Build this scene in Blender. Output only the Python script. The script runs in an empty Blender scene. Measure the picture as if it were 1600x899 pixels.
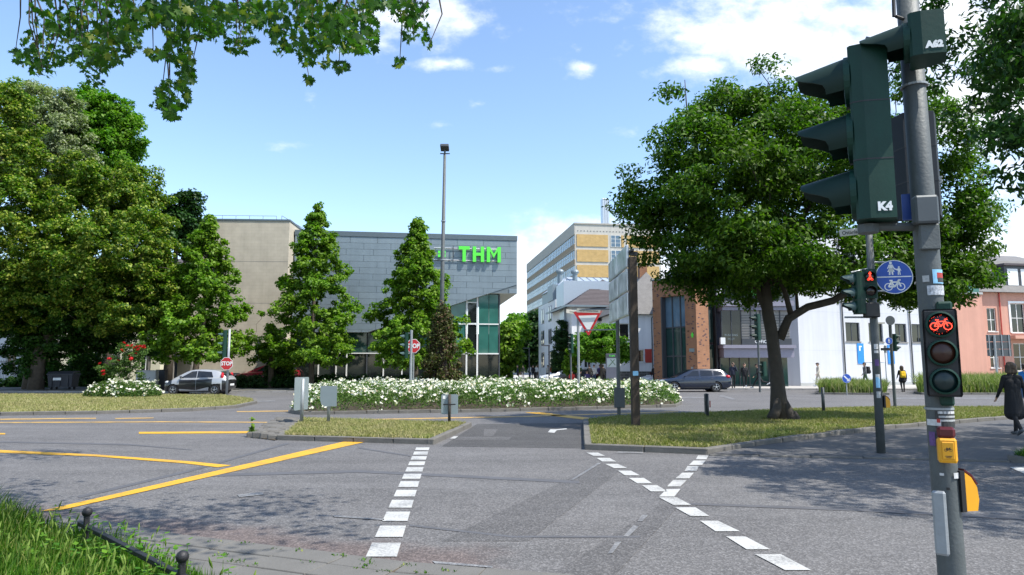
import bpy, bmesh, math, random
import numpy as np
from mathutils import Vector, Matrix
R = math.radians
S = bpy.context.scene
COL = S.collection

# ------------------------------------------------------------------ camera
F = 1066.7                      # focal length in photograph pixels (24 mm on 36 mm, 1600 px wide)
PITCH = math.atan(123.0 / F)
EYE = 1.65
cam_d = bpy.data.cameras.new('camera'); cam_d.lens = 24.0; cam_d.sensor_width = 36.0
cam_d.clip_start = 0.05; cam_d.clip_end = 6000
cam = bpy.data.objects.new('camera', cam_d); COL.objects.link(cam)
cam.location = (0, 0, EYE); cam.rotation_euler = (R(90) + PITCH, 0, 0)
S.camera = cam
cP, sP = math.cos(PITCH), math.sin(PITCH)

def ray(px, py):
    x = (px - 800.0) / F; y = (449.5 - py) / F
    return Vector((x, cP - y * sP, sP + y * cP))
def G(px, py, z=0.0):
    d = ray(px, py); t = (z - EYE) / d.z
    return Vector((d.x * t, d.y * t, z))
def P(px, py, Y):
    d = ray(px, py); t = Y / d.y
    return Vector((d.x * t, Y, EYE + d.z * t))

# ------------------------------------------------------------------ light
SUN_EL, SUN_AZ = R(57), R(116)          # azimuth clockwise from +Y
sun_dir = Vector((math.sin(SUN_AZ) * math.cos(SUN_EL), math.cos(SUN_AZ) * math.cos(SUN_EL), math.sin(SUN_EL)))
sd = bpy.data.lights.new('sun', 'SUN'); sd.energy = 4.6; sd.angle = R(0.53); sd.color = (1.0, 0.95, 0.87)
sun = bpy.data.objects.new('sun', sd); COL.objects.link(sun)
sun.rotation_euler = (-sun_dir).to_track_quat('-Z', 'Y').to_euler()
S.view_settings.view_transform = 'Standard'; S.view_settings.look = 'None'
S.view_settings.exposure = 0.70; S.view_settings.gamma = 1.0

# ------------------------------------------------------------------ sky with clouds
def nd(nt, t, **kw):
    n = nt.nodes.new(t)
    for k, v in kw.items(): setattr(n, k, v)
    return n
def mth(nt, op, a, b=None, clamp=False):
    n = nt.nodes.new('ShaderNodeMath'); n.operation = op; n.use_clamp = clamp
    for i, v in enumerate((a, b)):
        if v is None: continue
        if isinstance(v, (int, float)): n.inputs[i].default_value = v
        else: nt.links.new(v, n.inputs[i])
    return n.outputs[0]
def build_world():
    w = bpy.data.worlds.new('World'); S.world = w; w.use_nodes = True
    nt = w.node_tree; nt.nodes.clear(); L = nt.links.new
    sky = nd(nt, 'ShaderNodeTexSky', sky_type='NISHITA'); sky.sun_disc = False
    sky.sun_elevation = SUN_EL; sky.sun_rotation = SUN_AZ; sky.altitude = 160
    sky.air_density = 1.0; sky.dust_density = 0.6; sky.ozone_density = 1.9
    tc = nd(nt, 'ShaderNodeTexCoord'); sp = nd(nt, 'ShaderNodeSeparateXYZ'); L(tc.outputs['Generated'], sp.inputs[0])
    yy = mth(nt, 'MAXIMUM', sp.outputs[1], 0.08)
    u = mth(nt, 'DIVIDE', sp.outputs[0], yy); v = mth(nt, 'DIVIDE', sp.outputs[2], yy)
    uv = nd(nt, 'ShaderNodeCombineXYZ'); L(u, uv.inputs[0]); L(mth(nt, 'MULTIPLY', v, 1.5), uv.inputs[1])
    n1 = nd(nt, 'ShaderNodeTexNoise'); n1.inputs['Scale'].default_value = 4.2; n1.inputs['Detail'].default_value = 9; n1.inputs['Roughness'].default_value = 0.62
    L(uv.outputs[0], n1.inputs['Vector'])
    n2 = nd(nt, 'ShaderNodeTexNoise'); n2.inputs['Scale'].default_value = 14; n2.inputs['Detail'].default_value = 8; n2.inputs['Roughness'].default_value = 0.6
    L(uv.outputs[0], n2.inputs['Vector'])
    nz = mth(nt, 'ADD', mth(nt, 'MULTIPLY', mth(nt, 'SUBTRACT', n1.outputs[0], 0.5), 2.6), mth(nt, 'MULTIPLY', mth(nt, 'SUBTRACT', n2.outputs[0], 0.5), 2.4))
    # (px, py, rx, ry, weight) of the clouds seen
    blobs = [(1440, 30, 470, 130, 1.25), (1300, 60, 260, 70, 1.15), (1085, 102, 80, 22, 0.9), (1560, 160, 220, 130, 1.2), (1230, 110, 130, 30, .7),
             (660, 30, 120, 55, 0.95), (720, 40, 45, 28, 0.9), (700, 100, 60, 13, 0.7), (775, 106, 22, 8, 0.5), (912, 106, 22, 15, 0.85), (748, 162, 24, 9, .5), (690, 197, 34, 9, 0.5),
             (450, 227, 45, 9, 0.42), (960, 205, 30, 10, 0.3), (595, 70, 60, 25, .5),
             (930, 430, 165, 92, 1.7), (810, 440, 60, 85, 1.5), (1600, 400, 170, 120, 1.1), (1700, 300, 220, 150, 1.0), (1090, 430, 80, 60, 1.0)]
    tot = None
    for (px, py, rx, ry, wt) in blobs:
        d = ray(px, py); u0, v0 = d.x / d.y, d.z / d.y
        a = mth(nt, 'DIVIDE', mth(nt, 'SUBTRACT', u, u0), rx / F); b = mth(nt, 'DIVIDE', mth(nt, 'SUBTRACT', v, v0), ry / F)
        q = mth(nt, 'SQRT', mth(nt, 'ADD', mth(nt, 'MULTIPLY', a, a), mth(nt, 'MULTIPLY', b, b)))
        m = mth(nt, 'MULTIPLY', mth(nt, 'SUBTRACT', 1.25, q), wt)
        tot = m if tot is None else mth(nt, 'MAXIMUM', tot, m)
    tot = mth(nt, 'MAXIMUM', tot, -0.55)
    dens = mth(nt, 'ADD', tot, nz)
    mr = nd(nt, 'ShaderNodeMapRange', interpolation_type='SMOOTHSTEP'); L(dens, mr.inputs[0])
    mr.inputs[1].default_value = 0.05; mr.inputs[2].default_value = 1.35; mr.inputs[3].default_value = 0; mr.inputs[4].default_value = 0.95
    front = nd(nt, 'ShaderNodeMapRange'); L(sp.outputs[1], front.inputs[0]); front.inputs[1].default_value = 0.1; front.inputs[2].default_value = 0.3
    n3 = nd(nt, 'ShaderNodeTexNoise'); n3.inputs['Scale'].default_value = 2.6; n3.inputs['Detail'].default_value = 9; n3.inputs['Roughness'].default_value = 0.6
    L(tc.outputs['Generated'], n3.inputs['Vector'])
    mr3 = nd(nt, 'ShaderNodeMapRange', interpolation_type='SMOOTHSTEP'); L(n3.outputs[0], mr3.inputs[0]); mr3.inputs[1].default_value = 0.52; mr3.inputs[2].default_value = 0.7
    mk = nd(nt, 'ShaderNodeMix', data_type='FLOAT'); L(front.outputs[0], mk.inputs[0]); L(mr3.outputs[0], mk.inputs[2]); L(mr.outputs[0], mk.inputs[3])
    up = nd(nt, 'ShaderNodeMapRange'); L(sp.outputs[2], up.inputs[0]); up.inputs[1].default_value = 0.0; up.inputs[2].default_value = 0.03
    mask = mth(nt, 'MULTIPLY', mk.outputs[0], up.outputs[0])
    # cloud tone: white tops, soft grey where thick
    ct = nd(nt, 'ShaderNodeMix', data_type='RGBA'); L(n1.outputs[0], ct.inputs[0])
    ct.inputs[6].default_value = (4.9, 5.3, 5.9, 1); ct.inputs[7].default_value = (6.2, 6.25, 6.3, 1)
    hs = nd(nt, 'ShaderNodeHueSaturation'); hs.inputs['Saturation'].default_value = 1.02; hs.inputs['Value'].default_value = 1.22; L(sky.outputs[0], hs.inputs['Color'])
    mx = nd(nt, 'ShaderNodeMix', data_type='RGBA'); L(mask, mx.inputs[0]); L(hs.outputs[0], mx.inputs[6]); L(ct.outputs[2], mx.inputs[7])
    bg = nd(nt, 'ShaderNodeBackground'); bg.inputs[1].default_value = 0.15; L(mx.outputs[2], bg.inputs[0])
    out = nd(nt, 'ShaderNodeOutputWorld'); L(bg.outputs[0], out.inputs[0])
build_world()

# ------------------------------------------------------------------ materials
MATS = {}
def mat(name, col, rough=0.6, metal=0.0, var=0.12, scale=6.0, bump=0.0, bscale=40.0, spec=0.5, fine=0.0, fscale=150.0, emit=None, estr=1.0, coat=0.0, streak=0.0):
    """plain procedural paint / stone / metal: colour with soft mottling, optional fine speckle and relief"""
    m = bpy.data.materials.new(name); m.use_nodes = True; nt = m.node_tree; L = nt.links.new
    b = nt.nodes['Principled BSDF']; b.inputs['Roughness'].default_value = rough; b.inputs['Metallic'].default_value = metal
    b.inputs['Specular IOR Level'].default_value = spec
    if coat: b.inputs['Coat Weight'].default_value = coat; b.inputs['Coat Roughness'].default_value = 0.05
    tc = nd(nt, 'ShaderNodeTexCoord')
    n = nd(nt, 'ShaderNodeTexNoise'); n.inputs['Scale'].default_value = scale; n.inputs['Detail'].default_value = 6; n.inputs['Roughness'].default_value = 0.6
    L(tc.outputs['Object'], n.inputs['Vector'])
    val = mth(nt, 'ADD', mth(nt, 'MULTIPLY', mth(nt, 'SUBTRACT', n.outputs[0], 0.5), var * 3.0), 1.0)
    if fine:
        n2 = nd(nt, 'ShaderNodeTexNoise'); n2.inputs['Scale'].default_value = fscale; n2.inputs['Detail'].default_value = 2; L(tc.outputs['Object'], n2.inputs['Vector'])
        val = mth(nt, 'ADD', val, mth(nt, 'MULTIPLY', mth(nt, 'SUBTRACT', n2.outputs[0], 0.5), fine * 4.0))
    if streak:
        mp = nd(nt, 'ShaderNodeMapping'); mp.inputs['Scale'].default_value = (1.7, 1.7, .09); L(tc.outputs['Object'], mp.inputs[0]); sn = nd(nt, 'ShaderNodeTexNoise'); sn.inputs['Scale'].default_value = 1.6; sn.inputs['Detail'].default_value = 6; sn.inputs['Roughness'].default_value = .65; L(mp.outputs[0], sn.inputs['Vector'])
        val = mth(nt, 'ADD', val, mth(nt, 'MULTIPLY', mth(nt, 'SUBTRACT', sn.outputs[0], 0.5), streak * 3.0))
    val = mth(nt, 'MAXIMUM', val, 0.15)
    vm = nd(nt, 'ShaderNodeVectorMath', operation='SCALE'); vm.inputs[0].default_value = col[:3]; L(val, vm.inputs['Scale'])
    L(vm.outputs[0], b.inputs['Base Color'])
    if bump:
        bn = nd(nt, 'ShaderNodeTexNoise'); bn.inputs['Scale'].default_value = bscale; bn.inputs['Detail'].default_value = 4; L(tc.outputs['Object'], bn.inputs['Vector'])
        bp = nd(nt, 'ShaderNodeBump'); bp.inputs['Strength'].default_value = bump; bp.inputs['Distance'].default_value = 0.02; L(bn.outputs[0], bp.inputs['Height']); L(bp.outputs[0], b.inputs['Normal'])
    if emit:
        b.inputs['Emission Color'].default_value = (*emit, 1); b.inputs['Emission Strength'].default_value = estr
    MATS[name] = m; return m
def glass(name, col, rough=0.04, spec=0.5):
    m = bpy.data.materials.new(name); m.use_nodes = True; nt = m.node_tree; b = nt.nodes['Principled BSDF']
    tc = nd(nt, 'ShaderNodeTexCoord'); n = nd(nt, 'ShaderNodeTexNoise'); n.inputs['Scale'].default_value = 0.9; n.inputs['Detail'].default_value = 3
    nt.links.new(tc.outputs['Object'], n.inputs['Vector'])
    mx = nd(nt, 'ShaderNodeMix', data_type='RGBA'); nt.links.new(n.outputs[0], mx.inputs[0])
    mx.inputs[6].default_value = (*[c * 0.55 for c in col], 1); mx.inputs[7].default_value = (*[c * 1.45 for c in col], 1)
    nt.links.new(mx.outputs[2], b.inputs['Base Color'])
    b.inputs['Roughness'].default_value = rough; b.inputs['Specular IOR Level'].default_value = spec; b.inputs['IOR'].default_value = 1.52
    bp = nd(nt, 'ShaderNodeBump'); bp.inputs['Strength'].default_value = 0.04; bp.inputs['Distance'].default_value = 0.05
    n2 = nd(nt, 'ShaderNodeTexNoise'); n2.inputs['Scale'].default_value = 0.7; nt.links.new(tc.outputs['Object'], n2.inputs['Vector'])
    nt.links.new(n2.outputs[0], bp.inputs['Height']); nt.links.new(bp.outputs[0], b.inputs['Normal'])
    MATS[name] = m; return m
def leafmat(name, dark, light, trans=0.35, rough=0.5, odd=None, patch=None):
    m = bpy.data.materials.new(name); m.use_nodes = True; nt = m.node_tree; L = nt.links.new
    b = nt.nodes['Principled BSDF']; out = nt.nodes['Material Output']
    g = nd(nt, 'ShaderNodeNewGeometry')
    cr = nd(nt, 'ShaderNodeValToRGB'); L(g.outputs['Random Per Island'], cr.inputs[0])
    e = cr.color_ramp.elements; e[0].color = (*dark, 1); e[1].color = (*light, 1)
    if odd:
        e[1].position = odd[0] - 0.01; k = cr.color_ramp.elements.new(odd[0]); k.color = (*odd[1], 1)
    tc = nd(nt, 'ShaderNodeTexCoord'); n = nd(nt, 'ShaderNodeTexNoise'); n.inputs['Scale'].default_value = 0.45; n.inputs['Detail'].default_value = 3; L(tc.outputs['Object'], n.inputs['Vector'])
    hs = nd(nt, 'ShaderNodeHueSaturation'); L(cr.outputs[0], hs.inputs['Color'])
    L(mth(nt, 'ADD', mth(nt, 'MULTIPLY', n.outputs[0], 0.05), 0.475), hs.inputs['Hue'])
    L(mth(nt, 'ADD', mth(nt, 'MULTIPLY', n.outputs[0], 0.5), 0.75), hs.inputs['Value'])
    hso = hs.outputs[0]
    if patch:
        pn = nd(nt, 'ShaderNodeTexNoise'); pn.inputs['Scale'].default_value = 1.1; pn.inputs['Detail'].default_value = 5; pn.inputs['Roughness'].default_value = .65; L(tc.outputs['Object'], pn.inputs['Vector'])
        pr = nd(nt, 'ShaderNodeMapRange'); L(pn.outputs[0], pr.inputs[0]); pr.inputs[1].default_value = .42; pr.inputs[2].default_value = .66; pr.inputs[4].default_value = .8
        px_ = nd(nt, 'ShaderNodeMix', data_type='RGBA'); L(pr.outputs[0], px_.inputs[0]); L(hso, px_.inputs[6]); px_.inputs[7].default_value = (*patch, 1); hso = px_.outputs[2]
    L(hso, b.inputs['Base Color']); b.inputs['Roughness'].default_value = max(rough, .5); b.inputs['Specular IOR Level'].default_value = 0.22
    if trans:
        t = nd(nt, 'ShaderNodeBsdfTranslucent'); vm = nd(nt, 'ShaderNodeMix', data_type='RGBA', blend_type='MULTIPLY'); vm.inputs[0].default_value = 1
        L(hso, vm.inputs[6]); vm.inputs[7].default_value = (0.95, 1.35, 0.35, 1); L(vm.outputs[2], t.inputs[0])
        mx = nd(nt, 'ShaderNodeMixShader'); mx.inputs[0].default_value = trans; L(b.outputs[0], mx.inputs[1]); L(t.outputs[0], mx.inputs[2]); L(mx.outputs[0], out.inputs[0])
    MATS[name] = m; return m
def brickmat(name, c1, c2, mortar, bw, bh, ms=0.012, axes='XZ', rough=0.85, bump=0.4, bias=0.0):
    m = bpy.data.materials.new(name); m.use_nodes = True; nt = m.node_tree; L = nt.links.new
    b = nt.nodes['Principled BSDF']; b.inputs['Roughness'].default_value = rough
    tc = nd(nt, 'ShaderNodeTexCoord'); sp = nd(nt, 'ShaderNodeSeparateXYZ'); L(tc.outputs['Object'], sp.inputs[0])
    cb = nd(nt, 'ShaderNodeCombineXYZ')
    if axes == 'XZ':
        L(mth(nt, 'ADD', sp.outputs[0], sp.outputs[1]), cb.inputs[0]); L(sp.outputs[2], cb.inputs[1])
    else:
        L(sp.outputs[0], cb.inputs[0]); L(sp.outputs[1], cb.inputs[1])
    br = nd(nt, 'ShaderNodeTexBrick'); L(cb.outputs[0], br.inputs['Vector']); br.inputs['Color1'].default_value = (*c1, 1); br.inputs['Color2'].default_value = (*c2, 1); br.inputs['Mortar'].default_value = (*mortar, 1)
    br.inputs['Scale'].default_value = 1.0; br.inputs['Brick Width'].default_value = bw; br.inputs['Row Height'].default_value = bh; br.inputs['Mortar Size'].default_value = ms; br.inputs['Bias'].default_value = bias
    n = nd(nt, 'ShaderNodeTexNoise'); n.inputs['Scale'].default_value = 1.2; n.inputs['Detail'].default_value = 5; L(tc.outputs['Object'], n.inputs['Vector'])
    mp = nd(nt, 'ShaderNodeMapping'); mp.inputs['Scale'].default_value = (1.5, 1.5, .08); L(tc.outputs['Object'], mp.inputs[0]); sn = nd(nt, 'ShaderNodeTexNoise'); sn.inputs['Scale'].default_value = 1.4; sn.inputs['Detail'].default_value = 6; L(mp.outputs[0], sn.inputs['Vector'])
    vm = nd(nt, 'ShaderNodeVectorMath', operation='SCALE'); L(br.outputs['Color'], vm.inputs[0]); L(mth(nt, 'ADD', mth(nt, 'MULTIPLY', sn.outputs[0], 0.3 if axes == 'XZ' else 0.0), mth(nt, 'ADD', mth(nt, 'MULTIPLY', n.outputs[0], 0.5), 0.6 if axes == 'XZ' else .75)), vm.inputs['Scale'])
    L(vm.outputs[0], b.inputs['Base Color'])
    bp = nd(nt, 'ShaderNodeBump'); bp.inputs['Strength'].default_value = bump; bp.inputs['Distance'].default_value = 0.01; bp.invert = True; L(br.outputs['Fac'], bp.inputs['Height']); L(bp.outputs[0], b.inputs['Normal'])
    MATS[name] = m; return m
def asphalt(name, base, warm=True):
    m = bpy.data.materials.new(name); m.use_nodes = True; nt = m.node_tree; L = nt.links.new
    b = nt.nodes['Principled BSDF']; b.inputs['Roughness'].default_value = 0.8; b.inputs['Specular IOR Level'].default_value = 0.3
    tc = nd(nt, 'ShaderNodeTexCoord')
    def noise(s, d, ro=0.6, stretch=None):
        n = nd(nt, 'ShaderNodeTexNoise'); n.inputs['Scale'].default_value = s; n.inputs['Detail'].default_value = d; n.inputs['Roughness'].default_value = ro
        if stretch:
            mp = nd(nt, 'ShaderNodeMapping'); mp.inputs['Scale'].default_value = stretch; L(tc.outputs['Object'], mp.inputs[0]); L(mp.outputs[0], n.inputs['Vector'])
        else: L(tc.outputs['Object'], n.inputs['Vector'])
        return n.outputs[0]
    sp = nd(nt, 'ShaderNodeTexVoronoi'); sp.inputs['Scale'].default_value = 62; L(tc.outputs['Object'], sp.inputs['Vector'])
    spc = nd(nt, 'ShaderNodeSeparateColor'); L(sp.outputs['Color'], spc.inputs[0])
    grain = mth(nt, 'MULTIPLY', mth(nt, 'SUBTRACT', mth(nt, 'POWER', spc.outputs[0], 2.2), 0.31), 0.85)
    big = mth(nt, 'MULTIPLY', mth(nt, 'SUBTRACT', noise(0.35, 5), 0.5), 0.7)
    mid = mth(nt, 'MULTIPLY', mth(nt, 'SUBTRACT', noise(3.0, 6, 0.7), 0.5), 0.45)
    streak = mth(nt, 'MULTIPLY', mth(nt, 'SUBTRACT', noise(1.0, 4, 0.6, (0.16, 1.6, 1)), 0.5), 0.55)
    v = mth(nt, 'ADD', mth(nt, 'ADD', mth(nt, 'ADD', grain, big), mth(nt, 'ADD', mid, streak)), 1.0)
    v = mth(nt, 'MAXIMUM', v, 0.25)
    mx = nd(nt, 'ShaderNodeMix', data_type='RGBA'); L(noise(0.22, 4), mx.inputs[0]); mx.inputs[6].default_value = (*[c * f for c, f in zip(base, (1.0, 0.995, 1.0))], 1); mx.inputs[7].default_value = (*[c * f for c, f in zip(base, (1.05, 1.0, 0.95))], 1)
    col = mx.outputs[2]
    if warm:   # worn reddish cycle crossing near the camera, in the road's own frame
        s2 = nd(nt, 'ShaderNodeSeparateXYZ'); L(tc.outputs['Object'], s2.inputs[0])
        wob = mth(nt, 'MULTIPLY', mth(nt, 'SUBTRACT', noise(1.3, 5), 0.5), 1.1)
        line = mth(nt, 'ADD', mth(nt, 'ADD', s2.outputs[1], mth(nt, 'MULTIPLY', s2.outputs[0], 0.36)), wob)
        a = nd(nt, 'ShaderNodeMapRange', interpolation_type='SMOOTHSTEP'); L(line, a.inputs[0]); a.inputs[1].default_value = 6.5; a.inputs[2].default_value = 5.9
        c = nd(nt, 'ShaderNodeMapRange', interpolation_type='SMOOTHSTEP'); L(mth(nt, 'ADD', s2.outputs[0], wob), c.inputs[0]); c.inputs[1].default_value = 0.2; c.inputs[2].default_value = -0.6
        mask = mth(nt, 'MULTIPLY', mth(nt, 'MULTIPLY', a.outputs[0], c.outputs[0]), 0.75)
        m2 = nd(nt, 'ShaderNodeMix', data_type='RGBA'); L(mask, m2.inputs[0]); L(col, m2.inputs[6]); m2.inputs[7].default_value = (base[0] * 1.02, base[1] * 0.78, base[2] * 0.70, 1); col = m2.outputs[2]
    vm = nd(nt, 'ShaderNodeVectorMath', operation='SCALE'); L(col, vm.inputs[0]); L(v, vm.inputs['Scale']); L(vm.outputs[0], b.inputs['Base Color'])
    bp = nd(nt, 'ShaderNodeBump'); bp.inputs['Strength'].default_value = 0.5; bp.inputs['Distance'].default_value = 0.006; L(sp.outputs['Distance'], bp.inputs['Height']); L(bp.outputs[0], b.inputs['Normal'])
    MATS[name] = m; return m
def wornpaint(name, col, under, amount=0.45):
    m = bpy.data.materials.new(name); m.use_nodes = True; nt = m.node_tree; L = nt.links.new
    b = nt.nodes['Principled BSDF']; b.inputs['Roughness'].default_value = 0.6
    tc = nd(nt, 'ShaderNodeTexCoord')
    n = nd(nt, 'ShaderNodeTexNoise'); n.inputs['Scale'].default_value = 38; n.inputs['Detail'].default_value = 6; n.inputs['Roughness'].default_value = 0.75; L(tc.outputs['Object'], n.inputs['Vector'])
    n2 = nd(nt, 'ShaderNodeTexNoise'); n2.inputs['Scale'].default_value = 2.2; n2.inputs['Detail'].default_value = 5; L(tc.outputs['Object'], n2.inputs['Vector'])
    mr = nd(nt, 'ShaderNodeMapRange'); L(mth(nt, 'ADD', mth(nt, 'MULTIPLY', n.outputs[0], 0.6), mth(nt, 'MULTIPLY', n2.outputs[0], 0.4)), mr.inputs[0])
    mr.inputs[1].default_value = amount - 0.06; mr.inputs[2].default_value = amount + 0.08
    mx = nd(nt, 'ShaderNodeMix', data_type='RGBA'); L(mr.outputs[0], mx.inputs[0]); mx.inputs[6].default_value = (*under, 1); mx.inputs[7].default_value = (*col, 1)
    L(mx.outputs[2], b.inputs['Base Color']); MATS[name] = m; return m

asphalt('asphalt', (0.116, 0.116, 0.117)); asphalt('asphalt_dark', (0.064, 0.064, 0.064), False); asphalt('asphalt_mid', (0.092, 0.092, 0.093), False)
mat('seam_tar', (0.085, 0.085, 0.09), 0.7, var=.2, scale=3)
wornpaint('paint_white', (0.43, 0.43, 0.41), (0.2, 0.2, 0.195), 0.43); wornpaint('paint_yellow', (0.60, 0.325, 0.012), (0.30, 0.18, 0.05), 0.43)
wornpaint('paint_ghost', (0.27, 0.27, 0.265), (0.115, 0.115, 0.117), 0.53); wornpaint('paint_orange', (0.55, 0.33, 0.08), (0.15, 0.13, 0.1), 0.45)
mat('kerb_stone', (0.125, 0.118, 0.105), 0.85, var=.25, scale=5, bump=.4, fine=.1, fscale=90); mat('kerb_light', (0.26, 0.25, 0.235), 0.85, var=.2, scale=5, bump=.4, fine=.1)
mat('slab', (0.12, 0.116, 0.106), 0.85, var=.22, scale=2.5, bump=.3, fine=.12, fscale=110)
mat('soil', (0.14, 0.125, 0.05), 0.95, var=.3, scale=3, bump=.5, fine=.2, fscale=60); mat('earth', (0.09, 0.07, 0.045), 0.95, var=.3, bump=.6)
mat('pale_paving', (0.36, 0.345, 0.32), 0.85, var=.12, scale=1.2, fine=.06); mat('terrain', (0.09, 0.11, 0.05), 0.95, var=.3, scale=.05)
brickmat('pavers', (0.105, 0.102, 0.10), (0.08, 0.078, 0.078), (0.06, 0.058, 0.055), 0.22, 0.11, 0.008, 'XY')
mat('steel', (0.30, 0.32, 0.33), 0.5, .35, var=.18, scale=9, bump=.1); mat('steel_dull', (0.085, 0.096, 0.096), 0.6, .15, var=.25, scale=7, bump=.15, bscale=60, fine=.06, streak=.22)
mat('sign_back', (0.24, 0.285, 0.295), 0.5, .35, var=.08, scale=4); mat('sign_back_dark', (0.075, 0.085, 0.09), 0.5, .3, var=.1)
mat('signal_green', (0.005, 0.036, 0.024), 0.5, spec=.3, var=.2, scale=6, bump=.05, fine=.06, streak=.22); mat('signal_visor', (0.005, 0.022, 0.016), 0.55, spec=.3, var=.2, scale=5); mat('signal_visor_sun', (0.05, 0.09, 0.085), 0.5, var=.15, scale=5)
mat('black_blue', (0.008, 0.015, 0.022), .7, var=.2); mat('black', (0.012, 0.012, 0.013), 0.5, var=.2); mat('iron', (0.022, 0.022, 0.024), 0.55, .3, var=.3, scale=20, bump=.2, bscale=90)
mat('lens_amber', (0.035, 0.010, 0.004), 0.35, var=.3, scale=12); mat('lens_green', (0.004, 0.017, 0.017), 0.35, var=.3, scale=12); mat('lens_red', (0.11, 0.008, 0.008), 0.15, var=.3, scale=12)
mat('lens_dark', (0.02, 0.008, 0.008), 0.15); mat('lit_red', (0.8, 0.05, 0.02), 0.5, emit=(1.0, 0.06, 0.03), estr=1.6)
mat('button_yellow', (0.72, 0.33, 0.008), 0.45, var=.08, scale=12); mat('button_red', (0.09, 0.01, 0.014), 0.25, var=.2)
mat('sign_white', (0.74, 0.75, 0.74), 0.45, var=.05); mat('sign_red', (0.5, 0.02, 0.025), 0.45, var=.06); mat('sign_blue', (0.012, 0.075, 0.40), 0.4, var=.06); mat('banner_blue', (0.02, 0.22, 0.62), 0.5)
mat('sign_cream', (0.42, 0.41, 0.36), .6, var=.12); mat('ink', (0.015, 0.015, 0.015), .6)
mat('rust_beam', (0.04, 0.028, 0.018), 0.8, var=.35, scale=4, bump=.4, bscale=30); mat('print', (0.44, 0.45, 0.44), 0.3, var=1.1, scale=1.9); mat('alu', (0.55, 0.56, 0.57), 0.35, .8, var=.1)
mat('zinc', (0.195, 0.24, 0.265), 0.5, .35, var=.12, scale=.7, fine=.03, fscale=20, streak=.11); mat('zinc_b', (0.183, 0.227, 0.252), 0.5, .35, var=.12, scale=.8, streak=.11); mat('zinc_c', (0.204, 0.25, 0.275), 0.5, .35, var=.12, scale=.9, streak=.11); mat('zinc_cap', (0.11, 0.14, 0.155), 0.5, .4)
mat('zinc_joint', (0.12, 0.148, 0.16), .6); mat('soffit', (0.40, 0.42, 0.36), .7, var=.1)
mat('neon_green', (0.10, 0.72, 0.055), 0.4, var=.04); mat('white_metal', (0.66, 0.66, 0.63), 0.5, var=.06)
glass('glass_green', (0.035, 0.13, 0.105), .06); glass('glass_dark', (0.012, 0.016, 0.016)); glass('glass_sky', (0.10, 0.16, 0.22), .05); glass('glass_car', (0.012, 0.014, 0.017), .03, .6); glass('glass_teal', (0.018, 0.045, 0.042), .05)
brickmat('beige_block', (0.46, 0.41, 0.32), (0.44, 0.39, 0.305), (0.41, 0.365, 0.285), 0.5, 0.25, 0.012, bump=.15)
mat('concrete', (0.47, 0.45, 0.41), 0.8, var=.12, scale=1.0, fine=.05, streak=.11); mat('concrete_side', (0.40, 0.38, 0.35), .8, var=.1, streak=.11)
brickmat('tower_brick', (0.50, 0.315, 0.11), (0.44, 0.27, 0.085), (0.46, 0.36, 0.2), 0.5, 0.16, 0.02, bump=.2)
mat('tower_band', (0.30, 0.23, 0.16), .8, var=.12)
brickmat('orange_brick', (0.30, 0.145, 0.075), (0.255, 0.118, 0.06), (0.25, 0.13, 0.075), 0.24, 0.075, 0.009, bump=.4)
mat('clinker', (0.06, 0.035, 0.05), .6, var=.3)
mat('plaster_white', (0.53, 0.54, 0.565), 0.85, var=.05, scale=.8, fine=.02, streak=.11); mat('plaster_house', (0.76, 0.765, 0.77), .85, var=.05, scale=.8, fine=.02, streak=.11); mat('plaster_shade_joint', (0.47, 0.49, 0.53), .85, var=.05, scale=.8, streak=.11); mat('plaster_pink', (0.52, 0.275, 0.205), .85, var=.07, scale=.8, streak=.11); mat('plaster_cream', (0.62, 0.57, 0.42), .85, var=.1, scale=.7)
mat('roof_dark', (0.075, 0.062, 0.066), .7, var=.2, scale=3); mat('roof_slate', (0.14, 0.135, 0.13), .75, var=.25, scale=2.5, fine=.12, fscale=14); mat('roof_zinc', (0.42, 0.47, 0.52), .45, .4, var=.08)
brickmat('plinth_stone', (0.13, 0.12, 0.11), (0.08, 0.075, 0.07), (0.2, 0.19, 0.18), 0.45, 0.25, 0.03)
mat('frame_dark', (0.045, 0.05, 0.058), .5, var=.1); mat('frame_lilac', (0.24, 0.23, 0.285), .6, var=.1); mat('shutter_red', (0.42, 0.045, 0.03), .6); mat('stele_grey', (0.085, 0.09, 0.115), .5, var=.1); mat('blind', (0.24, 0.225, 0.205), .7, var=.1)
mat('car_blue', (0.006, 0.013, 0.030), 0.22, .1, var=.05, coat=.8); mat('car_silver', (0.42, 0.43, 0.44), 0.35, .35, var=.04, coat=.7); mat('car_red', (0.26, 0.008, 0.02), .3, .2, coat=.8); mat('car_white', (0.70, 0.71, 0.72), .3, .1, coat=.7); mat('car_black', (0.012, 0.012, 0.014), .3, .1, coat=.6)
mat('tyre', (0.014, 0.014, 0.014), .85, var=.2); mat('rim', (0.48, 0.49, 0.50), .35, .85); mat('tail_red', (0.45, 0.012, 0.02), .2); mat('headlight', (0.62, 0.65, 0.68), .12, .2)
mat('bin_plastic', (0.035, 0.037, 0.045), .55, var=.15); mat('box_grey', (0.36, 0.37, 0.36), .6, var=.1)
mat('bark', (0.085, 0.068, 0.05), .9, var=.35, scale=5, bump=.9, bscale=16); mat('bark_dark', (0.05, 0.042, 0.034), .9, var=.3, scale=5, bump=.8, bscale=16); mat('twig', (0.05, 0.035, 0.028), .9)
mat('skin', (0.50, 0.30, 0.21), .55, var=.06); mat('hair_dark', (0.025, 0.018, 0.014), .6, var=.3, scale=30); mat('hair_brown', (0.07, 0.045, 0.028), .6, var=.3, scale=30)
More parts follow.
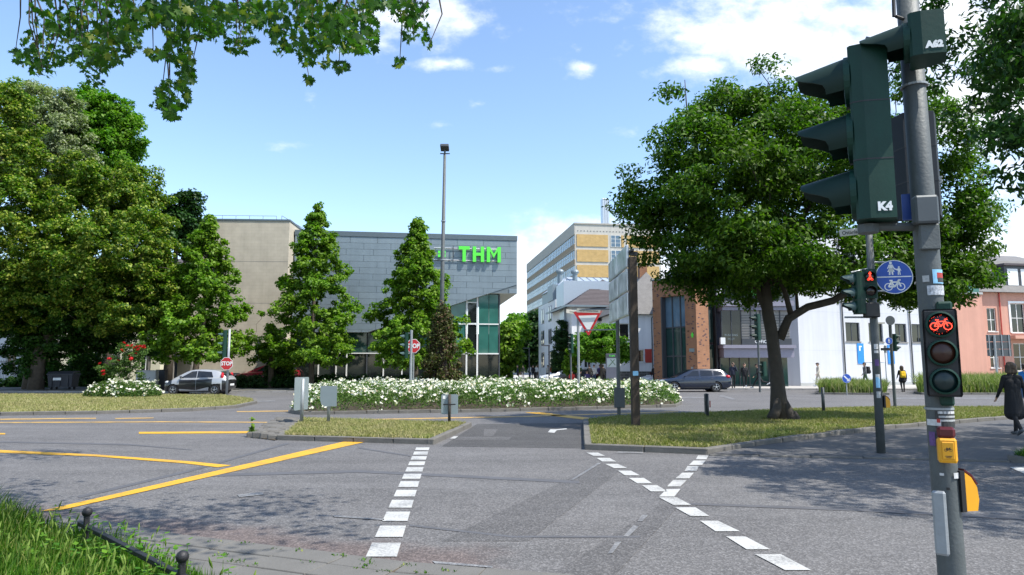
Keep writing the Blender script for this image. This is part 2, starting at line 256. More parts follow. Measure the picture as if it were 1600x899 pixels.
for n_, c_ in dict(cloth_black=(.012, .012, .014), cloth_navy=(.018, .022, .04), cloth_white=(.62, .62, .60), cloth_beige=(.50, .47, .40), cloth_grey=(.10, .105, .115), cloth_jeans=(.06, .10, .19), cloth_blue=(.02, .18, .50), cloth_red=(.55, .04, .03), cloth_purple=(.06, .04, .13), cloth_yellow=(.72, .44, .01), cloth_green=(.05, .09, .05), shoe_white=(.7, .7, .7)).items():
    mat(n_, c_, .85, var=.18, scale=9, bump=.25, bscale=25)
leafmat('leaf_magnolia', (0.022, 0.068, 0.006), (0.11, 0.195, 0.014), .38, .42); leafmat('leaf_chestnut', (0.012, 0.045, 0.010), (0.045, 0.115, 0.018), .3)
leafmat('leaf_lime', (0.030, 0.085, 0.006), (0.10, 0.18, 0.012), .36, odd=(.66, (0.26, 0.31, 0.045))); leafmat('leaf_lime_deep', (0.014, 0.055, 0.008), (0.05, 0.12, 0.014), .3)
leafmat('leaf_silver', (0.15, 0.19, 0.09), (0.30, 0.34, 0.19), .3); leafmat('leaf_gum', (0.062, 0.145, 0.010), (0.18, 0.29, 0.022), .4); leafmat('leaf_bright', (0.05, 0.155, 0.010), (0.15, 0.285, 0.022), .4)
leafmat('leaf_dark', (0.012, 0.04, 0.010), (0.035, 0.085, 0.016), .25); leafmat('leaf_ivy', (0.04, 0.045, 0.014), (0.10, 0.125, 0.03), .2, odd=(.72, (0.11, 0.07, 0.04))); leafmat('leaf_rose', (0.04, 0.09, 0.018), (0.13, 0.21, 0.05), .35)
leafmat('leaf_maple', (0.016, 0.060, 0.008), (0.055, 0.14, 0.012), .42, odd=(.9, (0.16, 0.2, 0.03)))
leafmat('petal_white', (0.60, 0.58, 0.46), (0.78, 0.78, 0.73), .2, odd=(.9, (0.62, 0.52, 0.36))); leafmat('petal_red', (0.42, 0.01, 0.015), (0.62, 0.03, 0.03), .25)
leafmat('blade_tall', (0.018, 0.07, 0.005), (0.10, 0.205, 0.014), .4, odd=(.9, (0.26, 0.28, 0.08))); leafmat('blade_lawn', (0.17, 0.19, 0.05), (0.33, 0.32, 0.12), .25, odd=(.8, (0.42, 0.37, 0.19)), patch=(0.33, 0.28, 0.15)); leafmat('blade_lawn_green', (0.12, 0.15, 0.03), (0.27, 0.28, 0.08), .28, odd=(.8, (0.36, 0.32, 0.15)), patch=(0.25, 0.215, 0.105)); leafmat('blade_seed', (0.12, 0.20, 0.03), (0.24, 0.32, 0.07), .4); leafmat('blade_meadow', (0.09, 0.15, 0.03), (0.25, 0.29, 0.09), .3, odd=(.75, (0.36, 0.34, 0.16)))
M = MATS

# ------------------------------------------------------------------ mesh helpers
class MB:
    def __init__(s): s.v = []; s.f = []; s.m = []; s.mi = 0
    def add(s, vs, fs, T=None):
        o = len(s.v)
        for p in vs:
            p = Vector(p); s.v.append(tuple(T @ p) if T is not None else tuple(p))
        for f in fs: s.f.append(tuple(i + o for i in f)); s.m.append(s.mi)
        return s
    def box(s, x0, x1, y0, y1, z0, z1, T=None):
        return s.add([(x0, y0, z0), (x1, y0, z0), (x1, y1, z0), (x0, y1, z0), (x0, y0, z1), (x1, y0, z1), (x1, y1, z1), (x0, y1, z1)],
                     [(0, 3, 2, 1), (4, 5, 6, 7), (0, 1, 5, 4), (1, 2, 6, 5), (2, 3, 7, 6), (3, 0, 4, 7)], T)
    def bbox(s, x0, x1, y0, y1, z0, z1, b, T=None):
        """box with chamfered vertical and top edges"""
        def ring(z, k): return [(x0 + b, y0 + k, z), (x1 - b, y0 + k, z), (x1 - k, y0 + b, z), (x1 - k, y1 - b, z), (x1 - b, y1 - k, z), (x0 + b, y1 - k, z), (x0 + k, y1 - b, z), (x0 + k, y0 + b, z)]
        rs = [ring(z0, b * .5), ring(z0 + b, 0), ring(z1 - b, 0), ring(z1, b * .7)]
        vs = [p for r in rs for p in r]; fs = [tuple(range(7, -1, -1)), tuple(range(24, 32))]
        for k in range(3):
            for i in range(8): fs.append((k * 8 + i, k * 8 + (i + 1) % 8, k * 8 + 8 + (i + 1) % 8, k * 8 + 8 + i))
        return s.add(vs, fs, T)
    def tube(s, pts, rad, n=8, caps=True, T=None):
        pts = [Vector(p) for p in pts]
        if isinstance(rad, (int, float)): rad = [rad] * len(pts)
        vs, fs = [], []; prev = None
        for i, p in enumerate(pts):
            d = (pts[min(i + 1, len(pts) - 1)] - pts[max(i - 1, 0)])
            d = d.normalized() if d.length > 1e-9 else Vector((0, 0, 1))
            if prev is None:
                a = Vector((1, 0, 0)) if abs(d.x) < .9 else Vector((0, 1, 0)); a = (a - d * a.dot(d)).normalized()
            else:
                a = prev - d * prev.dot(d); a = a.normalized() if a.length > 1e-6 else Vector((1, 0, 0))
            prev = a; b = d.cross(a)
            for k in range(n):
                t = 2 * math.pi * k / n; vs.append(p + a * (rad[i] * math.cos(t)) + b * (rad[i] * math.sin(t)))
        for i in range(len(pts) - 1):
            for k in range(n): fs.append((i * n + k, i * n + (k + 1) % n, (i + 1) * n + (k + 1) % n, (i + 1) * n + k))
        if caps: fs.append(tuple(range(n - 1, -1, -1))); fs.append(tuple((len(pts) - 1) * n + k for k in range(n)))
        return s.add(vs, fs, T)
    def cyl(s, p0, p1, r, n=12, T=None): return s.tube([p0, p1], r, n, True, T)
    def ball(s, c, r, n=10, m=7, T=None):
        c = Vector(c); r = Vector(r) if hasattr(r, '__len__') else Vector((r, r, r)); vs = [c - Vector((0, 0, r.z))]; fs = []
        for j in range(1, m):
            t = math.pi * j / m - math.pi / 2
            for i in range(n):
                a = 2 * math.pi * i / n; vs.append(c + Vector((r.x * math.cos(t) * math.cos(a), r.y * math.cos(t) * math.sin(a), r.z * math.sin(t))))
        vs.append(c + Vector((0, 0, r.z)))
        for i in range(n): fs.append((0, 1 + (i + 1) % n, 1 + i))
        for j in range(m - 2):
            for i in range(n): fs.append((1 + j * n + i, 1 + j * n + (i + 1) % n, 1 + (j + 1) * n + (i + 1) % n, 1 + (j + 1) * n + i))
        o = 1 + (m - 2) * n
        for i in range(n): fs.append((o + i, o + (i + 1) % n, len(vs) - 1))
        return s.add(vs, fs, T)
    def prism(s, poly, h, axis='y', off=0.0, T=None):
        """extrude a 2D polygon: axis y -> poly in (x,z) from y=off to off+h ; axis z -> poly in (x,y); axis x -> poly in (y,z)"""
        def mk(a, b, t): return (a, t, b) if axis == 'y' else ((a, b, t) if axis == 'z' else (t, a, b))
        n = len(poly); vs = [mk(a, b, off) for a, b in poly] + [mk(a, b, off + h) for a, b in poly]
        ar = sum(poly[i][0] * poly[(i + 1) % n][1] - poly[(i + 1) % n][0] * poly[i][1] for i in range(n))
        fl = (ar > 0) if axis != 'y' else (ar < 0)
        if h < 0: fl = not fl
        a = tuple(range(n)); b = tuple(range(n, 2 * n)); fs = [a[::-1] if fl else a, b if fl else b[::-1]]
        for i in range(n):
            j = (i + 1) % n; q = (i, j, n + j, n + i); fs.append(q if fl else q[::-1])
        return s.add(vs, fs, T)
    def lathe(s, prof, n=20, T=None):
        """prof of (r, t) about the local Y axis"""
        vs, fs = [], []
        for r, t in prof:
            for k in range(n): a = 2 * math.pi * k / n; vs.append((r * math.cos(a), t, r * math.sin(a)))
        for i in range(len(prof) - 1):
            for k in range(n): fs.append((i * n + k, (i + 1) * n + k, (i + 1) * n + (k + 1) % n, i * n + (k + 1) % n))
        return s.add(vs, fs, T)
    def disc(s, r, y, n=24, cx=0, cz=0, ring=0.0, T=None):
        """flat disc or ring facing -Y at depth y"""
        if not ring:
            vs = [(cx + r * math.cos(2 * math.pi * k / n), y, cz + r * math.sin(2 * math.pi * k / n)) for k in range(n)]; return s.add(vs, [tuple(range(n))], T)
        vs = []
        for rr in (r, ring): vs += [(cx + rr * math.cos(2 * math.pi * k / n), y, cz + rr * math.sin(2 * math.pi * k / n)) for k in range(n)]
        return s.add(vs, [(k, (k + 1) % n, n + (k + 1) % n, n + k) for k in range(n)], T)
    def line(s, x0, z0, x1, z1, w, y, T=None):
        d = Vector((x1 - x0, z1 - z0)); d = d.normalized() * (w / 2); q = (-d.y, d.x)
        return s.add([(x0 + q[0], y, z0 + q[1]), (x0 - q[0], y, z0 - q[1]), (x1 - q[0], y, z1 - q[1]), (x1 + q[0], y, z1 + q[1])], [(0, 1, 2, 3)], T)
    def mesh(s, name, mats, smooth=False):
        me = bpy.data.meshes.new(name); me.from_pydata(s.v, [], s.f)
        for m in (mats if isinstance(mats, (list, tuple)) else [mats]): me.materials.append(M[m] if isinstance(m, str) else m)
        me.polygons.foreach_set('material_index', s.m)
        if smooth is True: me.polygons.foreach_set('use_smooth', [True] * len(s.f))
        me.update()
        if smooth == 'auto':
            me.polygons.foreach_set('use_smooth', [True] * len(s.f))
            try: me.set_sharp_from_angle(angle=R(35))
            except Exception: pass
        return me
    def build(s, name, mats, parent=None, smooth=False, loc=(0, 0, 0), rot=(0, 0, 0), label=None, kind=None):
        return link(name, s.mesh(name, mats, smooth), parent, loc, rot, label, kind)
def link(name, data, parent=None, loc=(0, 0, 0), rot=(0, 0, 0), label=None, kind=None):
    o = bpy.data.objects.new(name, data); COL.objects.link(o); o.parent = parent; o.location = loc; o.rotation_euler = rot
    if label: o['label'] = label
    if kind: o['kind'] = kind
    return o
def tag(o, label, cat, group=None, kind=None):
    o['label'] = label; o['category'] = cat
    if group: o['group'] = group
    if kind: o['kind'] = kind
    return o
def thing(name, label, cat, loc=(0, 0, 0), rz=0.0, group=None, kind=None, rot=None):
    o = bpy.data.objects.new(name, None); COL.objects.link(o); o.empty_display_size = .2
    o.location = loc; o.rotation_euler = rot if rot else (0, 0, rz)
    return tag(o, label, cat, group, kind)
def structure(o, label, cat):
    return tag(o, label, cat, None, 'structure')
def copy_tree(o, parent=None, depth=0):
    c = o.copy(); COL.objects.link(c); c.parent = parent
    for ch in list(o.children): copy_tree(ch, c, depth + 1)
    return c
def np_mesh(name, v, q, mats, mi=None, smooth=False):
    me = bpy.data.meshes.new(name); v = np.ascontiguousarray(v, np.float32); q = np.ascontiguousarray(q, np.int32); k = q.shape[1]
    me.vertices.add(len(v)); me.vertices.foreach_set('co', v.ravel()); me.loops.add(q.size); me.loops.foreach_set('vertex_index', q.ravel())
    me.polygons.add(len(q)); me.polygons.foreach_set('loop_start', np.arange(0, q.size, k, dtype=np.int32))
    for m in (mats if isinstance(mats, (list, tuple)) else [mats]): me.materials.append(M[m])
    if mi is not None: me.polygons.foreach_set('material_index', np.ascontiguousarray(mi, np.int32))
    if smooth: me.polygons.foreach_set('use_smooth', np.ones(len(q), bool))
    me.update(calc_edges=True); me.validate(); return me
def text(name, s, size, m, parent, loc, rot=(R(90), 0, 0), ext=0.002, bold=0.0, align='CENTER', sx=1.0):
    c = bpy.data.curves.new(name, 'FONT'); c.body = s; c.size = size; c.extrude = ext; c.offset = bold; c.align_x = align; c.align_y = 'CENTER'; c.resolution_u = 3
    c.materials.append(M[m]); tmp = link(name, c); bpy.context.view_layer.update(); me = bpy.data.meshes.new_from_object(tmp.evaluated_get(bpy.context.evaluated_depsgraph_get())); bpy.data.objects.remove(tmp)
    o = link(name, me, parent, loc, rot); o.scale = (sx, 1, 1); return o
def sheet(name, pts, z, m, parent=None, kind=None):
    mb = MB(); mb.add([(p[0], p[1], z) for p in pts], [tuple(range(len(pts)))])
    ar = sum(pts[i][0] * pts[(i + 1) % len(pts)][1] - pts[(i + 1) % len(pts)][0] * pts[i][1] for i in range(len(pts)))
    if ar < 0: mb.f = [mb.f[0][::-1]]
    return mb.build(name, m, parent, kind=kind)
def in_poly(x, y, poly):
    c = np.zeros(len(x), bool); n = len(poly)
    for i in range(n):
        x0, y0 = poly[i][0], poly[i][1]; x1, y1 = poly[(i + 1) % n][0], poly[(i + 1) % n][1]
        if y0 == y1: continue
        k = ((y0 > y) != (y1 > y)) & (x < (x1 - x0) * (y - y0) / (y1 - y0) + x0); c ^= k
    return c
def wall_open(mb, x0, x1, z0, z1, ops, y0=0.0, th=0.3):
    """a wall slab in the local XZ plane with rectangular openings (x0,x1,z0,z1)"""
    xs = sorted(set([x0, x1] + [a for o in ops for a in o[:2]])); zs = sorted(set([z0, z1] + [a for o in ops for a in o[2:4]]))
    for j in range(len(zs) - 1):
        run = None
        for i in range(len(xs)):
            solid = i < len(xs) - 1 and not any(o[0] < (xs[i] + xs[i + 1]) / 2 < o[1] and o[2] < (zs[j] + zs[j + 1]) / 2 < o[3] for o in ops)
            if solid and run is None: run = xs[i]
            if not solid and run is not None: mb.box(run, xs[i], y0, y0 + th, zs[j], zs[j + 1]); run = None
def window(parent, x0, x1, z0, z1, y=0.12, fm='white_metal', gm='glass_dark', nx=1, nz=1, fw=0.07, sill=None):
    mb = MB(); d = .06
    mb.box(x0, x0 + fw, y, y + d, z0, z1); mb.box(x1 - fw, x1, y, y + d, z0, z1); mb.box(x0 + fw, x1 - fw, y, y + d, z0, z0 + fw); mb.box(x0 + fw, x1 - fw, y, y + d, z1 - fw, z1)
    for i in range(1, nx): c = x0 + (x1 - x0) * i / nx; mb.box(c - fw / 2, c + fw / 2, y + .003, y + d - .003, z0 + fw, z1 - fw)
    for i in range(1, nz): c = z0 + (z1 - z0) * i / nz; mb.box(x0 + fw, x1 - fw, y + .006, y + d - .006, c - fw * .4, c + fw * .4)
    w = mb.build('window', fm, parent)
    g = MB(); g.box(x0 + fw * .5, x1 - fw * .5, y + .03, y + .045, z0 + fw * .5, z1 - fw * .5); g.build('pane', gm, w)
    if sill: s = MB(); s.box(x0 - .08, x1 + .08, -.07, y + .02, z0 - .07, z0 - .002); s.build('sill', sill, w)
    return w

# ------------------------------------------------------------------ ground, road, islands
def gp(lst): return [G(*p) for p in lst]
ground = sheet('ground', [(-2500, -2500), (2500, -2500), (2500, 2500), (-2500, 2500)], -0.06, 'terrain'); structure(ground, 'open land reaching out to the horizon around the junction', 'ground')
road = thing('road', 'grey worn asphalt junction with white dashes and yellow lines', 'road', kind='structure')
sheet('asphalt_surface', [(-90, -14), (90, -14), (90, 62), (-90, 62)], 0.0, 'asphalt', road)
sheet('repair_patch', gp([(690, 698), (911, 701), (911, 661), (745, 663)]), 0.003, 'asphalt_dark', road)
sheet('repair_strip', gp([(905, 740), (938, 722), (968, 737), (825, 846), (690, 846)]), 0.003, 'asphalt_mid', road)
sheet('repair_strip', gp([(1030, 790), (1062, 790), (960, 900), (860, 900)]), 0.003, 'asphalt_mid', road)
sheet('repair_strip', gp([(300, 742), (560, 735), (905, 752), (905, 756), (560, 739), (300, 746)]), 0.0045, 'seam_tar', road)
for a in ([(1062, 786), (1330, 795), (1700, 812), (1700, 818), (1330, 799), (1062, 789)], [(120, 776), (290, 736), (450, 692), (452, 694), (292, 739), (124, 779)],
          [(560, 699), (640, 712), (642, 714), (560, 701)], [(0, 690), (200, 694), (300, 703), (300, 704), (200, 696), (0, 692)], [(640, 820), (800, 838), (1000, 838), (1000, 841), (800, 841), (640, 823)]):
    sheet('tar_seam', gp(a), 0.0045, 'seam_tar', road)

def dash_row(cs, half_y, half_x, m='paint_white', name='lane_dash'):
    cw = [G(*c) for c in cs]
    for i, c in enumerate(cw):
        d = cw[min(i + 1, len(cw) - 1)] - cw[max(i - 1, 0)]; d = d / abs(d.y) * half_y
        if d.y < 0: d = -d
        rs = random.Random(i); e = [rs.uniform(-.02, .02) for _ in range(4)]
        sheet(name, [c - d + Vector((-half_x + e[0], 0, 0)), c - d + Vector((half_x + e[1], 0, 0)), c + d + Vector((half_x + e[2], 0, 0)), c + d + Vector((-half_x + e[3], 0, 0))], 0.008, m, road)
a0, a1 = G(660, 702), G(600, 860)
for i in range(12):
    t = i / 11; c = a0.lerp(a1, t); d = (a1 - a0).normalized() * .235
    hx = .135; sheet('lane_dash', [c + d + Vector((-hx, 0, 0)), c - d * 1 + Vector((-hx, 0, 0)), c - d + Vector((hx, 0, 0)), c + d + Vector((hx, 0, 0))], 0.008, 'paint_white', road)
dash_row([(930.6, 710.6), (947, 719.2), (962.5, 729), (982, 740), (1002, 752), (1021, 764), (1054, 784), (1083, 800.6), (1122, 823), (1167, 849.4), (1223, 879.5)], .235, .108)
dash_row([(1097, 715.5), (1090, 724), (1081, 733), (1071, 744), (1059, 756), (1046, 771)], .27, .095)
sheet('stop_line', gp([(62, 800), (100, 797), (572, 691), (536, 691)]), 0.008, 'paint_yellow', road)
for q, m_ in (([(-260, 699), (-260, 697), (0, 704), (150, 711), (300, 722), (362, 728), (340, 731), (290, 725), (150, 714), (0, 708)], 'paint_yellow'), ([(217, 678.5), (217, 675.5), (388, 674.5), (388, 677.5)], 'paint_yellow'),
              ([(820, 645), (846, 645), (945, 656), (925, 658)], 'paint_yellow'), ([(-200, 679), (-200, 677), (8, 677.5), (8, 679.5)], 'paint_yellow'), ([(0, 656.5), (0, 655), (150, 653.4), (150, 654.8)], 'paint_orange'),
              ([(455, 659), (455, 657.8), (820, 650.5), (1060, 643), (1060, 644.2), (820, 652)], 'paint_orange'), ([(-100, 662), (-100, 660.6), (250, 659), (440, 660), (440, 661.2), (250, 660.4)], 'paint_orange'), ([(370, 643), (450, 642), (450, 643.2), (370, 644.4)], 'paint_orange'), ([(180, 654), (240, 653), (240, 654.2), (180, 655.2)], 'paint_orange')):
    sheet('yellow_line', gp(q), 0.008, m_, road)
for q in ([(756, 671), (778, 671), (770, 682), (756, 682)], [(718, 683), (800, 683), (796, 688), (710, 688)]): sheet('repair_patch', gp(q), 0.006, 'asphalt_mid', road)
sheet('turn_arrow', gp([(856, 676), (860, 671.5), (868, 671.5), (885, 670), (886, 671.4), (870, 673), (866, 677)]), 0.008, 'paint_white', road)
sheet('lane_dash', gp([(703, 686), (709, 682.5), (716, 682.5), (711, 686)]), 0.008, 'paint_white', road)
for q in ([(934, 724), (940, 724), (896, 751), (891, 751)], [(1003, 806), (1013, 806), (1004, 816), (996, 816)], [(990, 822), (998, 824), (982, 840), (974, 839)], [(962, 848), (971, 848), (957, 866), (949, 867)],
          [(966, 706), (1005, 707), (1005, 709.5), (962, 708.5)], [(370, 774), (410, 770), (412, 774), (374, 778)], [(520, 806), (600, 812), (600, 814), (522, 809)],
          [(675, 878), (770, 886), (770, 889), (680, 882)], [(405, 683), (440, 682), (440, 684), (405, 685)], [(1130, 618), (1150, 624), (1144, 625), (1122, 619)], [(380, 627), (430, 626), (430, 628), (380, 629)], [(1010, 622), (1100, 621), (1100, 622.4), (1010, 623.4)], [(1400, 622), (1560, 622), (1560, 623.2), (1400, 623.4)]):
    sheet('worn_marking', gp(q), 0.008, 'paint_ghost', road)
sheet('lane_dash', gp([(1578, 731), (1604, 730), (1640, 740), (1600, 741)]), 0.008, 'paint_white', road)

def kerb(parent, pts, h=0.12, w=0.15, m='kerb_stone', stone=1.0, closed=False, name='kerb_stone', side=1):
    """single kerb stones laid along a polyline; side=+1: the stone lies to the left of the run"""
    n = len(pts)
    for i in range(n if closed else n - 1):
        a, b = Vector(pts[i]).to_2d(), Vector(pts[(i + 1) % n]).to_2d(); d = b - a; L_ = d.length
        if L_ < .12: continue
        k = max(1, round(L_ / stone)); sl = L_ / k; ang = math.atan2(d.y, d.x)
        mb = MB(); y0, y1 = (0, w) if side > 0 else (-w, 0)
        mb.bbox(.006, sl - .006, y0, y1, -.05, h, .016); me = mb.mesh(name, m)
        for j in range(k):
            p = a + d * (j / k); rr = random.Random(hash((round(p.x, 2), round(p.y, 2))) & 0xffff)
            link(name, me, parent, (p.x, p.y, rr.uniform(-.012, .008)), (0, 0, ang + rr.uniform(-.006, .006)))
def island(name, label, pts, h=.12, m='kerb_stone', soilm='soil', skip=()):
    t = structure(thing(name, label, 'traffic island'), label, 'traffic island')
    n = len(pts)
    ar = sum(pts[i][0] * pts[(i + 1) % n][1] - pts[(i + 1) % n][0] * pts[i][1] for i in range(n))
    if ar < 0: pts = pts[::-1]
    kerb(t, pts, h, m=m, closed=True)
    sheet('earth', pts, h - .022, soilm, t)
    return t, pts
_, PA = island('traffic_island', 'small kerbed grass island with three sign posts in the middle of the road', gp([(432, 688), (678, 695), (737, 667), (470, 659)]))
_, PB = island('traffic_island', 'large kerbed grass island around the spreading tree', gp([(913, 703), (1105, 711), (1180, 699), (1300, 683), (1400, 671), (1500, 663), (1580, 656), (1700, 650), (1700, 641), (1380, 640), (1220, 644), (1100, 650), (960, 656), (911, 661)]))
_, PC = island('traffic_island', 'long kerbed island filled with white roses', gp([(452, 646), (470, 648.5), (720, 645), (900, 641), (1056, 636.5), (1066, 631), (1020, 622), (800, 619), (560, 620), (470, 632)]), soilm='earth')
_, PD = island('traffic_island', 'wide kerbed lawn island at the left with a rose bed', gp([(-260, 651), (0, 650), (150, 647.5), (300, 643), (370, 638), (402, 631), (400, 626), (350, 620), (200, 619), (-260, 618)]))
_, PE = island('traffic_island', 'small kerbed grass corner at the right edge by the paved path', gp([(1574, 722), (1660, 730), (1760, 716), (1650, 706)]))
# cobbled nose of the small island
nose = structure(thing('cobbled_nose', 'rough cobbled nose at the end of the small grass island', 'cobbles'), 'rough cobbled nose at the end of the small grass island', 'cobbles')
NP = gp([(392, 684), (430, 689), (472, 659), (436, 658)])
sheet('bed', NP, .02, 'earth', nose)
rg = random.Random(4); cob = MB(); cob.bbox(-.15, .15, -.12, .12, -.04, .13, .035); cobm = cob.mesh('cobble', 'kerb_stone')
for i in range(4):
    for j in range(11):
        s_, t_ = (i + .5) / 4, (j + .5) / 11; p = NP[0].lerp(NP[1], s_).lerp(NP[3].lerp(NP[2], s_), t_)
        link('cobble', cobm, nose, (p.x + rg.uniform(-.03, .03), p.y + rg.uniform(-.03, .03), -.01 + .03 * math.sin(s_ * 3.1) + rg.uniform(-.015, .015)), (rg.uniform(-.08, .08), rg.uniform(-.08, .08), rg.uniform(-.3, .3)))
# paved path under the trees at the right
path = structure(thing('paved_path', 'dark block paved foot and cycle path beside the tree island', 'path'), 'dark block paved foot and cycle path beside the tree island', 'path')
PP = gp([(1108, 711.5), (1180, 699.5), (1300, 683.5), (1400, 671.5), (1500, 663.5), (1580, 656.5), (1700, 650.5), (2100, 650), (2100, 735), (1580, 722), (1350, 716)])
sheet('paving', PP, .03, 'pavers', path)
kerb(path, gp([(1108, 712.5), (1350, 717), (1580, 723), (2100, 736)]), .032, .10, 'kerb_stone', side=1)
# concrete gutter slabs at the near edge
gut = structure(thing('gutter', 'concrete slab gutter and footway edge at the near side of the road', 'gutter'), 'concrete slab gutter and footway edge at the near side of the road', 'gutter')
edge = [G(*p) for p in ((120, 806), (290, 838), (460, 858), (640, 880), (760, 890), (900, 901), (1100, 915), (1400, 935))]
slab_meshes = {}
def offs(pts, d):
    out = []
    for i, p in enumerate(pts):
        a = pts[max(i - 1, 0)]; b = pts[min(i + 1, len(pts) - 1)]; t = (b - a).to_2d().normalized(); out.append(Vector((p.x + t.y * d, p.y - t.x * d, 0)))
    return out
sheet('bedding', edge + offs(edge, 1.9)[::-1], .003, 'earth', gut)
for r_ in range(6):
    ln = offs(edge, .01 + r_ * .31); rr = random.Random(r_)
    for i in range(len(ln) - 1):
        a, b = ln[i], ln[i + 1]; d = b - a; k = max(1, round(d.length / .62)); sl = d.length / k; ang = math.atan2(d.y, d.x)
        mb = MB(); mb.bbox(.004, sl - .004, -.298, -.004, -.05, .0, .007); me = mb.mesh('paving_slab', 'slab')
        for j in range(k):
            p = a + d * (j / k); link('paving_slab', me, gut, (p.x, p.y, .016 + rr.uniform(-.004, .004)), (rr.uniform(-.006, .006), 0, ang))
# far footways and plaza
def footway(name, label, pts, m, z=.12, kerbs=None):
    t = structure(thing(name, label, 'footway'), label, 'footway'); sheet('paving', pts, z, m, t)
    if kerbs: kerb(t, kerbs, z, .15, 'kerb_light', side=1)
    return t
footway('footway', 'grey footway in front of the beige and zinc buildings', [(-90, 42.9), (-2.2, 43.4), (-1.4, 46), (-3, 58), (-90, 62)], 'slab', .12, [(-90, 42.9), (-2.2, 43.4), (-1.4, 46), (-3, 58)])
footway('footway', 'pale footway in front of the glass office and the white building', [(9.5, 48.4), (24, 47.6), (90, 46), (90, 62), (10, 62)], 'pale_paving', .12, [(9.5, 48.4), (24, 47.6), (90, 46)])
plaza = sheet('street', [(-1.4, 46), (9.5, 48.4), (10, 60), (30, 170), (-20, 170), (-3, 58)], .02, 'pale_paving'); structure(plaza, 'pale paved side street running back between the buildings', 'street')

# ------------------------------------------------------------------ grass
def blades(name, label, poly, n, h0, h1, w, m, z=0.0, seed=1, lean=.4, rows=2, cat='grass', yr=None, hfun=None):
    rng = np.random.default_rng(seed); xs = [p[0] for p in poly]; ys = [p[1] for p in poly]; out = []
    X = np.zeros(0); Y = np.zeros(0)
    while len(X) < n:
        x = rng.uniform(min(xs), max(xs), n * 2); y = rng.uniform(min(ys), max(ys), n * 2); k = in_poly(x, y, poly); X = np.concatenate([X, x[k]]); Y = np.concatenate([Y, y[k]])
    X, Y = X[:n], Y[:n]; H = rng.uniform(h0, h1, n)
    pat = .75 + .5 * np.clip(np.sin(X * 1.7 + 1.3 * np.sin(Y * 1.1)) * np.sin(Y * 1.9 + X * .6), -1, 1); H = H * (.7 + .3 * pat)
    if hfun is not None: H = H * hfun(X, Y)
    a = rng.uniform(0, 2 * np.pi, n); ld = rng.uniform(0, 2 * np.pi, n); lm = rng.uniform(0.05, lean, n) * H
    ca, sa = np.cos(a) * w / 2, np.sin(a) * w / 2; nv = 2 * rows + 1; V = np.zeros((n, nv, 3), np.float32)
    for r in range(rows):
        t = r / rows; bx = X + np.cos(ld) * lm * t * t; by = Y + np.sin(ld) * lm * t * t; k = 1 - t * .45
        V[:, 2 * r] = np.stack([bx - ca * k, by - sa * k, z + H * t], 1); V[:, 2 * r + 1] = np.stack([bx + ca * k, by + sa * k, z + H * t], 1)
    V[:, -1] = np.stack([X + np.cos(ld) * lm, Y + np.sin(ld) * lm, z + H * (1 - .3 * (lm / H) ** 2)], 1)
    tri = []
    for r in range(rows - 1): b = 2 * r; tri += [(b, b + 1, b + 3), (b, b + 3, b + 2)]
    b = 2 * (rows - 1); tri.append((b, b + 1, b + 2)); tri = np.array(tri)
    Q = (np.arange(n)[:, None, None] * nv + tri[None]).reshape(-1, 3)
    o = link(name, np_mesh(name, V.reshape(-1, 3), Q, m)); tag(o, label, cat, None, 'stuff'); return o
def inset(poly, d):
    c = Vector((sum(p[0] for p in poly) / len(poly), sum(p[1] for p in poly) / len(poly))); out = []
    n = len(poly)
    for i in range(n):
        a, p, b = Vector(poly[i - 1][:2]), Vector(poly[i][:2]), Vector(poly[(i + 1) % n][:2]); t = (b - a).normalized(); out.append((p.x - t.y * d, p.y + t.x * d))
    return out
blades('grass', 'mown yellowish grass on the small sign island', inset(PA, .17), 26000, .05, .13, .018, 'blade_lawn', .09, 1, 1.4)
blades('grass', 'dappled mown grass under the spreading tree', [p for p in inset(PB, .17)], 95000, .05, .13, .02, 'blade_lawn_green', .09, 2, 1.4)
blades('grass', 'dry mown lawn on the wide left island', inset(PD, .2), 90000, .05, .12, .035, 'blade_lawn', .09, 3, 1.4, 1)
blades('grass', 'green grass on the small corner island at the right edge', inset(PE, .1), 3000, .06, .2, .016, 'blade_tall', .09, 4, 1.0)
# tall wild grass in the near left corner, behind the low railing
FP = [G(-500, 850), G(-100, 830), G(60, 842), G(150, 850), G(225, 884), G(310, 930), G(460, 1020), G(460, 1070), G(-500, 1070)]
soilpatch = sheet('verge', FP, .02, 'earth'); structure(soilpatch, 'earth verge under the tall wild grass', 'verge')
blades('grass', 'tall lush wild grass in the near left corner behind the low railing', FP, 26000, .26, .56, .011, 'blade_tall', .02, 5, .5, 4, hfun=lambda X, Y: .40 + .60 * np.clip(((X + 3.8) * -.676 + (Y - 6.1) * -.739 - .04) / .9 + .55 * np.clip((-X - 4.0) / .9, 0, 1), 0, 1.1))
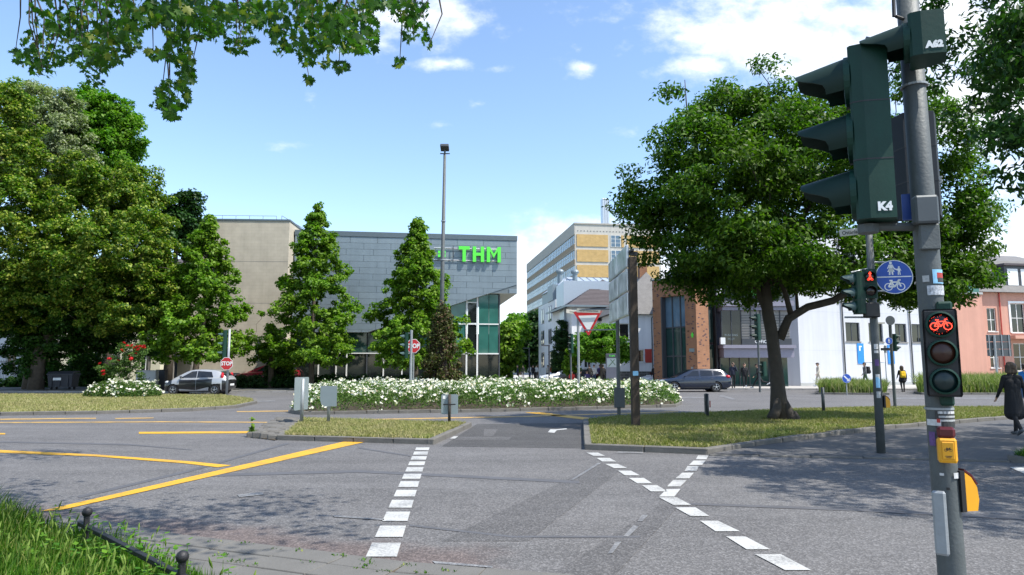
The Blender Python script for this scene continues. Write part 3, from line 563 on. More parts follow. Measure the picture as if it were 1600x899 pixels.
# seed heads standing over the tall grass
def seedheads():
    rng = np.random.default_rng(9); xs = [p[0] for p in FP]; ys = [p[1] for p in FP]
    x = rng.uniform(min(xs), max(xs), 1500); y = rng.uniform(min(ys), max(ys), 1500); k = in_poly(x, y, FP); x, y = x[k][:620], y[k][:620]
    mb = MB()
    for a, b in zip(x, y):
        h = rng.uniform(.28, .54) * (.55 + .45 * min(1, max(0, ((a + 3.8) * -.676 + (b - 6.1) * -.739) / .8))); t = rng.uniform(0, 6.28); l = rng.uniform(.01, .07); dx, dy = math.cos(t), math.sin(t); ln = rng.uniform(.05, .085)
        p0 = Vector((a, b, .02)); p1 = Vector((a + dx * l * .5, b + dy * l * .5, h * .7)); p2 = Vector((a + dx * l, b + dy * l, h)); p3 = p2 + Vector((dx * .35, dy * .35, .92)) * ln; p4 = p2 + Vector((dx * .3, dy * .3, .92)) * ln * .5
        mb.tube([p0, p1, p2], [.0018, .0016, .0014], 3, False); mb.tube([p2, p4, p3], [.004, .0085, .002], 5)
    tag(mb.build('seed_heads', 'blade_seed'), 'pale bristly seed heads standing above the tall near grass', 'grass', None, 'stuff')
    mb = MB()          # broad weeds low between the blades
    for i in range(700):
        while True:
            a, b = rng.uniform(min(xs), max(xs)), rng.uniform(min(ys), max(ys))
            if in_poly(np.array([a]), np.array([b]), FP)[0]: break
        h = rng.uniform(.08, .34); t = rng.uniform(0, 6.28)
        for q in range(5):
            u = t + q * 1.26 + rng.uniform(-.3, .3); s = rng.uniform(.025, .06); d = Vector((math.cos(u), math.sin(u), rng.uniform(-.3, .5))); w = Vector((-math.sin(u), math.cos(u), 0)) * s * .42; c = Vector((a, b, h + rng.uniform(-.05, .05)))
            mb.add([c, c + d * s * .5 + w, c + d * s * 1.1, c + d * s * .5 - w], [(0, 1, 2, 3)])
        mb.tube([(a, b, .0), (a, b, h)], .002, 3, False)
    tag(mb.build('weeds', 'leaf_bright'), 'small broad-leaved weeds among the tall near grass', 'weeds', None, 'stuff')
seedheads()
def gutter_weeds():
    mb = MB(); rng = random.Random(5)
    for px, py, n in ((460, 862, 2), (430, 858, 2), (530, 869, 4), (575, 876, 3), (560, 889, 3), (600, 893, 4), (640, 884, 4), (480, 880, 2), (385, 850, 2), (700, 893, 3), (660, 896, 3), (335, 848, 2), (575, 884, 3), (395, 884, 4), (370, 878, 5), (345, 868, 5)):
        for k in range(n * 5):
            c = G(px + rng.uniform(-12, 12), py + rng.uniform(-2, 2), .012); u = rng.uniform(0, 6.28); s = rng.uniform(.012, .04); d = Vector((math.cos(u) * .6, math.sin(u) * .6, rng.uniform(.3, 1))) * s; w = Vector((-math.sin(u), math.cos(u), 0)) * s * .25
            mb.add([c - w * .3, c + d * .5 + w, c + d, c + d * .5 - w], [(0, 1, 2, 3)])
    tag(mb.build('weeds', 'blade_tall'), 'tiny green weeds growing in the joints of the concrete gutter', 'weeds', None, 'stuff')
gutter_weeds()

# ------------------------------------------------------------------ foliage
def clumps(rng, lobes, n, shell=.5):
    w = np.array([(l[3] * l[4] + l[4] * l[5] + l[3] * l[5]) for l in lobes]); w = w / w.sum(); k = rng.choice(len(lobes), n, p=w)
    A = np.array(lobes)[k]; d = rng.normal(size=(n, 3)); d /= np.linalg.norm(d, axis=1)[:, None]
    r = (shell ** 2 + (1 - shell ** 2) * rng.random(n)) ** .5
    return A[:, :3] + d * A[:, 3:6] * r[:, None], d
def leaf_cloud(rng, cen, out, per, cr, ll, lw, flat=.65, up=.55, droop=.25, jit=.7):
    n = len(cen) * per; c = np.repeat(cen, per, 0); o = np.repeat(out, per, 0)
    sz = np.repeat(rng.uniform(.65, 1.25, len(cen)), per)
    g = rng.normal(size=(n, 3)); g /= np.linalg.norm(g, axis=1)[:, None]; g *= (rng.random(n) ** .45 * cr * sz)[:, None]; g[:, 2] *= flat
    pos = c + g; nrm = o * .35 + g / max(cr, 1e-6) * .5 + rng.normal(size=(n, 3)) * jit; nrm[:, 2] += up; nrm /= np.linalg.norm(nrm, axis=1)[:, None]
    ax = rng.normal(size=(n, 3)) + o * .4; ax[:, 2] -= droop; ax -= nrm * (ax * nrm).sum(1)[:, None]; ax /= np.linalg.norm(ax, axis=1)[:, None]
    sd_ = np.cross(nrm, ax); L_ = (ll * rng.uniform(.7, 1.25, n))[:, None]; W_ = (lw * rng.uniform(.75, 1.2, n))[:, None]
    b = pos - ax * L_ * .5; t = pos + ax * L_ * .5 - nrm * L_ * .12; m = pos - ax * L_ * .02
    l_ = m + sd_ * W_ * .5 + nrm * W_ * .16; r_ = m - sd_ * W_ * .5 + nrm * W_ * .16
    V = np.stack([b, r_, t, l_], 1).reshape(-1, 3); Q = np.arange(n * 4).reshape(n, 4); return V, Q
def limbs(mb, trunk, trad, cen, rng, r0=.09, tip=.012, maxn=60, sag=.12, n=6):
    """trunk polyline, then branches that grow out of the nearest existing wood towards the clump centres"""
    mb.tube(trunk, trad, 9); nodes = []; 
    for i in range(len(trunk) - 1):
        for k in range(6):
            t = k / 6; nodes.append((Vector(trunk[i]).lerp(Vector(trunk[i + 1]), t), trad[i] * (1 - t) + trad[i + 1] * t, i + t))
    hmin = len(trunk) * .35; live = [(p, r) for p, r, q in nodes if q >= hmin] or [(nodes[-1][0], nodes[-1][1])]
    sel = cen[rng.permutation(len(cen))[:maxn]]; top = Vector(trunk[-1]); order = np.argsort(np.linalg.norm(sel - np.array(top), axis=1))
    for i in order:
        c = Vector(sel[i]); best = min(live, key=lambda q: (q[0] - c).length + max(0, q[0].z - c.z) * .8); p, r = best; L_ = (c - p).length
        if L_ < .15: continue
        rs = min(r * .75, r0 * (.25 + L_ / 5)); rs = max(rs, tip * 1.3); pts = []; rad = []
        for k in range(5):
            t = k / 4; q = p.lerp(c, t) + Vector((rng.normal() * .05 * L_, rng.normal() * .05 * L_, (sag * L_ * math.sin(t * math.pi)) + rng.normal() * .02 * L_)) * (1 if 0 < k < 4 else 0); pts.append(q); rad.append(rs + (tip - rs) * t)
        mb.tube(pts, rad, n, False)
        for k in range(1, 5): live.append((pts[k], rad[k]))
def lobe_px(px, py, rx, ry, Y, dy=0.0, depth=None):
    c = P(px, py, Y + dy); s = (Y + dy) / F; return (c.x, c.y, c.z, rx * s, (depth if depth else rx * s), ry * s)
def tree(name, label, lobes, trunk, trad, lm, per=60, ncl=400, cr=.6, ll=.2, lw=.13, seed=1, bark='bark', group=None, shell=.5, flat=.65, up=.55, droop=.25, nb=60, extra=None, cat='tree', r0=.09, jit=.7, sag=.12, pre=None):
    rng = np.random.default_rng(seed); base = Vector(trunk[0]); t = thing(name, label, cat, base, 0, group)
    lob = [(l[0] - base.x, l[1] - base.y, l[2] - base.z, *l[3:]) for l in lobes]; cen, out = pre if pre else clumps(rng, lob, ncl, shell)
    mb = MB(); limbs(mb, [Vector(p) - base for p in trunk], trad, cen, rng, r0, maxn=nb, sag=sag)
    if extra:
        for pts, rad in extra: mb.tube([Vector(p) - base for p in pts], rad, 8, True)
    mb.build('trunk', bark, t, smooth=True)
    V, Q = leaf_cloud(rng, cen, out, per, cr, ll, lw, flat, up, droop, jit)
    keep = (V.reshape(-1, 4, 3)[:, :, 2].min(1) > .03); Q = Q[keep]
    link('crown', np_mesh('crown', V, Q, lm), t, kind='stuff'); return t

# the spreading tree on the island
YT = 20.2
L1 = [lobe_px(*a) for a in ((1030, 290, 55, 60, YT, 0), (1075, 235, 70, 65, YT, -1), (1060, 350, 62, 42, YT, .5), (1120, 185, 70, 50, YT, 0), (1150, 300, 110, 90, YT, 1.5), (1140, 290, 90, 80, YT, -2.2), (1205, 190, 90, 62, YT, -.5), (1260, 240, 110, 80, YT, -2.0),
     (1280, 200, 90, 60, YT, 1.5), (1340, 260, 90, 95, YT, 0), (1100, 395, 60, 36, YT, -1), (1150, 425, 70, 36, YT, 0), (1200, 380, 90, 50, YT, -2.5), (1200, 400, 80, 42, YT, 2.2), (1290, 390, 90, 62, YT, -1.5), (1370, 400, 85, 58, YT, 0), (1440, 330, 90, 95, YT, 0.4),
     (1440, 220, 85, 60, YT, 0), (1490, 380, 62, 70, YT, 0), (1520, 290, 50, 80, YT, .5), (1460, 440, 60, 40, YT, -.5), (1510, 440, 42, 35, YT, .3), (1330, 440, 62, 28, YT, .5), (1085, 425, 50, 26, YT, .8), (1125, 452, 34, 18, YT, 0), (1180, 452, 50, 24, YT, 1.2), (1260, 432, 55, 30, YT, .8), (1420, 458, 50, 22, YT, .4), (1150, 400, 60, 40, YT, -2.2), (1000, 330, 36, 44, YT, .3), (1020, 385, 40, 26, YT, .2), (1045, 140, 10, 8, YT, 0), (1070, 130, 10, 10, YT, 0), (1200, 105, 11, 18, YT, 0), (1200, 135, 12, 12, YT, 0), (1300, 90, 22, 10, YT, 0), (1425, 140, 30, 18, YT, 0))]
def pl(*a): return [P(x, y, YT + d) for x, y, d in a]
b0 = G(1221, 662)
trunk = [Vector((b0.x, YT, .05)), P(1216, 610, YT), P(1211, 560, YT), P(1206, 520, YT), P(1200, 490, YT), P(1196, 440, YT), P(1200, 380, YT), P(1195, 300, YT)]
trad = [.30, .215, .185, .18, .175, .13, .11, .06]
ex = [(pl((1218, 530, 0), (1232, 498, -.1), (1262, 480, -.2), (1302, 470, -.3), (1338, 448, -.3), (1380, 412, -.2), (1430, 370, 0), (1480, 330, 0)), [.15, .13, .115, .11, .095, .07, .05, .025]),
      (pl((1203, 500, 0), (1185, 455, .1), (1165, 425, .2), (1135, 390, .2), (1100, 350, .2), (1070, 310, 0)), [.13, .10, .085, .07, .05, .025]),
      (pl((1236, 492, -.1), (1226, 455, -.3), (1212, 425, -.4), (1205, 390, -.5)), [.09, .07, .06, .04]), (pl((1246, 483, -.1), (1244, 455, 0), (1228, 428, .2), (1222, 400, .3)), [.055, .045, .04, .03]),
      (pl((1200, 440, 0), (1225, 400, -.8), (1260, 330, -1.2), (1290, 260, -1.2)), [.13, .1, .07, .03]), (pl((1198, 450, 0), (1170, 380, .8), (1145, 310, 1), (1130, 240, .8)), [.12, .09, .06, .03]),
      (pl((1207, 655, -.3), (1214, 640, -.25), (1216, 610, 0)), [.16, .13, .08]), (pl((1238, 664, -.2), (1234, 645, -.2), (1221, 618, 0)), [.17, .14, .09]), (pl((1202, 660, .2), (1210, 640, .1), (1214, 615, 0)), [.14, .11, .08]),
      (pl((1236, 660, -.15), (1240, 651, -.2), (1239, 643, -.2)), [.17, .20, .10]), (pl((1200, 130, 0), (1202, 200, 0)), [.015, .03]), (pl((1070, 125, 0), (1075, 200, 0)), [.012, .03]), (pl((1425, 135, 0), (1430, 230, 0)), [.012, .03])]
tree('spreading_tree', 'broad spreading tree with a thick forked trunk and burl on the grass island', L1, trunk, trad, 'leaf_magnolia', 122, 1060, .56, .16, .072, 11, 'bark_dark', shell=.6, nb=130, extra=ex, r0=.10, droop=.7, flat=.5, sag=.08, up=.75)

# chestnut reaching in at the right edge
YC = 9.0
L2 = [lobe_px(*a) for a in ((1585, 90, 60, 60, YC, .3), (1620, 190, 75, 70, YC, 0), (1590, 230, 42, 50, YC, .6), (1640, 60, 95, 90, YC, .5), (1615, 290, 35, 40, YC, .2), (1560, 125, 45, 28, YC, .2), (1640, 0, 90, 70, YC, 0))] + \
     [(9.8, 10, 6.6, 2.6, 2.6, 1.8), (12.5, 8.5, 8.0, 3.0, 3.0, 2.2), (12.2, 12.5, 7.4, 3.0, 2.6, 2.0), (14.5, 10.5, 7.2, 2.8, 3.0, 2.2), (10.6, 7.0, 7.6, 2.6, 2.4, 1.8), (15, 14, 6.2, 3.0, 2.6, 1.6), (9.5, 13.2, 8.0, 2.0, 2.0, 1.5), (16.5, 11.5, 7.6, 3.2, 3.0, 1.6), (18.5, 15, 7.0, 3.2, 3.0, 1.5), (14, 12.5, 8.6, 3, 3, 1.4)]
tree('chestnut_tree', 'dark chestnut crown reaching in at the upper right corner', L2, [(12.6, 10, 0), (12.5, 10, 2), (12.3, 10, 4), (12.2, 10, 6.5)], [.42, .35, .3, .16], 'leaf_chestnut', 80, 800, .46, .16, .06, 12, 'bark_dark', shell=.45, nb=50, droop=.8, flat=.6)

# left hand trees
def pyramid(px, Y, py_top, py_bot, wpx, seed, name='sweetgum_tree', label='', base_px=None, lm='leaf_gum', ncl=420, per=60, ll=.22, lw=.17, prof=None, lean=0):
    rng = np.random.default_rng(seed); zt = P(px, py_top, Y).z; zb = P(px, py_bot, Y).z; x0 = P(px, 573, Y).x; rw = wpx / 2 * Y / F; lob = []
    ph = rng.uniform(0, 6.28, 12); n = int(ncl * 1.3); cen = []; out = []
    def rad(t, a): return rw * ((1 - t) ** .80 * (1 if t > .14 else .72 + 2.0 * t) + .035) * (.80 + .17 * math.sin(t * 29 + ph[0] + 1.8 * math.sin(a * 2 + ph[1])) + .27 * math.sin(a * 3 + ph[int(t * 9)]))
    while len(cen) < n:
        t = rng.random(); a = rng.uniform(0, 6.283); R_ = rad(t, a)
        if rng.random() > (R_ / rw) * .9 + .10: continue
        q = R_ * (.35 + .65 * rng.random() ** .55); z = zb + (zt - zb) * t - .10 * q + rng.normal() * .08
        cen.append((math.cos(a) * q, math.sin(a) * q, z)); out.append((math.cos(a), math.sin(a), .25))
    cen = np.array(cen); out = np.array(out); out /= np.linalg.norm(out, axis=1)[:, None]; lob = []
    xb = P(base_px if base_px else px, 573, Y).x
    trunk = [(xb, Y, 0), (xb * .7 + x0 * .3, Y, 1.6), (x0, Y, 4), (x0, Y, zb + (zt - zb) * .6), (x0, Y, zt - .1)]; cen[:, 0] += x0 - xb
    return tree(name, label, lob, trunk, [.22, .19, .15, .08, .02], lm, int(per * .8), int(ncl * 1.6), .36, ll, lw, seed, 'bark', None, .4, .7, 1.0, .3, 90, r0=.05, sag=.02, pre=(cen, out))
pyramid(487, 47.5, 322, 566, 190, 21, label='conical sweetgum tree standing before the join of the beige and zinc facades', ncl=520)
pyramid(649, 46.0, 345, 566, 178, 22, label='conical sweetgum tree directly beside the tall lamp mast', ncl=500)
pyramid(314, 43.9, 338, 560, 180, 23, label='conical sweetgum tree in front of the beige wall behind the silver car', base_px=303, ncl=440)
pyramid(424, 49.0, 505, 565, 66, 24, 'young_tree', 'small young tree between the red car and the beige wall', ncl=60, per=50)
def blob_tree(name, label, lobs, Y, base, tr, lm, ncl, per, cr, ll, lw, seed, h=4.5, **kw):
    kw.setdefault('up', .9)
    L_ = [lobe_px(a[0], a[1], a[2], a[3], Y, *(a[4:])) for a in lobs]; xb = P(base, 573, Y).x; cx = sum(l[0] for l in L_) / len(L_); cz = max(l[2] for l in L_)
    return tree(name, label, L_, [(xb, Y, 0), (xb + .1, Y, h * .5), ((xb * 2 + cx) / 3, Y, h), ((xb + cx) / 2, Y, h + (cz - h) * .5), (cx, Y, cz)], [tr, tr * .8, tr * .7, tr * .45, tr * .15], lm, per, ncl, cr, ll, lw, seed, **kw)
blob_tree('lime_tree', 'large rounded lime tree with yellowish flower clusters over the waste bin', [(150, 330, 85, 75, -1), (195, 300, 70, 52, 0), (130, 275, 50, 38, 0), (215, 320, 50, 52, .5), (225, 380, 58, 66, -1), (165, 390, 95, 70, -3), (100, 350, 60, 70, -1), (190, 450, 100, 52, -2), (120, 440, 80, 60, -2), (235, 440, 48, 45, 0), (80, 420, 60, 60, 0), (200, 500, 70, 25, -1), (90, 490, 70, 35, 0)], 45.2, 58, .5, 'leaf_lime', 1000, 120, .52, .19, .145, 31, h=5, nb=70, up=.8)
blob_tree('lime_tree', 'yellow green lime tree cut off by the left edge of the frame', [(-20, 180, 80, 60, 0), (10, 250, 70, 60, 0), (-10, 330, 85, 70, -1), (20, 420, 60, 60, 0), (-40, 460, 80, 60, 0), (15, 160, 40, 35, 0), (30, 320, 45, 60, .5)], 42, -40, .45, 'leaf_lime', 560, 110, .52, .19, .145, 32, h=5, nb=40, up=.8)
blob_tree('dark_tree', 'dark leafy tree with ivy on its trunk behind the left lawn', [(40, 500, 50, 40, 0), (100, 520, 60, 40, 0), (20, 430, 60, 60, 0), (90, 440, 70, 60, 0), (60, 540, 38, 32, -.6), (150, 500, 60, 36, 0), (215, 485, 60, 45, 0), (255, 480, 40, 50, 0), (60, 570, 30, 26, -.5), (110, 480, 70, 45, -1), (170, 530, 40, 22, 1.5), (30, 560, 30, 30, 1), (120, 550, 34, 28, 3), (240, 535, 30, 22, 2.5), (15, 480, 50, 50, 0)], 46.2, 50, .55, 'leaf_lime_deep', 760, 110, .58, .2, .15, 33, h=4, nb=50)
blob_tree('silver_tree', 'tall silvery green tree rising behind the lime trees', [(60, 180, 55, 45, 0), (90, 220, 55, 55, 0), (50, 260, 60, 60, 0), (110, 270, 40, 60, 0), (40, 150, 35, 25, 0), (100, 170, 30, 30, 0)], 58, 60, .4, 'leaf_silver', 460, 110, .72, .26, .15, 34, h=8, nb=30)
blob_tree('maple_tree', 'bright green maple crown behind the silvery tree', [(165, 190, 50, 42, 0), (140, 170, 32, 28, 0), (195, 215, 32, 35, 0), (165, 240, 55, 40, 0), (125, 210, 25, 25, 0), (145, 145, 18, 12, 0)], 62, 165, .4, 'leaf_bright', 320, 100, .75, .3, .22, 35, h=9, nb=30)
blob_tree('dark_tree', 'dark ragged tree top just left of the roof railing', [(285, 320, 30, 22, 0), (270, 350, 40, 40, 0), (300, 310, 16, 12, 0), (265, 400, 50, 60, 0)], 50, 262, .35, 'leaf_dark', 220, 60, .6, .26, .2, 36, h=6, nb=30)
# trees at the end of the side street and beside the houses
blob_tree('street_tree', 'dense dark green tree in front of the white house at the street end', [(845, 515, 24, 30, 0), (835, 540, 26, 30, 0), (860, 530, 18, 40, 0), (825, 560, 18, 20, 0), (838, 495, 14, 12, 0)], 92, 838, .35, 'leaf_dark', 200, 60, .9, .5, .36, 37, h=4, nb=20)
blob_tree('street_tree', 'lighter green street tree right beside the glass corner', [(790, 535, 18, 28, 0), (800, 555, 18, 24, 0), (785, 565, 16, 22, 0), (810, 520, 14, 20, 2)], 84, 795, .3, 'leaf_gum', 170, 60, .9, .5, .36, 38, h=3, nb=20)
blob_tree('street_tree', 'pale green tree far back in the middle of the street', [(812, 505, 20, 16, 0), (800, 520, 24, 20, 0), (825, 520, 20, 22, 0)], 130, 812, .35, 'leaf_bright', 160, 50, 1.2, .7, .5, 39, h=4, nb=14)
blob_tree('small_tree', 'small bright green tree in front of the dark roofed villa', [(945, 540, 34, 24, 0), (925, 550, 26, 20, 0), (968, 548, 20, 20, 0), (945, 520, 22, 16, 0), (915, 535, 16, 14, 0)], 56, 938, .13, 'leaf_bright', 220, 60, .5, .26, .18, 40, h=2.2, nb=30)
blob_tree('conifer', 'dark slender conifer between the white house and the villa', [(878, 512, 9, 14, 0), (877, 530, 15, 16, 0), (879, 552, 19, 18, 0), (880, 570, 20, 14, 0)], 68, 879, .16, 'leaf_dark', 170, 60, .5, .3, .1, 41, h=3, nb=20, droop=.8)
blob_tree('small_tree', 'light leafy sapling beside the small signal left of the villa', [(897, 560, 13, 14, 0), (892, 575, 12, 10, 0), (900, 548, 8, 8, 0)], 57, 897, .07, 'leaf_gum', 60, 50, .4, .24, .16, 42, h=2, nb=12)

# maple boughs hanging in over the camera: the tree stands beside and behind it
MAPLE = [(0, -.50), (.07, -.28), (.34, -.36), (.26, -.18), (.52, -.02), (.36, .04), (.44, .26), (.2, .16), (.14, .3), (0, .56), (-.14, .3), (-.2, .16), (-.44, .26), (-.36, .04), (-.52, -.02), (-.26, -.18), (-.34, -.36), (-.07, -.28)]
def maple():
    rng = np.random.default_rng(77); base = Vector((-7.2, 1.2, 0)); t = thing('overhanging_maple', 'maple tree whose drooping lobed leaves hang in from above at the upper left', 'tree', base)
    sprays = [(150, 20, 110, 40, 300), (110, 62, 80, 30, 150), (60, 92, 40, 14, 50), (165, 75, 40, 30, 80), (70, 108, 22, 14, 26), (150, 112, 22, 22, 30), (130, 90, 40, 20, 50), (290, 20, 80, 22, 170), (300, 45, 50, 20, 80), (275, 75, 18, 30, 50), (290, 110, 14, 34, 56), (270, 150, 28, 26, 60), (268, 182, 12, 8, 10), (240, 85, 16, 8, 12), (255, 165, 20, 8, 12), (335, 50, 18, 16, 24),
              (385, 30, 45, 40, 110), (372, 72, 24, 14, 30), (470, 20, 110, 22, 260), (490, 55, 70, 30, 160), (440, 75, 12, 16, 16), (545, 50, 50, 34, 110), (570, 65, 20, 20, 26), (480, 92, 14, 18, 18), (482, 125, 8, 8, 7), (535, 105, 14, 10, 12), (510, 98, 10, 8, 8), (635, 20, 26, 22, 50), (640, 45, 14, 22, 26), (655, 30, 14, 40, 24), (668, 65, 7, 12, 8), (624, 100, 8, 10, 8), (600, 5, 40, 10, 40), (30, 82, 18, 8, 10), (205, 45, 16, 40, 50), (255, 15, 40, 12, 40)]
    N = []; C = []
    for (px, py, rx, ry, n) in sprays:
        Yb = 6.4 + .9 * math.sin(px * .02) + rng.uniform(-.3, .3)
        for k in range(int(n * 1.75)):
            r = rng.random() ** .5; a = rng.uniform(0, 6.283); p = P(px + rx * r * math.cos(a), py + ry * r * math.sin(a), Yb + rng.normal() * .45); C.append((p.x, p.y, p.z)); N.append(1)
    seen = len(C)
    for (x, y, z, rx, ry, rz, n) in ((-3.2, 6.2, 6.9, 2.8, 1.8, 1.0, 650), (-6, 4.5, 8.0, 3.0, 3.0, 1.8, 700), (-2.2, 3.6, 7.6, 2.4, 2.0, .9, 350), (-8.5, 1.5, 9, 3, 3, 2, 500), (1.1, 5.6, 7.3, 2.1, 1.5, .8, 520), (-.6, 4.2, 7.8, 1.6, 1.2, .7, 250), (-4.6, 10.6, 8.9, 1.9, 1.4, .6, 330)):
        d = rng.normal(size=(n, 3)); d /= np.linalg.norm(d, axis=1)[:, None]; d *= (rng.random(n) ** .4)[:, None]
        cl = d[:max(6, n // 26)]
        for q in range(int(n * 1.6)): e = cl[q % len(cl)]; g = rng.normal(size=3) * .26; C.append((x + e[0] * rx + g[0], y + e[1] * ry + g[1], z + e[2] * rz + g[2] * .6))
    C = np.array(C) - np.array(base); n = len(C)
    nrm = rng.normal(size=(n, 3)) * .8; nrm[:, 2] += .22; nrm[:, 1] -= .1; nrm /= np.linalg.norm(nrm, axis=1)[:, None]
    ax = rng.normal(size=(n, 3)) * .6; ax[:, 2] -= 1.2; ax -= nrm * (ax * nrm).sum(1)[:, None]; ax /= np.linalg.norm(ax, axis=1)[:, None]; sd_ = np.cross(ax, nrm)
    size = rng.uniform(.052, .092, n); size[seen:] *= 1.5
    poly = np.array(MAPLE); k = len(poly); prof = np.zeros((k + 1, 3)); prof[1:, :2] = poly; prof[1:, 2] = -.35 * np.abs(poly[:, 0]) ** 1.5 - .12 * np.maximum(poly[:, 1], 0); tri = np.array([(0, 1 + i, 1 + (i + 1) % k) for i in range(k)])
    me = np_mesh('leaf', prof, tri, 'leaf_maple')
    leaves = rng.permutation(seen)[:300]; single = np.zeros(n, bool); single[leaves] = True
    for i in leaves:
        o = link('leaf', me, t); m4 = Matrix(((sd_[i][0], ax[i][0], nrm[i][0], C[i][0]), (sd_[i][1], ax[i][1], nrm[i][1], C[i][1]), (sd_[i][2], ax[i][2], nrm[i][2], C[i][2]), (0, 0, 0, 1))) @ Matrix.Scale(size[i], 4); o.matrix_local = m4
    idx = np.where(~single)[0]
    V = C[idx][:, None] + size[idx][:, None, None] * (prof[None, :, 0:1] * sd_[idx][:, None] + prof[None, :, 1:2] * ax[idx][:, None] + prof[None, :, 2:3] * nrm[idx][:, None])
    Q = (np.arange(len(idx))[:, None, None] * (k + 1) + tri[None]).reshape(-1, 3)
    link('foliage', np_mesh('foliage', V.reshape(-1, 3), Q, 'leaf_maple'), t, kind='stuff')
    mb = MB(); top = [(0, 0, 0), (.1, .1, 2.5), (.3, .3, 5), (.8, 1.2, 7), (1.5, 2.5, 8.2)]; mb.tube(top, [.4, .33, .27, .2, .12], 10); mb.build('trunk', 'bark', t, smooth=True)
    mb = MB(); rr = random.Random(3)
    for (x, y, z) in ((1.2, 5.6, 7.3), (-4.5, 10.4, 8.9), (-5.5, 6.3, 6.2), (-4.2, 6.6, 6.2), (-3.0, 6.8, 6.3), (-1.9, 6.4, 6.2), (-.9, 6.6, 6.2), (-6.2, 5, 7)):
        e = Vector((x, y, z)) - base; s = Vector((.8, 1.2, 7)); mb.tube([s, s.lerp(e, .4) + Vector((0, 0, 1.0)), s.lerp(e, .75) + Vector((0, 0, .7)), e], [.09, .06, .035, .015], 6, False)
    for (px, py, n) in sprays and [(s[0], s[1], s[4]) for s in sprays]:
        for q in range(3 if n > 20 else 1):
            b = P(px + rr.uniform(-8, 8), py + rr.uniform(-4, 8), 6.5 + rr.uniform(-.4, .4)) - base; a = P(px + rr.uniform(-25, 25), min(py - 70, -30), 6.5) - base; c = a.lerp(b, .5) + Vector((rr.uniform(-.1, .1), rr.uniform(-.1, .1), 0)); mb.tube([a, c, b], [.011, .007, .003], 4, False)
    mb.build('branch', 'twig', t)
maple()

# roses
def roses(name, label, poly, h, nleaf, nflow, seed, cr=.05, flower='petal_white', edge=.5, cat='rose bed', hv=None):
    rng = np.random.default_rng(seed); c = np.array([[p[0], p[1]] for p in poly]).mean(0); t = thing(name, label, cat, (c[0], c[1], .1))
    xs = [p[0] for p in poly]; ys = [p[1] for p in poly]
    def pts(n):
        X = np.zeros(0); Y = np.zeros(0)
        while len(X) < n:
            x = rng.uniform(min(xs), max(xs), n * 2); y = rng.uniform(min(ys), max(ys), n * 2); k = in_poly(x, y, poly); X = np.concatenate([X, x[k]]); Y = np.concatenate([Y, y[k]])
        return X[:n], Y[:n]
    def hgt(X, Y):
        d = np.full(len(X), 9.0)
        for i in range(len(poly)):
            a = np.array(poly[i][:2]); b = np.array(poly[(i + 1) % len(poly)][:2]); ab = b - a; q = np.clip(((X - a[0]) * ab[0] + (Y - a[1]) * ab[1]) / (ab @ ab), 0, 1); d = np.minimum(d, np.hypot(X - a[0] - q * ab[0], Y - a[1] - q * ab[1]))
        e = np.clip(d / edge, 0, 1) ** .45; return h * e * (.84 + .2 * np.sin(X * 2.1 + np.sin(Y * 1.7)) * np.sin(Y * 2.6 + X * .7) + .06 * np.sin(X * 5.3) * np.cos(Y * 4.7))
    X, Y = pts(nleaf); H = hgt(X, Y); z = H * rng.random(nleaf) ** .42; cen = np.stack([X - c[0], Y - c[1], z], 1); V, Q = leaf_cloud(rng, cen, np.tile([[0, 0, 1.0]], (nleaf, 1)), 1, .04, .085, .06, 1, .5, .1, .8)
    link('foliage', np_mesh('foliage', V, Q, 'leaf_rose'), t, kind='stuff')
    # blossoms in heads of a few, cupped rings of petals
    nh = nflow // 4; X, Y = pts(nh); H = hgt(X, Y); hc = np.stack([X - c[0], Y - c[1], H * (1 - .5 * rng.random(nh) ** 2.2) + .03], 1); dn = np.sin(X * 1.3 + 2 * np.sin(Y * .9)) * np.sin(Y * 1.7 + X * .4) + .6 * np.sin(X * 3.7 + Y * 2.9) + rng.normal(size=nh) * .5; hc = hc[dn > -.55]; nh = len(hc); f = np.repeat(hc, 4, 0) + rng.normal(size=(nh * 4, 3)) * np.array([.075, .075, .045]); n = len(f)
    up = rng.normal(size=(n, 3)) * .5; up[:, 2] += .7; up[:, 1] -= .5; up /= np.linalg.norm(up, axis=1)[:, None]; a = np.cross(up, rng.normal(size=(n, 3))); a /= np.linalg.norm(a, axis=1)[:, None]; b = np.cross(up, a); s = (cr * rng.choice([.5, .75, 1.0, 1.2], n))[:, None]
    VV = []; QQ = []; o = 0
    for k in range(5):
        u = 2 * math.pi * k / 5; e1 = a * math.cos(u) + b * math.sin(u); e2 = -a * math.sin(u) + b * math.cos(u)
        VV.append(np.stack([f, f + s * (e1 * .6 + e2 * .5 + up * .1), f + s * (e1 * 1.05 + up * .45), f + s * (e1 * .6 - e2 * .5 + up * .1)], 1).reshape(-1, 3)); QQ.append(np.arange(n * 4).reshape(n, 4) + o); o += n * 4
    link('blossoms', np_mesh('blossoms', np.concatenate(VV), np.concatenate(QQ), flower), t, kind='stuff'); return t
roses('rose_bed', 'long bed of white roses in bloom across the middle of the junction', inset(PC, .05), .90, 80000, 12500, 51, .055, edge=.55)
EL = [(G(193, 623).x + math.cos(a) * 1.95, 35.4 + math.sin(a) * 1.1) for a in [i * math.pi / 8 for i in range(16)]]
roses('rose_bed', 'small low bed of white roses at the foot of the red rose bush', EL, .86, 9000, 1150, 52, .06, edge=.5)
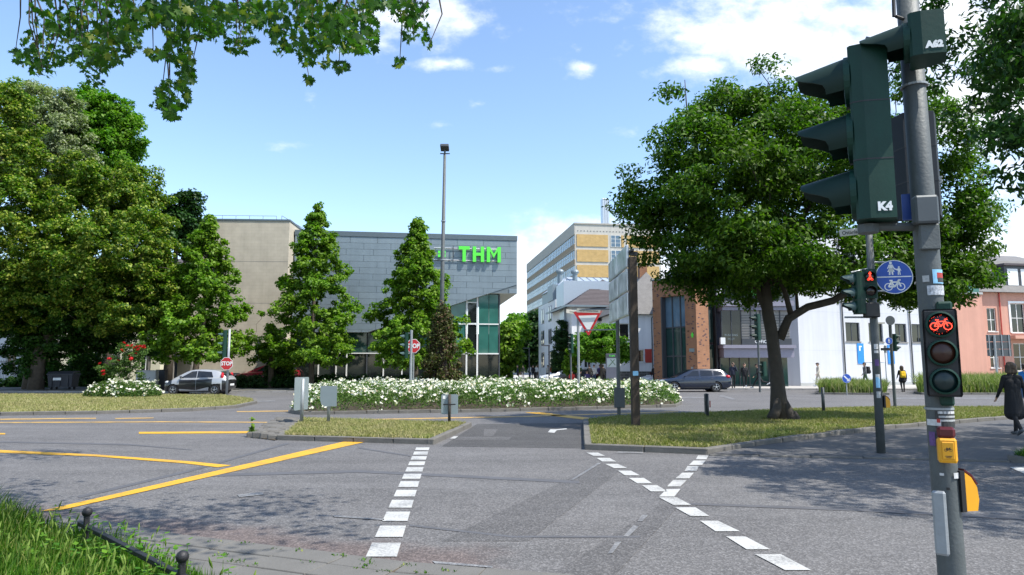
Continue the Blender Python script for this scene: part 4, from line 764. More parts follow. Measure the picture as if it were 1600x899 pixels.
def red_rose():
    rng = np.random.default_rng(53); Y = 36.6; b = Vector((P(195, 573, Y).x, Y, .1)); t = thing('red_rose_bush', 'tall arching rose bush with deep red blooms above the white roses', 'rose bush', b)
    L_ = [lobe_px(208, 550, 26, 18, Y), (lobe_px(170, 580, 18, 10, Y)), lobe_px(190, 580, 22, 14, Y), lobe_px(160, 575, 14, 8, Y), lobe_px(200, 565, 26, 16, Y), lobe_px(215, 585, 10, 18, Y)]
    L_ = [(l[0] - b.x, l[1] - Y, l[2] - .1, l[3], l[4] * .7, l[5]) for l in L_]; cen, out = clumps(rng, L_, 150, .2); V, Q = leaf_cloud(rng, cen, out, 40, .22, .1, .07); link('foliage', np_mesh('foliage', V, Q, 'leaf_rose'), t, kind='stuff')
    mb = MB()
    for px, py in ((205, 548), (188, 575), (165, 582), (225, 550), (215, 560), (175, 560), (195, 545)): e = P(px, py, Y) - b; mb.tube([(rng.uniform(-.2, .2), 0, -.05), (e.x * .3, 0, e.z * .5), e], [.018, .012, .006], 5, False)
    mb.build('stem', 'bark_dark', t)
    spots = [(194, 536), (200, 541), (206, 540), (213, 542), (219, 541), (224, 543), (191, 548), (204, 556), (213, 553), (205, 561), (171, 561), (184, 564), (161, 580), (162, 585), (156, 568), (209, 544), (216, 546), (225, 541)]
    m = MB()
    for r_, n_, zz in ((1.0, 6, -.1), (.75, 5, .12), (.45, 4, .3)):
        for k in range(n_):
            u = 2 * math.pi * k / n_ + r_ * 3; c_, s_ = math.cos(u), math.sin(u); m.add([(0, 0, zz - .3), (.6 * r_ * c_ + .45 * r_ * s_, .6 * r_ * s_ - .45 * r_ * c_, zz), (r_ * c_, r_ * s_, zz + .3), (.6 * r_ * c_ - .45 * r_ * s_, .6 * r_ * s_ + .45 * r_ * c_, zz)], [(0, 1, 2, 3)])
    me = m.mesh('bloom', 'petal_red')
    for px, py in spots:
        p = P(px, py, Y - .35 + rng.uniform(-.2, .2)) - b; o = link('bloom', me, t, p, (rng.uniform(0, 1.2), rng.uniform(-.6, .6), rng.uniform(0, 6))); o.scale = [rng.uniform(.10, .15)] * 3
red_rose()
def shrub(name, label, lobs, lm, ncl, per, cr, ll, lw, seed, cat='shrub', group=None):
    rng = np.random.default_rng(seed); b = Vector((sum(l[0] for l in lobs) / len(lobs), sum(l[1] for l in lobs) / len(lobs), 0)); t = thing(name, label, cat, b, 0, group); lob = [(l[0] - b.x, l[1] - b.y, *l[2:]) for l in lobs]
    cen, out = clumps(rng, lob, ncl, .4); V, Q = leaf_cloud(rng, cen, out, per, cr, ll, lw); k = V.reshape(-1, 4, 3)[:, :, 2].min(1) > .02; link('foliage', np_mesh('foliage', V, Q[k], lm), t, kind='stuff')
    mb = MB()
    for l in lob: mb.tube([(l[0], l[1], 0), (l[0] * .95, l[1] * .95, max(.2, l[2]))], [.03, .015], 5, False)
    mb.build('stem', 'bark_dark', t); return t
def hedge(name, label, x0, x1, Y, h, d, lm, seed, ncl, cat='hedge', ll=.16):
    n = max(3, int((x1 - x0) / .9)); rr = random.Random(seed); return shrub(name, label, [(x0 + (x1 - x0) * (i + .5) / n, Y, h * .5, (x1 - x0) / n * .75, d / 2, h * rr.uniform(.46, .56)) for i in range(n)], lm, ncl, 55, .3, ll, ll * .7, seed, cat)
def pxx(px, Y): return P(px, 573, Y).x
hedge('hedge', 'low dark hedge in front of the red car', pxx(362, 49.2), pxx(470, 49.2), 49.2, 1.0, 1.3, 'leaf_dark', 61, 170)
hedge('hedge', 'low dark hedge below the cafe windows of the zinc building', pxx(478, 48.5), pxx(700, 48.5), 48.5, 1.05, 1.4, 'leaf_dark', 62, 260)
shrub('round_bush', 'round dark clipped bush right of the red car', [(pxx(430, 50), 50.4, 1.3, .85, .8, 1.3)], 'leaf_dark', 70, 60, .3, .16, .11, 63)
shrub('round_bush', 'yellow green bush at the right foot of the beige wall', [(pxx(450, 51), 51, 1.4, .6, .6, 1.25), (pxx(444, 51), 50.6, .9, .7, .6, .9)], 'leaf_gum', 60, 60, .3, .16, .11, 64)
shrub('ivy_bush', 'sprawling green bush beside the waste bin', [(pxx(130, 52), 52, 1.3, 1.5, .9, 1.3), (pxx(150, 52), 52, .9, 1.2, .9, .9), (pxx(118, 52), 52.5, 1.9, 1.0, .8, 1.0), (pxx(70, 50), 50, .9, .7, .6, 1.0)], 'leaf_lime_deep', 150, 60, .35, .2, .15, 65)
hedge('hedge', 'low green planting along the iron fence', pxx(-60, 51), pxx(45, 51), 51, .8, 1.0, 'leaf_lime_deep', 66, 90)
shrub('planting', 'low green planting at the foot of the glass corner', [(pxx(x, 47 + (x % 3) * .5), 47 + (x % 3) * .5, .5, .8, .6, .55) for x in range(700, 800, 12)], 'leaf_rose', 120, 50, .3, .14, .06, 67)
# tall grass islands in front of the white and pink buildings
def meadow(name, label, pts, n, h, seed):
    t, pp = island(name, label + ', kerbed', pts); blades('tall_grass', label, inset(pp, .2), n, h * .45, h, .05, 'blade_meadow', .1, seed, .8, 2)
meadow('traffic_island', 'strip of tall grass in front of the white building', gp([(1275, 616.5), (1390, 617.5), (1388, 612), (1282, 610.5)]), 9000, .95, 71)
meadow('traffic_island', 'strip of tall seeding grass in front of the pink house', gp([(1428, 615), (1440, 617), (1700, 617), (1700, 607), (1440, 608)]), 20000, 1.35, 72)
far = blob_tree('far_trees', 'distant belt of trees closing the end of the street', [(760, 560, 60, 22, 0), (860, 562, 60, 22, 0), (960, 560, 60, 24, 0)], 240, 800, .4, 'leaf_lime_deep', 200, 50, 3, 1.6, 1.1, 73, h=3, nb=6, cat='tree belt')
# small plant at the cobbled nose
shrub('weed', 'single leafy weed growing at the tip of the cobbled nose', [(G(393, 683).x, G(393, 683).y, .3, .06, .06, .22), (G(393, 683).x + .03, G(393, 683).y, .1, .08, .08, .1)], 'leaf_gum', 14, 6, .07, .11, .06, 74, 'weed')

# ------------------------------------------------------------------ buildings
def clip_below(poly, f):
    """keep the part of polygon (x,z) where f(x,z) >= 0 (f linear)"""
    out = []
    for i in range(len(poly)):
        a, b = poly[i], poly[(i + 1) % len(poly)]; fa, fb = f(*a), f(*b)
        if fa >= 0: out.append(a)
        if (fa >= 0) != (fb >= 0): t = fa / (fa - fb); out.append((a[0] + (b[0] - a[0]) * t, a[1] + (b[1] - a[1]) * t))
    return out
GR = math.atan(.148)            # the street grid is turned 8.4 degrees

def zinc_building():
    L_ = 17.7; H = 12.28; t = thing('zinc_building', 'zinc clad building with green THM letters and an overhanging corner above green glass', 'building', (-17.1, 53.0, 0), GR)
    def zb(x): return max(4.3, min(7.56, 7.56 - (15.5 - x) * .335))
    prof = [(0, H), (0, zb(0)), (5.75, zb(5.75)), (15.5, 7.56), (L_, 7.56), (L_, H)]
    mb = MB(); mb.prism(prof, 13.0, 'y', .03); mb.build('upper_volume', ['zinc_joint'], t)
    mb = MB(); mb.add([(0, .0, zb(0) - .004), (5.75, .0, zb(5.75) - .004), (5.75, 13, zb(5.75) - .004), (0, 13, zb(0) - .004)], [(3, 2, 1, 0)]); mb.add([(5.75, 0, zb(5.75) - .004), (15.5, 0, 7.556), (15.5, 13, 7.556), (5.75, 13, zb(5.75) - .004)], [(3, 2, 1, 0)]); mb.add([(15.5, 0, 7.556), (L_, 0, 7.556), (L_, 13, 7.556), (15.5, 13, 7.556)], [(3, 2, 1, 0)]); mb.build('soffit', 'soffit', t)
    pw, ph = 2.13, .495; rows = int((H - 4.2) / ph) + 1; rr = random.Random(8); shared = {}
    for r_ in range(rows):
        z1 = H - .36 - r_ * ph; z0 = z1 - ph; c = -((r_ % 2) * pw / 2) - rr.choice((0, 0, .3)); x = c
        while x < L_:
            xa, xb_ = max(0, x) + .012, min(L_, x + pw) - .012
            if xb_ - xa > .1:
                q = [(xa, z0 + .008), (xb_, z0 + .008), (xb_, z1 - .008), (xa, z1 - .008)]
                q = clip_below(q, lambda a, b: b - (7.56 - (15.5 - a) * .335) - .01); q = clip_below(q, lambda a, b: b - 4.31) if len(q) > 2 else q
                if xa > 15.0 or len(q) > 2: q = clip_below(q if len(q) > 2 else [(xa, z0 + .012), (xb_, z0 + .012), (xb_, z1 - .012), (xa, z1 - .012)], (lambda a, b: b - 7.57) if xa > 15.2 else (lambda a, b: 1))
                if len(q) > 2:
                    mb = MB(); mb.prism(q, .04 + rr.uniform(-.003, .004), 'y', -.012 + rr.uniform(-.003, .003)); mb.build('zinc_panel', rr.choice(('zinc', 'zinc', 'zinc_b', 'zinc_c')), t)
            x += pw
    mb = MB(); mb.box(-.03, L_ + .03, -.06, 13.05, H - .34, H + .06); mb.build('roof_edge', 'zinc_cap', t)
    # letters on rails; strokes as bevelled blocks
    def lx(px): return (px - 712) / (781 - 712) * (16.32 - 12.88) + 12.88
    zt, z0 = H - 12.28 + 11.33, 10.07; th = .16
    def letter(polys):
        mb = MB()
        for p in polys: mb.prism(p, th, 'y', -.30)
        return mb.build('letter', 'neon_green', t)
    s = .27
    x = lx(712); w = lx(730) - x; letter([[(x, zt - s), (x + w, zt - s), (x + w, zt), (x, zt)], [(x + w / 2 - s / 2, z0), (x + w / 2 + s / 2, z0), (x + w / 2 + s / 2, zt - s), (x + w / 2 - s / 2, zt - s)]])
    x = lx(735); w = lx(753.5) - x; zm = (zt + z0) / 2; letter([[(x, z0), (x + s, z0), (x + s, zt), (x, zt)], [(x + w - s, z0), (x + w, z0), (x + w, zt), (x + w - s, zt)], [(x + s, zm - s * .45), (x + w - s, zm - s * .45), (x + w - s, zm + s * .45), (x + s, zm + s * .45)]])
    x = lx(758); w = lx(781) - x; letter([[(x, z0), (x + s, z0), (x + s, zt - .36), (x + w / 2, zt - .92), (x + w - s, zt - .36), (x + w - s, z0), (x + w, z0), (x + w, zt), (x + w - s * .9, zt), (x + w / 2, zt - .58), (x + s * .9, zt), (x, zt)]])
    for px in (678.5, 683.5, 686.8):
        for zz in (.62, .32):
            mb = MB(); mb.box(lx(px), lx(px) + .19, -.30, -.16, z0 + zz, z0 + zz + .22); mb.build('logo_square', 'neon_green', t)
    mb = MB(); mb.box(lx(702.5), lx(703.6), -.24, -.17, z0 - .05, zt + .02); mb.build('divider_bar', 'frame_dark', t)
    for zz in (zt - .16, z0 + .12):
        mb = MB(); mb.tube([(lx(672), -.10, zz), (lx(780), -.10, zz)], .035, 6)
        for k in range(6): xx = lx(676 + k * 20); mb.tube([(xx, -.1, zz), (xx, .0, zz)], .02, 5)
        mb.build('rail', 'alu', t)
    # green glazed corner
    gx = 16.25; mb = MB(); y0 = .45
    top = 7.3
    def pane(xa, xb_, za, zb_, m, name='pane', parent=t): q = MB(); q.box(xa, xb_, y0, y0 + .04, za, zb_); return q.build(name, m, parent)
    def zsl(x): return zb(x) - .06
    for xa, xb_, rows_ in ((14.62, 15.42, None), (15.46, 16.2, None), (12.35, 13.55, None)):
        for za, zb_, m in ((.15, 2.62, 'glass_dark'), (2.70, 5.02, 'glass_green'), (5.10, min(7.5, zsl(xb_) + .15), 'glass_green')):
            pane(xa, xb_, za, zb_, m)
    for za, zb_, m in ((.15, 2.62, 'glass_dark'), (2.70, 4.98, 'glass_dark'), (5.14, 6.75, 'glass_dark'), (6.85, 7.3, 'glass_green')): pane(13.72, 14.42, za, zb_, m)
    fr = MB()
    for xx, w in ((13.63, .13), (14.5, .13)): fr.box(xx - w / 2, xx + w / 2, y0 - .08, y0 + .1, .1, 7.45)
    for xa, xb_ in ((12.3, 13.56), (13.70, 14.43), (14.57, gx)):
        for zz in (2.66, 5.06): fr.box(xa, xb_, y0 - .06, y0 + .09, zz - .05, zz + .05)
    fr.box(13.70, 14.43, y0 - .06, y0 + .09, 6.78, 6.86)
    for zz in (5.2, 5.3): pass
    fr.build('mullion', 'white_metal', t)
    mb = MB(); mb.box(gx, gx + .1, y0 - .02, 12, .1, 7.5); mb.build('corner_post', 'frame_dark', t)
    for k in range(7): q = MB(); q.box(13.76, 14.38, y0 + .3, y0 + .34, 3.0 + k * .5, 3.14 + k * .5); q.build('stair_tread', 'blind', t)
    # ground floor glazing below the sloping edge
    xs = [.25, 1.5, 2.05, 3.4, 4.2, 5.75, 7.05, 8.5, 9.7, 11.0, 12.25]
    for a, b in zip(xs[:-1], xs[1:]): pane(a + .05, b - .05, .15, 2.62, 'glass_dark')
    for a, b in zip(xs[:-1], xs[1:]): pane(a + .05, b - .05, 2.72, min(zb(a), zb(b)) - .02, 'glass_teal')
    for i, xx in enumerate(xs): q = MB(); q.box(xx - .05, xx + .05, y0 - .07, y0 + .1, .1, 2.62); q.build('post', 'white_metal' if i != 5 else 'frame_dark', t)
    q = MB(); q.box(.2, 12.28, y0 - .09, y0 + .12, 2.63, 2.71); q.build('transom', 'white_metal', t)
    q = MB(); q.box(0, 16.2, y0 + .06, 12.5, .05, 4.25); q.build('inner_core', 'black', t)
    q = MB(); q.box(.05, .2, .05, 12, .1, 4.25); q.build('end_wall', 'beige_block', t)
zinc_building()

def beige_building():
    X1 = P(455, 345, 52).x; X0 = P(292, 340, 51.5).x; H = 12.75; t = thing('beige_building', 'plain beige block wall building with a thin roof railing', 'building', (X0, 51.3, 0), math.atan(.05)); w = X1 - X0
    mb = MB(); wall_open(mb, 0, w, 0, H, [(2.2, 3.0, 7.4, 9.2)], 0, .3); mb.box(0, w, .3, 14, 0, H - .01); mb.build('wall', 'beige_block', t)
    window(t, 2.2, 3.0, 7.4, 9.2, fm='frame_dark')
    q = MB(); q.box(-.05, w + .05, -.05, 14.05, H, H + .14); q.build('roof_edge', 'zinc_cap', t)
    q = MB()
    for k in range(7): x = .3 + k * (w - 1.6) / 6; q.tube([(x, 1, H + .1), (x, 1, H + .62)], .022, 5)
    q.tube([(.3, 1, H + .62), (w - 1.3, 1, H + .62)], .022, 5); q.tube([(w - .9, 1, H + .65), (w - .9, 1, H + .12)], .025, 5); q.tube([(w - .9, 1, H + .65), (w + .3, 4, H + .1)], .025, 5); q.build('roof_railing', 'steel', t)
    for k, z in enumerate((3.2, 6.4, 9.6)): q = MB(); q.box(0, w, -.006, .0, z, z + .02); q.build('joint', 'blind', t)
    q = MB(); q.box(w - 1.95, w - 1.8, -.12, -.002, 3.0, 3.7); q.box(w - 1.72, w - 1.3, -.35, -.05, 3.0, 3.3); q.build('wall_lamp', 'frame_dark', t)
    q = MB(); q.box(.8, 4.6, -.04, -.002, .1, 1.15); q.build('low_vent_grille', 'frame_dark', t)
beige_building()
def carport():
    Y = 50.4; x0, x1 = pxx(228, Y), pxx(300, Y); t = thing('carport', 'dark open carport at the left end of the beige wall', 'carport', (x0, Y, 0)); w = x1 - x0
    q = MB(); q.box(0, w, 0, 4, 2.35, 2.6); q.build('roof', 'frame_dark', t); q = MB(); q.box(0, w, 3.9, 4, 0, 2.34); q.build('back_wall', 'frame_dark', t)
    for x in (.1, w * .55, w - .15): q = MB(); q.box(x, x + .12, .1, .22, 0, 2.34); q.build('post', 'blind', t)
carport()
def cream_house(name, label, Y, pxa, pxb, h, seed, mtl='plaster_cream'):
    x0, x1 = pxx(pxa, Y), pxx(pxb, Y); w = x1 - x0; t = thing(name, label, 'house', (x0, Y, 0)); ops = []
    n = max(2, int(w / 2.6))
    for k in range(n):
        for f in range(3):
            x = (k + .5) * w / n; ops.append((x - .5, x + .5, 1.2 + f * 2.9, 2.8 + f * 2.9))
    q = MB(); wall_open(q, 0, w, 0, h, ops); q.box(0, w, .3, 9, 0, h - .01); q.build('wall', mtl, t)
    for o in ops: window(t, *o, nx=2, sill='white_metal')
    q = MB(); q.prism([(-.4, h), (9.4, h), (4.5, h + 3.6)], w + .6, 'x', -.3); q.build('roof', 'roof_dark', t)
cream_house('cream_house', 'cream rendered house glimpsed through the dark left trees', 66, 60, 250, 9.2, 1)
cream_house('white_house', 'pale house behind the iron fence at the far left', 68, -150, 40, 9.0, 2, 'plaster_white')

def tower():
    D = 125.0; c0 = P(898, 350, D); H = c0.z; t = thing('office_tower', 'tall slab building with ochre brick panels and long window bands', 'building', (c0.x, D, 0), GR); W, L_ = 16.6, 53.0; ff = 2.88; top = H - 1.95
    q = MB(); q.box(.05, W, .05, L_, 0, H); q.build('frame_core', 'concrete', t)
    q = MB(); q.box(-.1, W + .1, -.1, L_ + .1, H, H + .25); q.build('roof_edge', 'concrete_side', t)
    for k in range(26): q = MB(); q.box(.5 + k * .62, .66 + k * .62, -.0, .049, H - 1.35, H - 1.2); q.build('attic_vent', 'frame_dark', t)
    # front: brick infill between concrete strips
    for f in range(8):
        z1 = top - f * ff; z0 = z1 - 2.25
        for xa, xb_ in ((.35, 6.35), (8.95, 9.4), (10.0, 16.2)): q = MB(); q.box(xa, xb_, -.06, .045, z0, z1); q.build('brick_panel', 'tower_brick', t)
        w = MB()
        for xx in (6.9, 7.75, 8.75): w.box(xx - .05, xx + .05, -.04, .03, z0, z1)
        for zz in (z0, z0 + .75, z0 + 1.5, z1 - .05): w.box(6.95, 8.7, -.03, .03, zz, zz + .06)
        wo = w.build('window', 'white_metal', t); g = MB(); g.box(6.9, 8.75, -.01, .02, z0, z1); g.build('pane', 'glass_sky', wo)
    # long side: window bands with single panes
    g = MB(); g.box(-.012, .0, .02, 1.53, 0, 1.62); gm = [g.mesh('pane', 'glass_sky'), g.mesh('pane', 'glass_dark')]; rr = random.Random(2); n = 33; pit = (L_ - .6) / n
    for f in range(8):
        z1 = top - f * ff
        q = MB(); q.box(-.1, .045, 0, L_, z1 - 2.85, z1 - 1.86); q.build('spandrel_band', 'tower_band', t)
        q = MB(); q.box(-.14, .045, 0, L_, z1 - .02, z1 + .1); q.box(-.14, .045, 0, L_, z1 - 1.86, z1 - 1.74); q.build('sill_band', 'concrete_side', t)
        bar = MB()
        for k in range(n + 1): bar.box(-.06, .04, .3 + k * pit - .035, .3 + k * pit + .035, z1 - 1.74, z1 - .02)
        bar.box(-.05, .035, .3, L_ - .3, z1 - .75, z1 - .69); bar.build('window_bars', 'white_metal', t)
        if f < 6:
            for k in range(n): link('pane', gm[0] if rr.random() < .93 else gm[1], t, (0, .3 + k * pit, z1 - 1.7))
    q = MB(); q.box(-.12, .0, 0, L_, H - 1.95, H); q.build('attic_wall', 'concrete_side', t)
    q = MB()
    for k in range(3): q.bbox(5.75 + k * .44, 6.17 + k * .44, 1.2, 2.6, H, H + 5.4, .05)
    q.build('chimney', 'alu', t)
tower()

def white_zinc_house():
    Y = 75.0; c = P(868, 468, Y); t = thing('white_house', 'white house with a standing seam zinc roof and two round roof vents', 'house', (c.x, Y, 0), GR); H = c.z; W, D_ = 6.5, 10.2
    ops = [(1.0, 1.6, 1.6 + f * 2.6, 3.3 + f * 2.6) for f in range(3)] + [(4.2, 4.8, 1.6 + f * 2.6, 3.3 + f * 2.6) for f in range(3)]
    q = MB(); wall_open(q, 0, W, 0, H, ops); q.box(.0, W, .3, D_, 0, H - .01); q.build('wall', 'plaster_house', t)
    for o in ops: window(t, *o)
    for f in range(3):
        for y in (2.2, 3.2, 6.5, 7.5): q = MB(); q.box(-.03, .0, y, y + .7, 1.5 + f * 2.6, 3.3 + f * 2.6); w = q.build('window', 'frame_lilac', t); g = MB(); g.box(-.045, -.03, y + .08, y + .62, 1.58 + f * 2.6, 3.22 + f * 2.6); g.build('pane', 'glass_dark', w)
    q = MB(); q.box(.5, W, .5, D_, H, H + 1.5); q.build('attic_wall', 'zinc', t)
    for k in range(18): q = MB(); q.box(.7 + k * .33, .74 + k * .33, .44, .5, H + .05, H + 1.5); q.build('seam', 'zinc_cap', t)
    q = MB(); q.add([(.3, .3, H + 1.5), (W + 6, .3, H + 1.5), (W + 6, 6, H + 3.3), (2.5, 6, H + 3.3), (.3, D_, H + 1.5), (W + 6, D_, H + 1.5)], [(0, 1, 2, 3), (0, 3, 4), (4, 3, 2, 5), (0, 4, 5, 1)]); q.build('roof', 'roof_zinc', t)
    for k in range(14): x = .8 + k * .85; q = MB(); yy0 = .3; q.tube([(x, .3, H + 1.54), (max(x, 2.5), 6, H + 3.34)], .03, 4); q.build('roof_seam', 'zinc', t)
    for x in (1.4, 3.2): q = MB(); q.tube([(x, 4, H + 2.2), (x, 4, H + 3.6)], .3, 10); q.lathe([(.0, .0)], 3); q.ball((x, 4, H + 3.65), (.5, .5, .34), 12, 6); q.build('roof_vent', 'zinc', t)
    q = MB(); q.box(-.1, .5, 1.0, 4.0, H + .01, H + 1.8); q.build('dormer', 'zinc', t)
white_zinc_house()
def villa():
    Y = 66.0; c = P(893, 478, Y); t = thing('villa', 'white villa with a dark tiled hipped roof behind the yield sign', 'house', (c.x, Y, 0), GR); H = c.z; W, D_ = 8.5, 9
    ops = [(1.2, 1.9, 1.5, 3.2), (3.2, 3.9, 1.5, 3.2), (5.4, 6.3, 1.5, 3.2), (1.2, 1.9, 4.4, 6.0), (3.2, 3.9, 4.4, 6.0), (5.4, 6.3, 4.4, 6.0)]
    q = MB(); wall_open(q, 0, W, 0, H, ops); q.box(0, W, .3, D_, 0, H - .01); q.build('wall', 'plaster_house', t)
    for o in ops: window(t, *o, nx=2, sill='white_metal')
    for y in (2, 4.2, 6.4):
        for z in (1.5, 4.4): q = MB(); q.box(-.03, 0, y, y + .8, z, z + 1.6); w = q.build('window', 'white_metal', t); g = MB(); g.box(-.045, -.03, y + .1, y + .7, z + .1, z + 1.5); g.build('pane', 'glass_dark', w)
    e = .55; r = MB(); A = [(-e, -e, H), (W + e, -e, H), (W + e, D_ + e, H), (-e, D_ + e, H), (W / 2, 3.8, H + 3.1), (W / 2, D_ - 3.8, H + 3.1)]; r.add(A, [(0, 1, 4), (1, 2, 5, 4), (2, 3, 5), (3, 0, 4, 5), (3, 2, 1, 0)]); ro = r.build('roof', 'roof_dark', t)
    q = MB(); q.box(-e, W + e, -e - .12, -e, H - .14, H + .04); q.box(-e - .12, -e, -e - .12, D_ + e, H - .14, H + .04); q.build('gutter', 'zinc', t)
    for k in range(20): # courses of roof tiles, each a stepped row
        f = k / 20; z = H + 3.1 * f + .015; xa = -e + (W / 2 + e) * f; q = MB(); q.tube([(xa, -e + (3.8 + e) * f, z), (W - xa, -e + (3.8 + e) * f, z)], .03, 4); q.tube([(xa, -e + (3.8 + e) * f, z), (xa, D_ + e - (3.8 + e) * f, z)], .03, 4); q.build('tile_course', 'roof_dark', ro)
    q = MB(); q.box(2.2, 5.8, -1.4, -.002, 0, 5.9); q.build('bay', 'plaster_house', t); q = MB(); q.add([(1.8, -1.9, 5.9), (6.2, -1.9, 5.9), (6.2, .5, 7.6), (1.8, .5, 7.6), (4, .5, 8.0)], [(0, 1, 4), (0, 4, 3), (1, 2, 4), (3, 4, 2)]); q.build('bay_roof', 'roof_dark', t)
villa()
def slate_house():
    Y = 60.0; x0 = pxx(958, Y); t = thing('slate_house', 'white house with a steep grey slate roof, red shutters and a stone plinth', 'house', (x0, Y, 0), GR * .5); W, D_, H = 6.4, 8.0, 6.2
    ops = [(.6, 1.5, 4.0, 5.4), (2.2, 2.8, 2.0, 3.1), (3.9, 4.6, 4.0, 5.4)]
    q = MB(); wall_open(q, 0, W, 1.2, H, ops); q.box(0, W, .3, D_, 1.2, H - .01); q.build('wall', 'plaster_house', t)
    for o in ops: window(t, *o, nx=1, sill='white_metal')
    q = MB(); q.box(-.04, W + .04, -.05, D_, 0, 1.2); q.build('plinth', 'plinth_stone', t)
    for x in (1.55, 2.85): q = MB(); q.box(x, x + .6, -.05, -.002, 1.95, 3.15); q.build('shutter', 'shutter_red', t)
    q = MB(); q.tube([(3.5, -.08, 1.2), (3.5, -.08, 5.9), (3.9, -.2, 6.2)], .05, 6); q.build('downpipe', 'zinc_cap', t)
    e = .4; q = MB(); q.add([(-e, -e, H), (W + e, -e, H), (W + e, D_, H), (-e, D_, H), (W * .62, 3.0, H + 4.2), (W * .62, D_ - 2, H + 4.2)], [(0, 1, 4), (1, 2, 5, 4), (2, 3, 5), (3, 0, 4, 5), (3, 2, 1, 0)]); ro = q.build('roof', 'roof_slate', t)
    sl = Vector((0, 3.4, 4.2)).normalized(); q = MB()
    nrm = Vector((0, -4.2, 3.4)).normalized(); o = Vector((4.05, -e, H)) + sl * 1.1 + nrm * .03
    for a, b, c_, d, hh in ((0, 1.0, 0, .12, .09), (0, 1.0, 1.4, 1.52, .09), (0, .1, .12, 1.4, .09), (.9, 1.0, .12, 1.4, .09)):
        pts = [o + Vector((a, 0, 0)) + sl * c_, o + Vector((b, 0, 0)) + sl * c_, o + Vector((b, 0, 0)) + sl * d, o + Vector((a, 0, 0)) + sl * d]; q.add(pts + [p + nrm * hh for p in pts], [(4, 5, 6, 7), (0, 1, 5, 4), (1, 2, 6, 5), (2, 3, 7, 6), (3, 0, 4, 7)])
    sk = q.build('skylight', 'frame_dark', ro); q = MB(); q.add([o + Vector((.1, 0, 0)) + sl * .12 + nrm * .05, o + Vector((.9, 0, 0)) + sl * .12 + nrm * .05, o + Vector((.9, 0, 0)) + sl * 1.4 + nrm * .05, o + Vector((.1, 0, 0)) + sl * 1.4 + nrm * .05], [(0, 1, 2, 3)]); q.build('skylight_pane', 'alu', ro)
    q = MB(); q.box(3.4, 4.1, 3.2, 4.0, H + 3, H + 5.0); q.build('chimney', 'orange_brick', ro)
    q = MB(); q.box(-3, W, D_ + .5, D_ + 6, 0, H + 4.0); q.build('rear_wing', 'roof_zinc', t)
slate_house()

def brick_gate():
    a = Vector((P(1022, 573, 53.8).x, 53.8, 0)); b = Vector((P(1090, 573, 50.0).x, 50.0, 0)); d = b - a; L_ = d.length; ang = math.atan2(d.y, d.x); H = 8.35
    t = thing('brick_building', 'orange brick block with dark clinker spots and a tall deep window', 'building', (a.x, a.y, 0), ang); op = (.95, 3.35, .35, 6.9)
    op = (L_ * .2, L_ * .76, .3, 7.0)
    q = MB(); wall_open(q, 0, L_, 0, H, [op], 0, .55); q.box(.1, L_ - .9, 1.3, 1.55, 0, H - .01); q.box(L_ - .9, L_, .55, 1.3, 0, H); q.box(0, .8, .55, 1.3, 0, H); q.build('wall', 'orange_brick', t)
    q = MB(); q.box(-.04, L_ + .04, -.04, 1.34, H, H + .1); q.build('roof_edge', 'zinc_cap', t)
    rr = random.Random(6); m = MB(); m.box(0, .15, -.012, .02, 0, .07); me = m.mesh('clinker_brick', 'clinker'); m = MB(); m.box(-.02, .012, 0, .15, 0, .07); ms = m.mesh('clinker_brick', 'clinker')
    for k in range(300):
        i = rr.randint(0, int(L_ / .24) - 1); j = rr.randint(1, int(H / .075) - 2); x, z = i * .24 + (j % 2) * .12, j * .075
        if op[0] - .25 < x < op[1] and z < op[3]: 
            if rr.random() < .93: continue
            x = L_ - .3 - rr.random() * .7
        if rr.random() < .72 and x + .25 < L_: link('clinker_brick', me, t, (x, 0, z))
        else: link('clinker_brick', ms, t, (L_, rr.uniform(.05, 1.1), z), (0, 0, 0))
    w = op[1] - op[0]; fr = MB()
    for k in range(4): x = op[0] + w * k / 3; fr.box(max(op[0], x - .05), min(op[1], x + .05), .36, .5, op[2], op[3])
    for z in (2.4, 4.6): fr.box(op[0] + .05, op[1] - .05, .37, .49, z - .05, z + .05)
    fr.box(op[0] - .0, op[0] + .12, -.02, .37, op[2], op[3])
    wo = fr.build('window', 'frame_dark', t)
    for k in range(3):
        for z0, z1 in ((op[2], 2.35), (2.45, 4.55), (4.65, op[3])): g = MB(); g.box(op[0] + w * k / 3 + .05, op[0] + w * (k + 1) / 3 - .05, .42, .44, z0, z1); g.build('pane', 'glass_sky' if z0 > 4 else 'glass_teal', wo)  # upper panes carry the bright sky reflection in their blue base colour
    q = MB(); q.box(L_ - .75, L_ - .25, -.03, -.002, 2.7, 2.95); q.build('name_plate', 'sign_back', t)
    q = MB(); q.prism([(L_ - .55, 3.9), (L_ - .4, 4.15), (L_ - .25, 3.9), (L_ - .33, 3.9), (L_ - .33, 3.75), (L_ - .47, 3.75), (L_ - .47, 3.9)], .02, 'y', -.03); q.build('green_sticker', 'neon_green', t)
    q = MB(); q.box(L_ - .55, L_ - .4, -.1, -.002, 1.4, 1.6); q.build('bell_box', 'steel', t)
brick_gate()
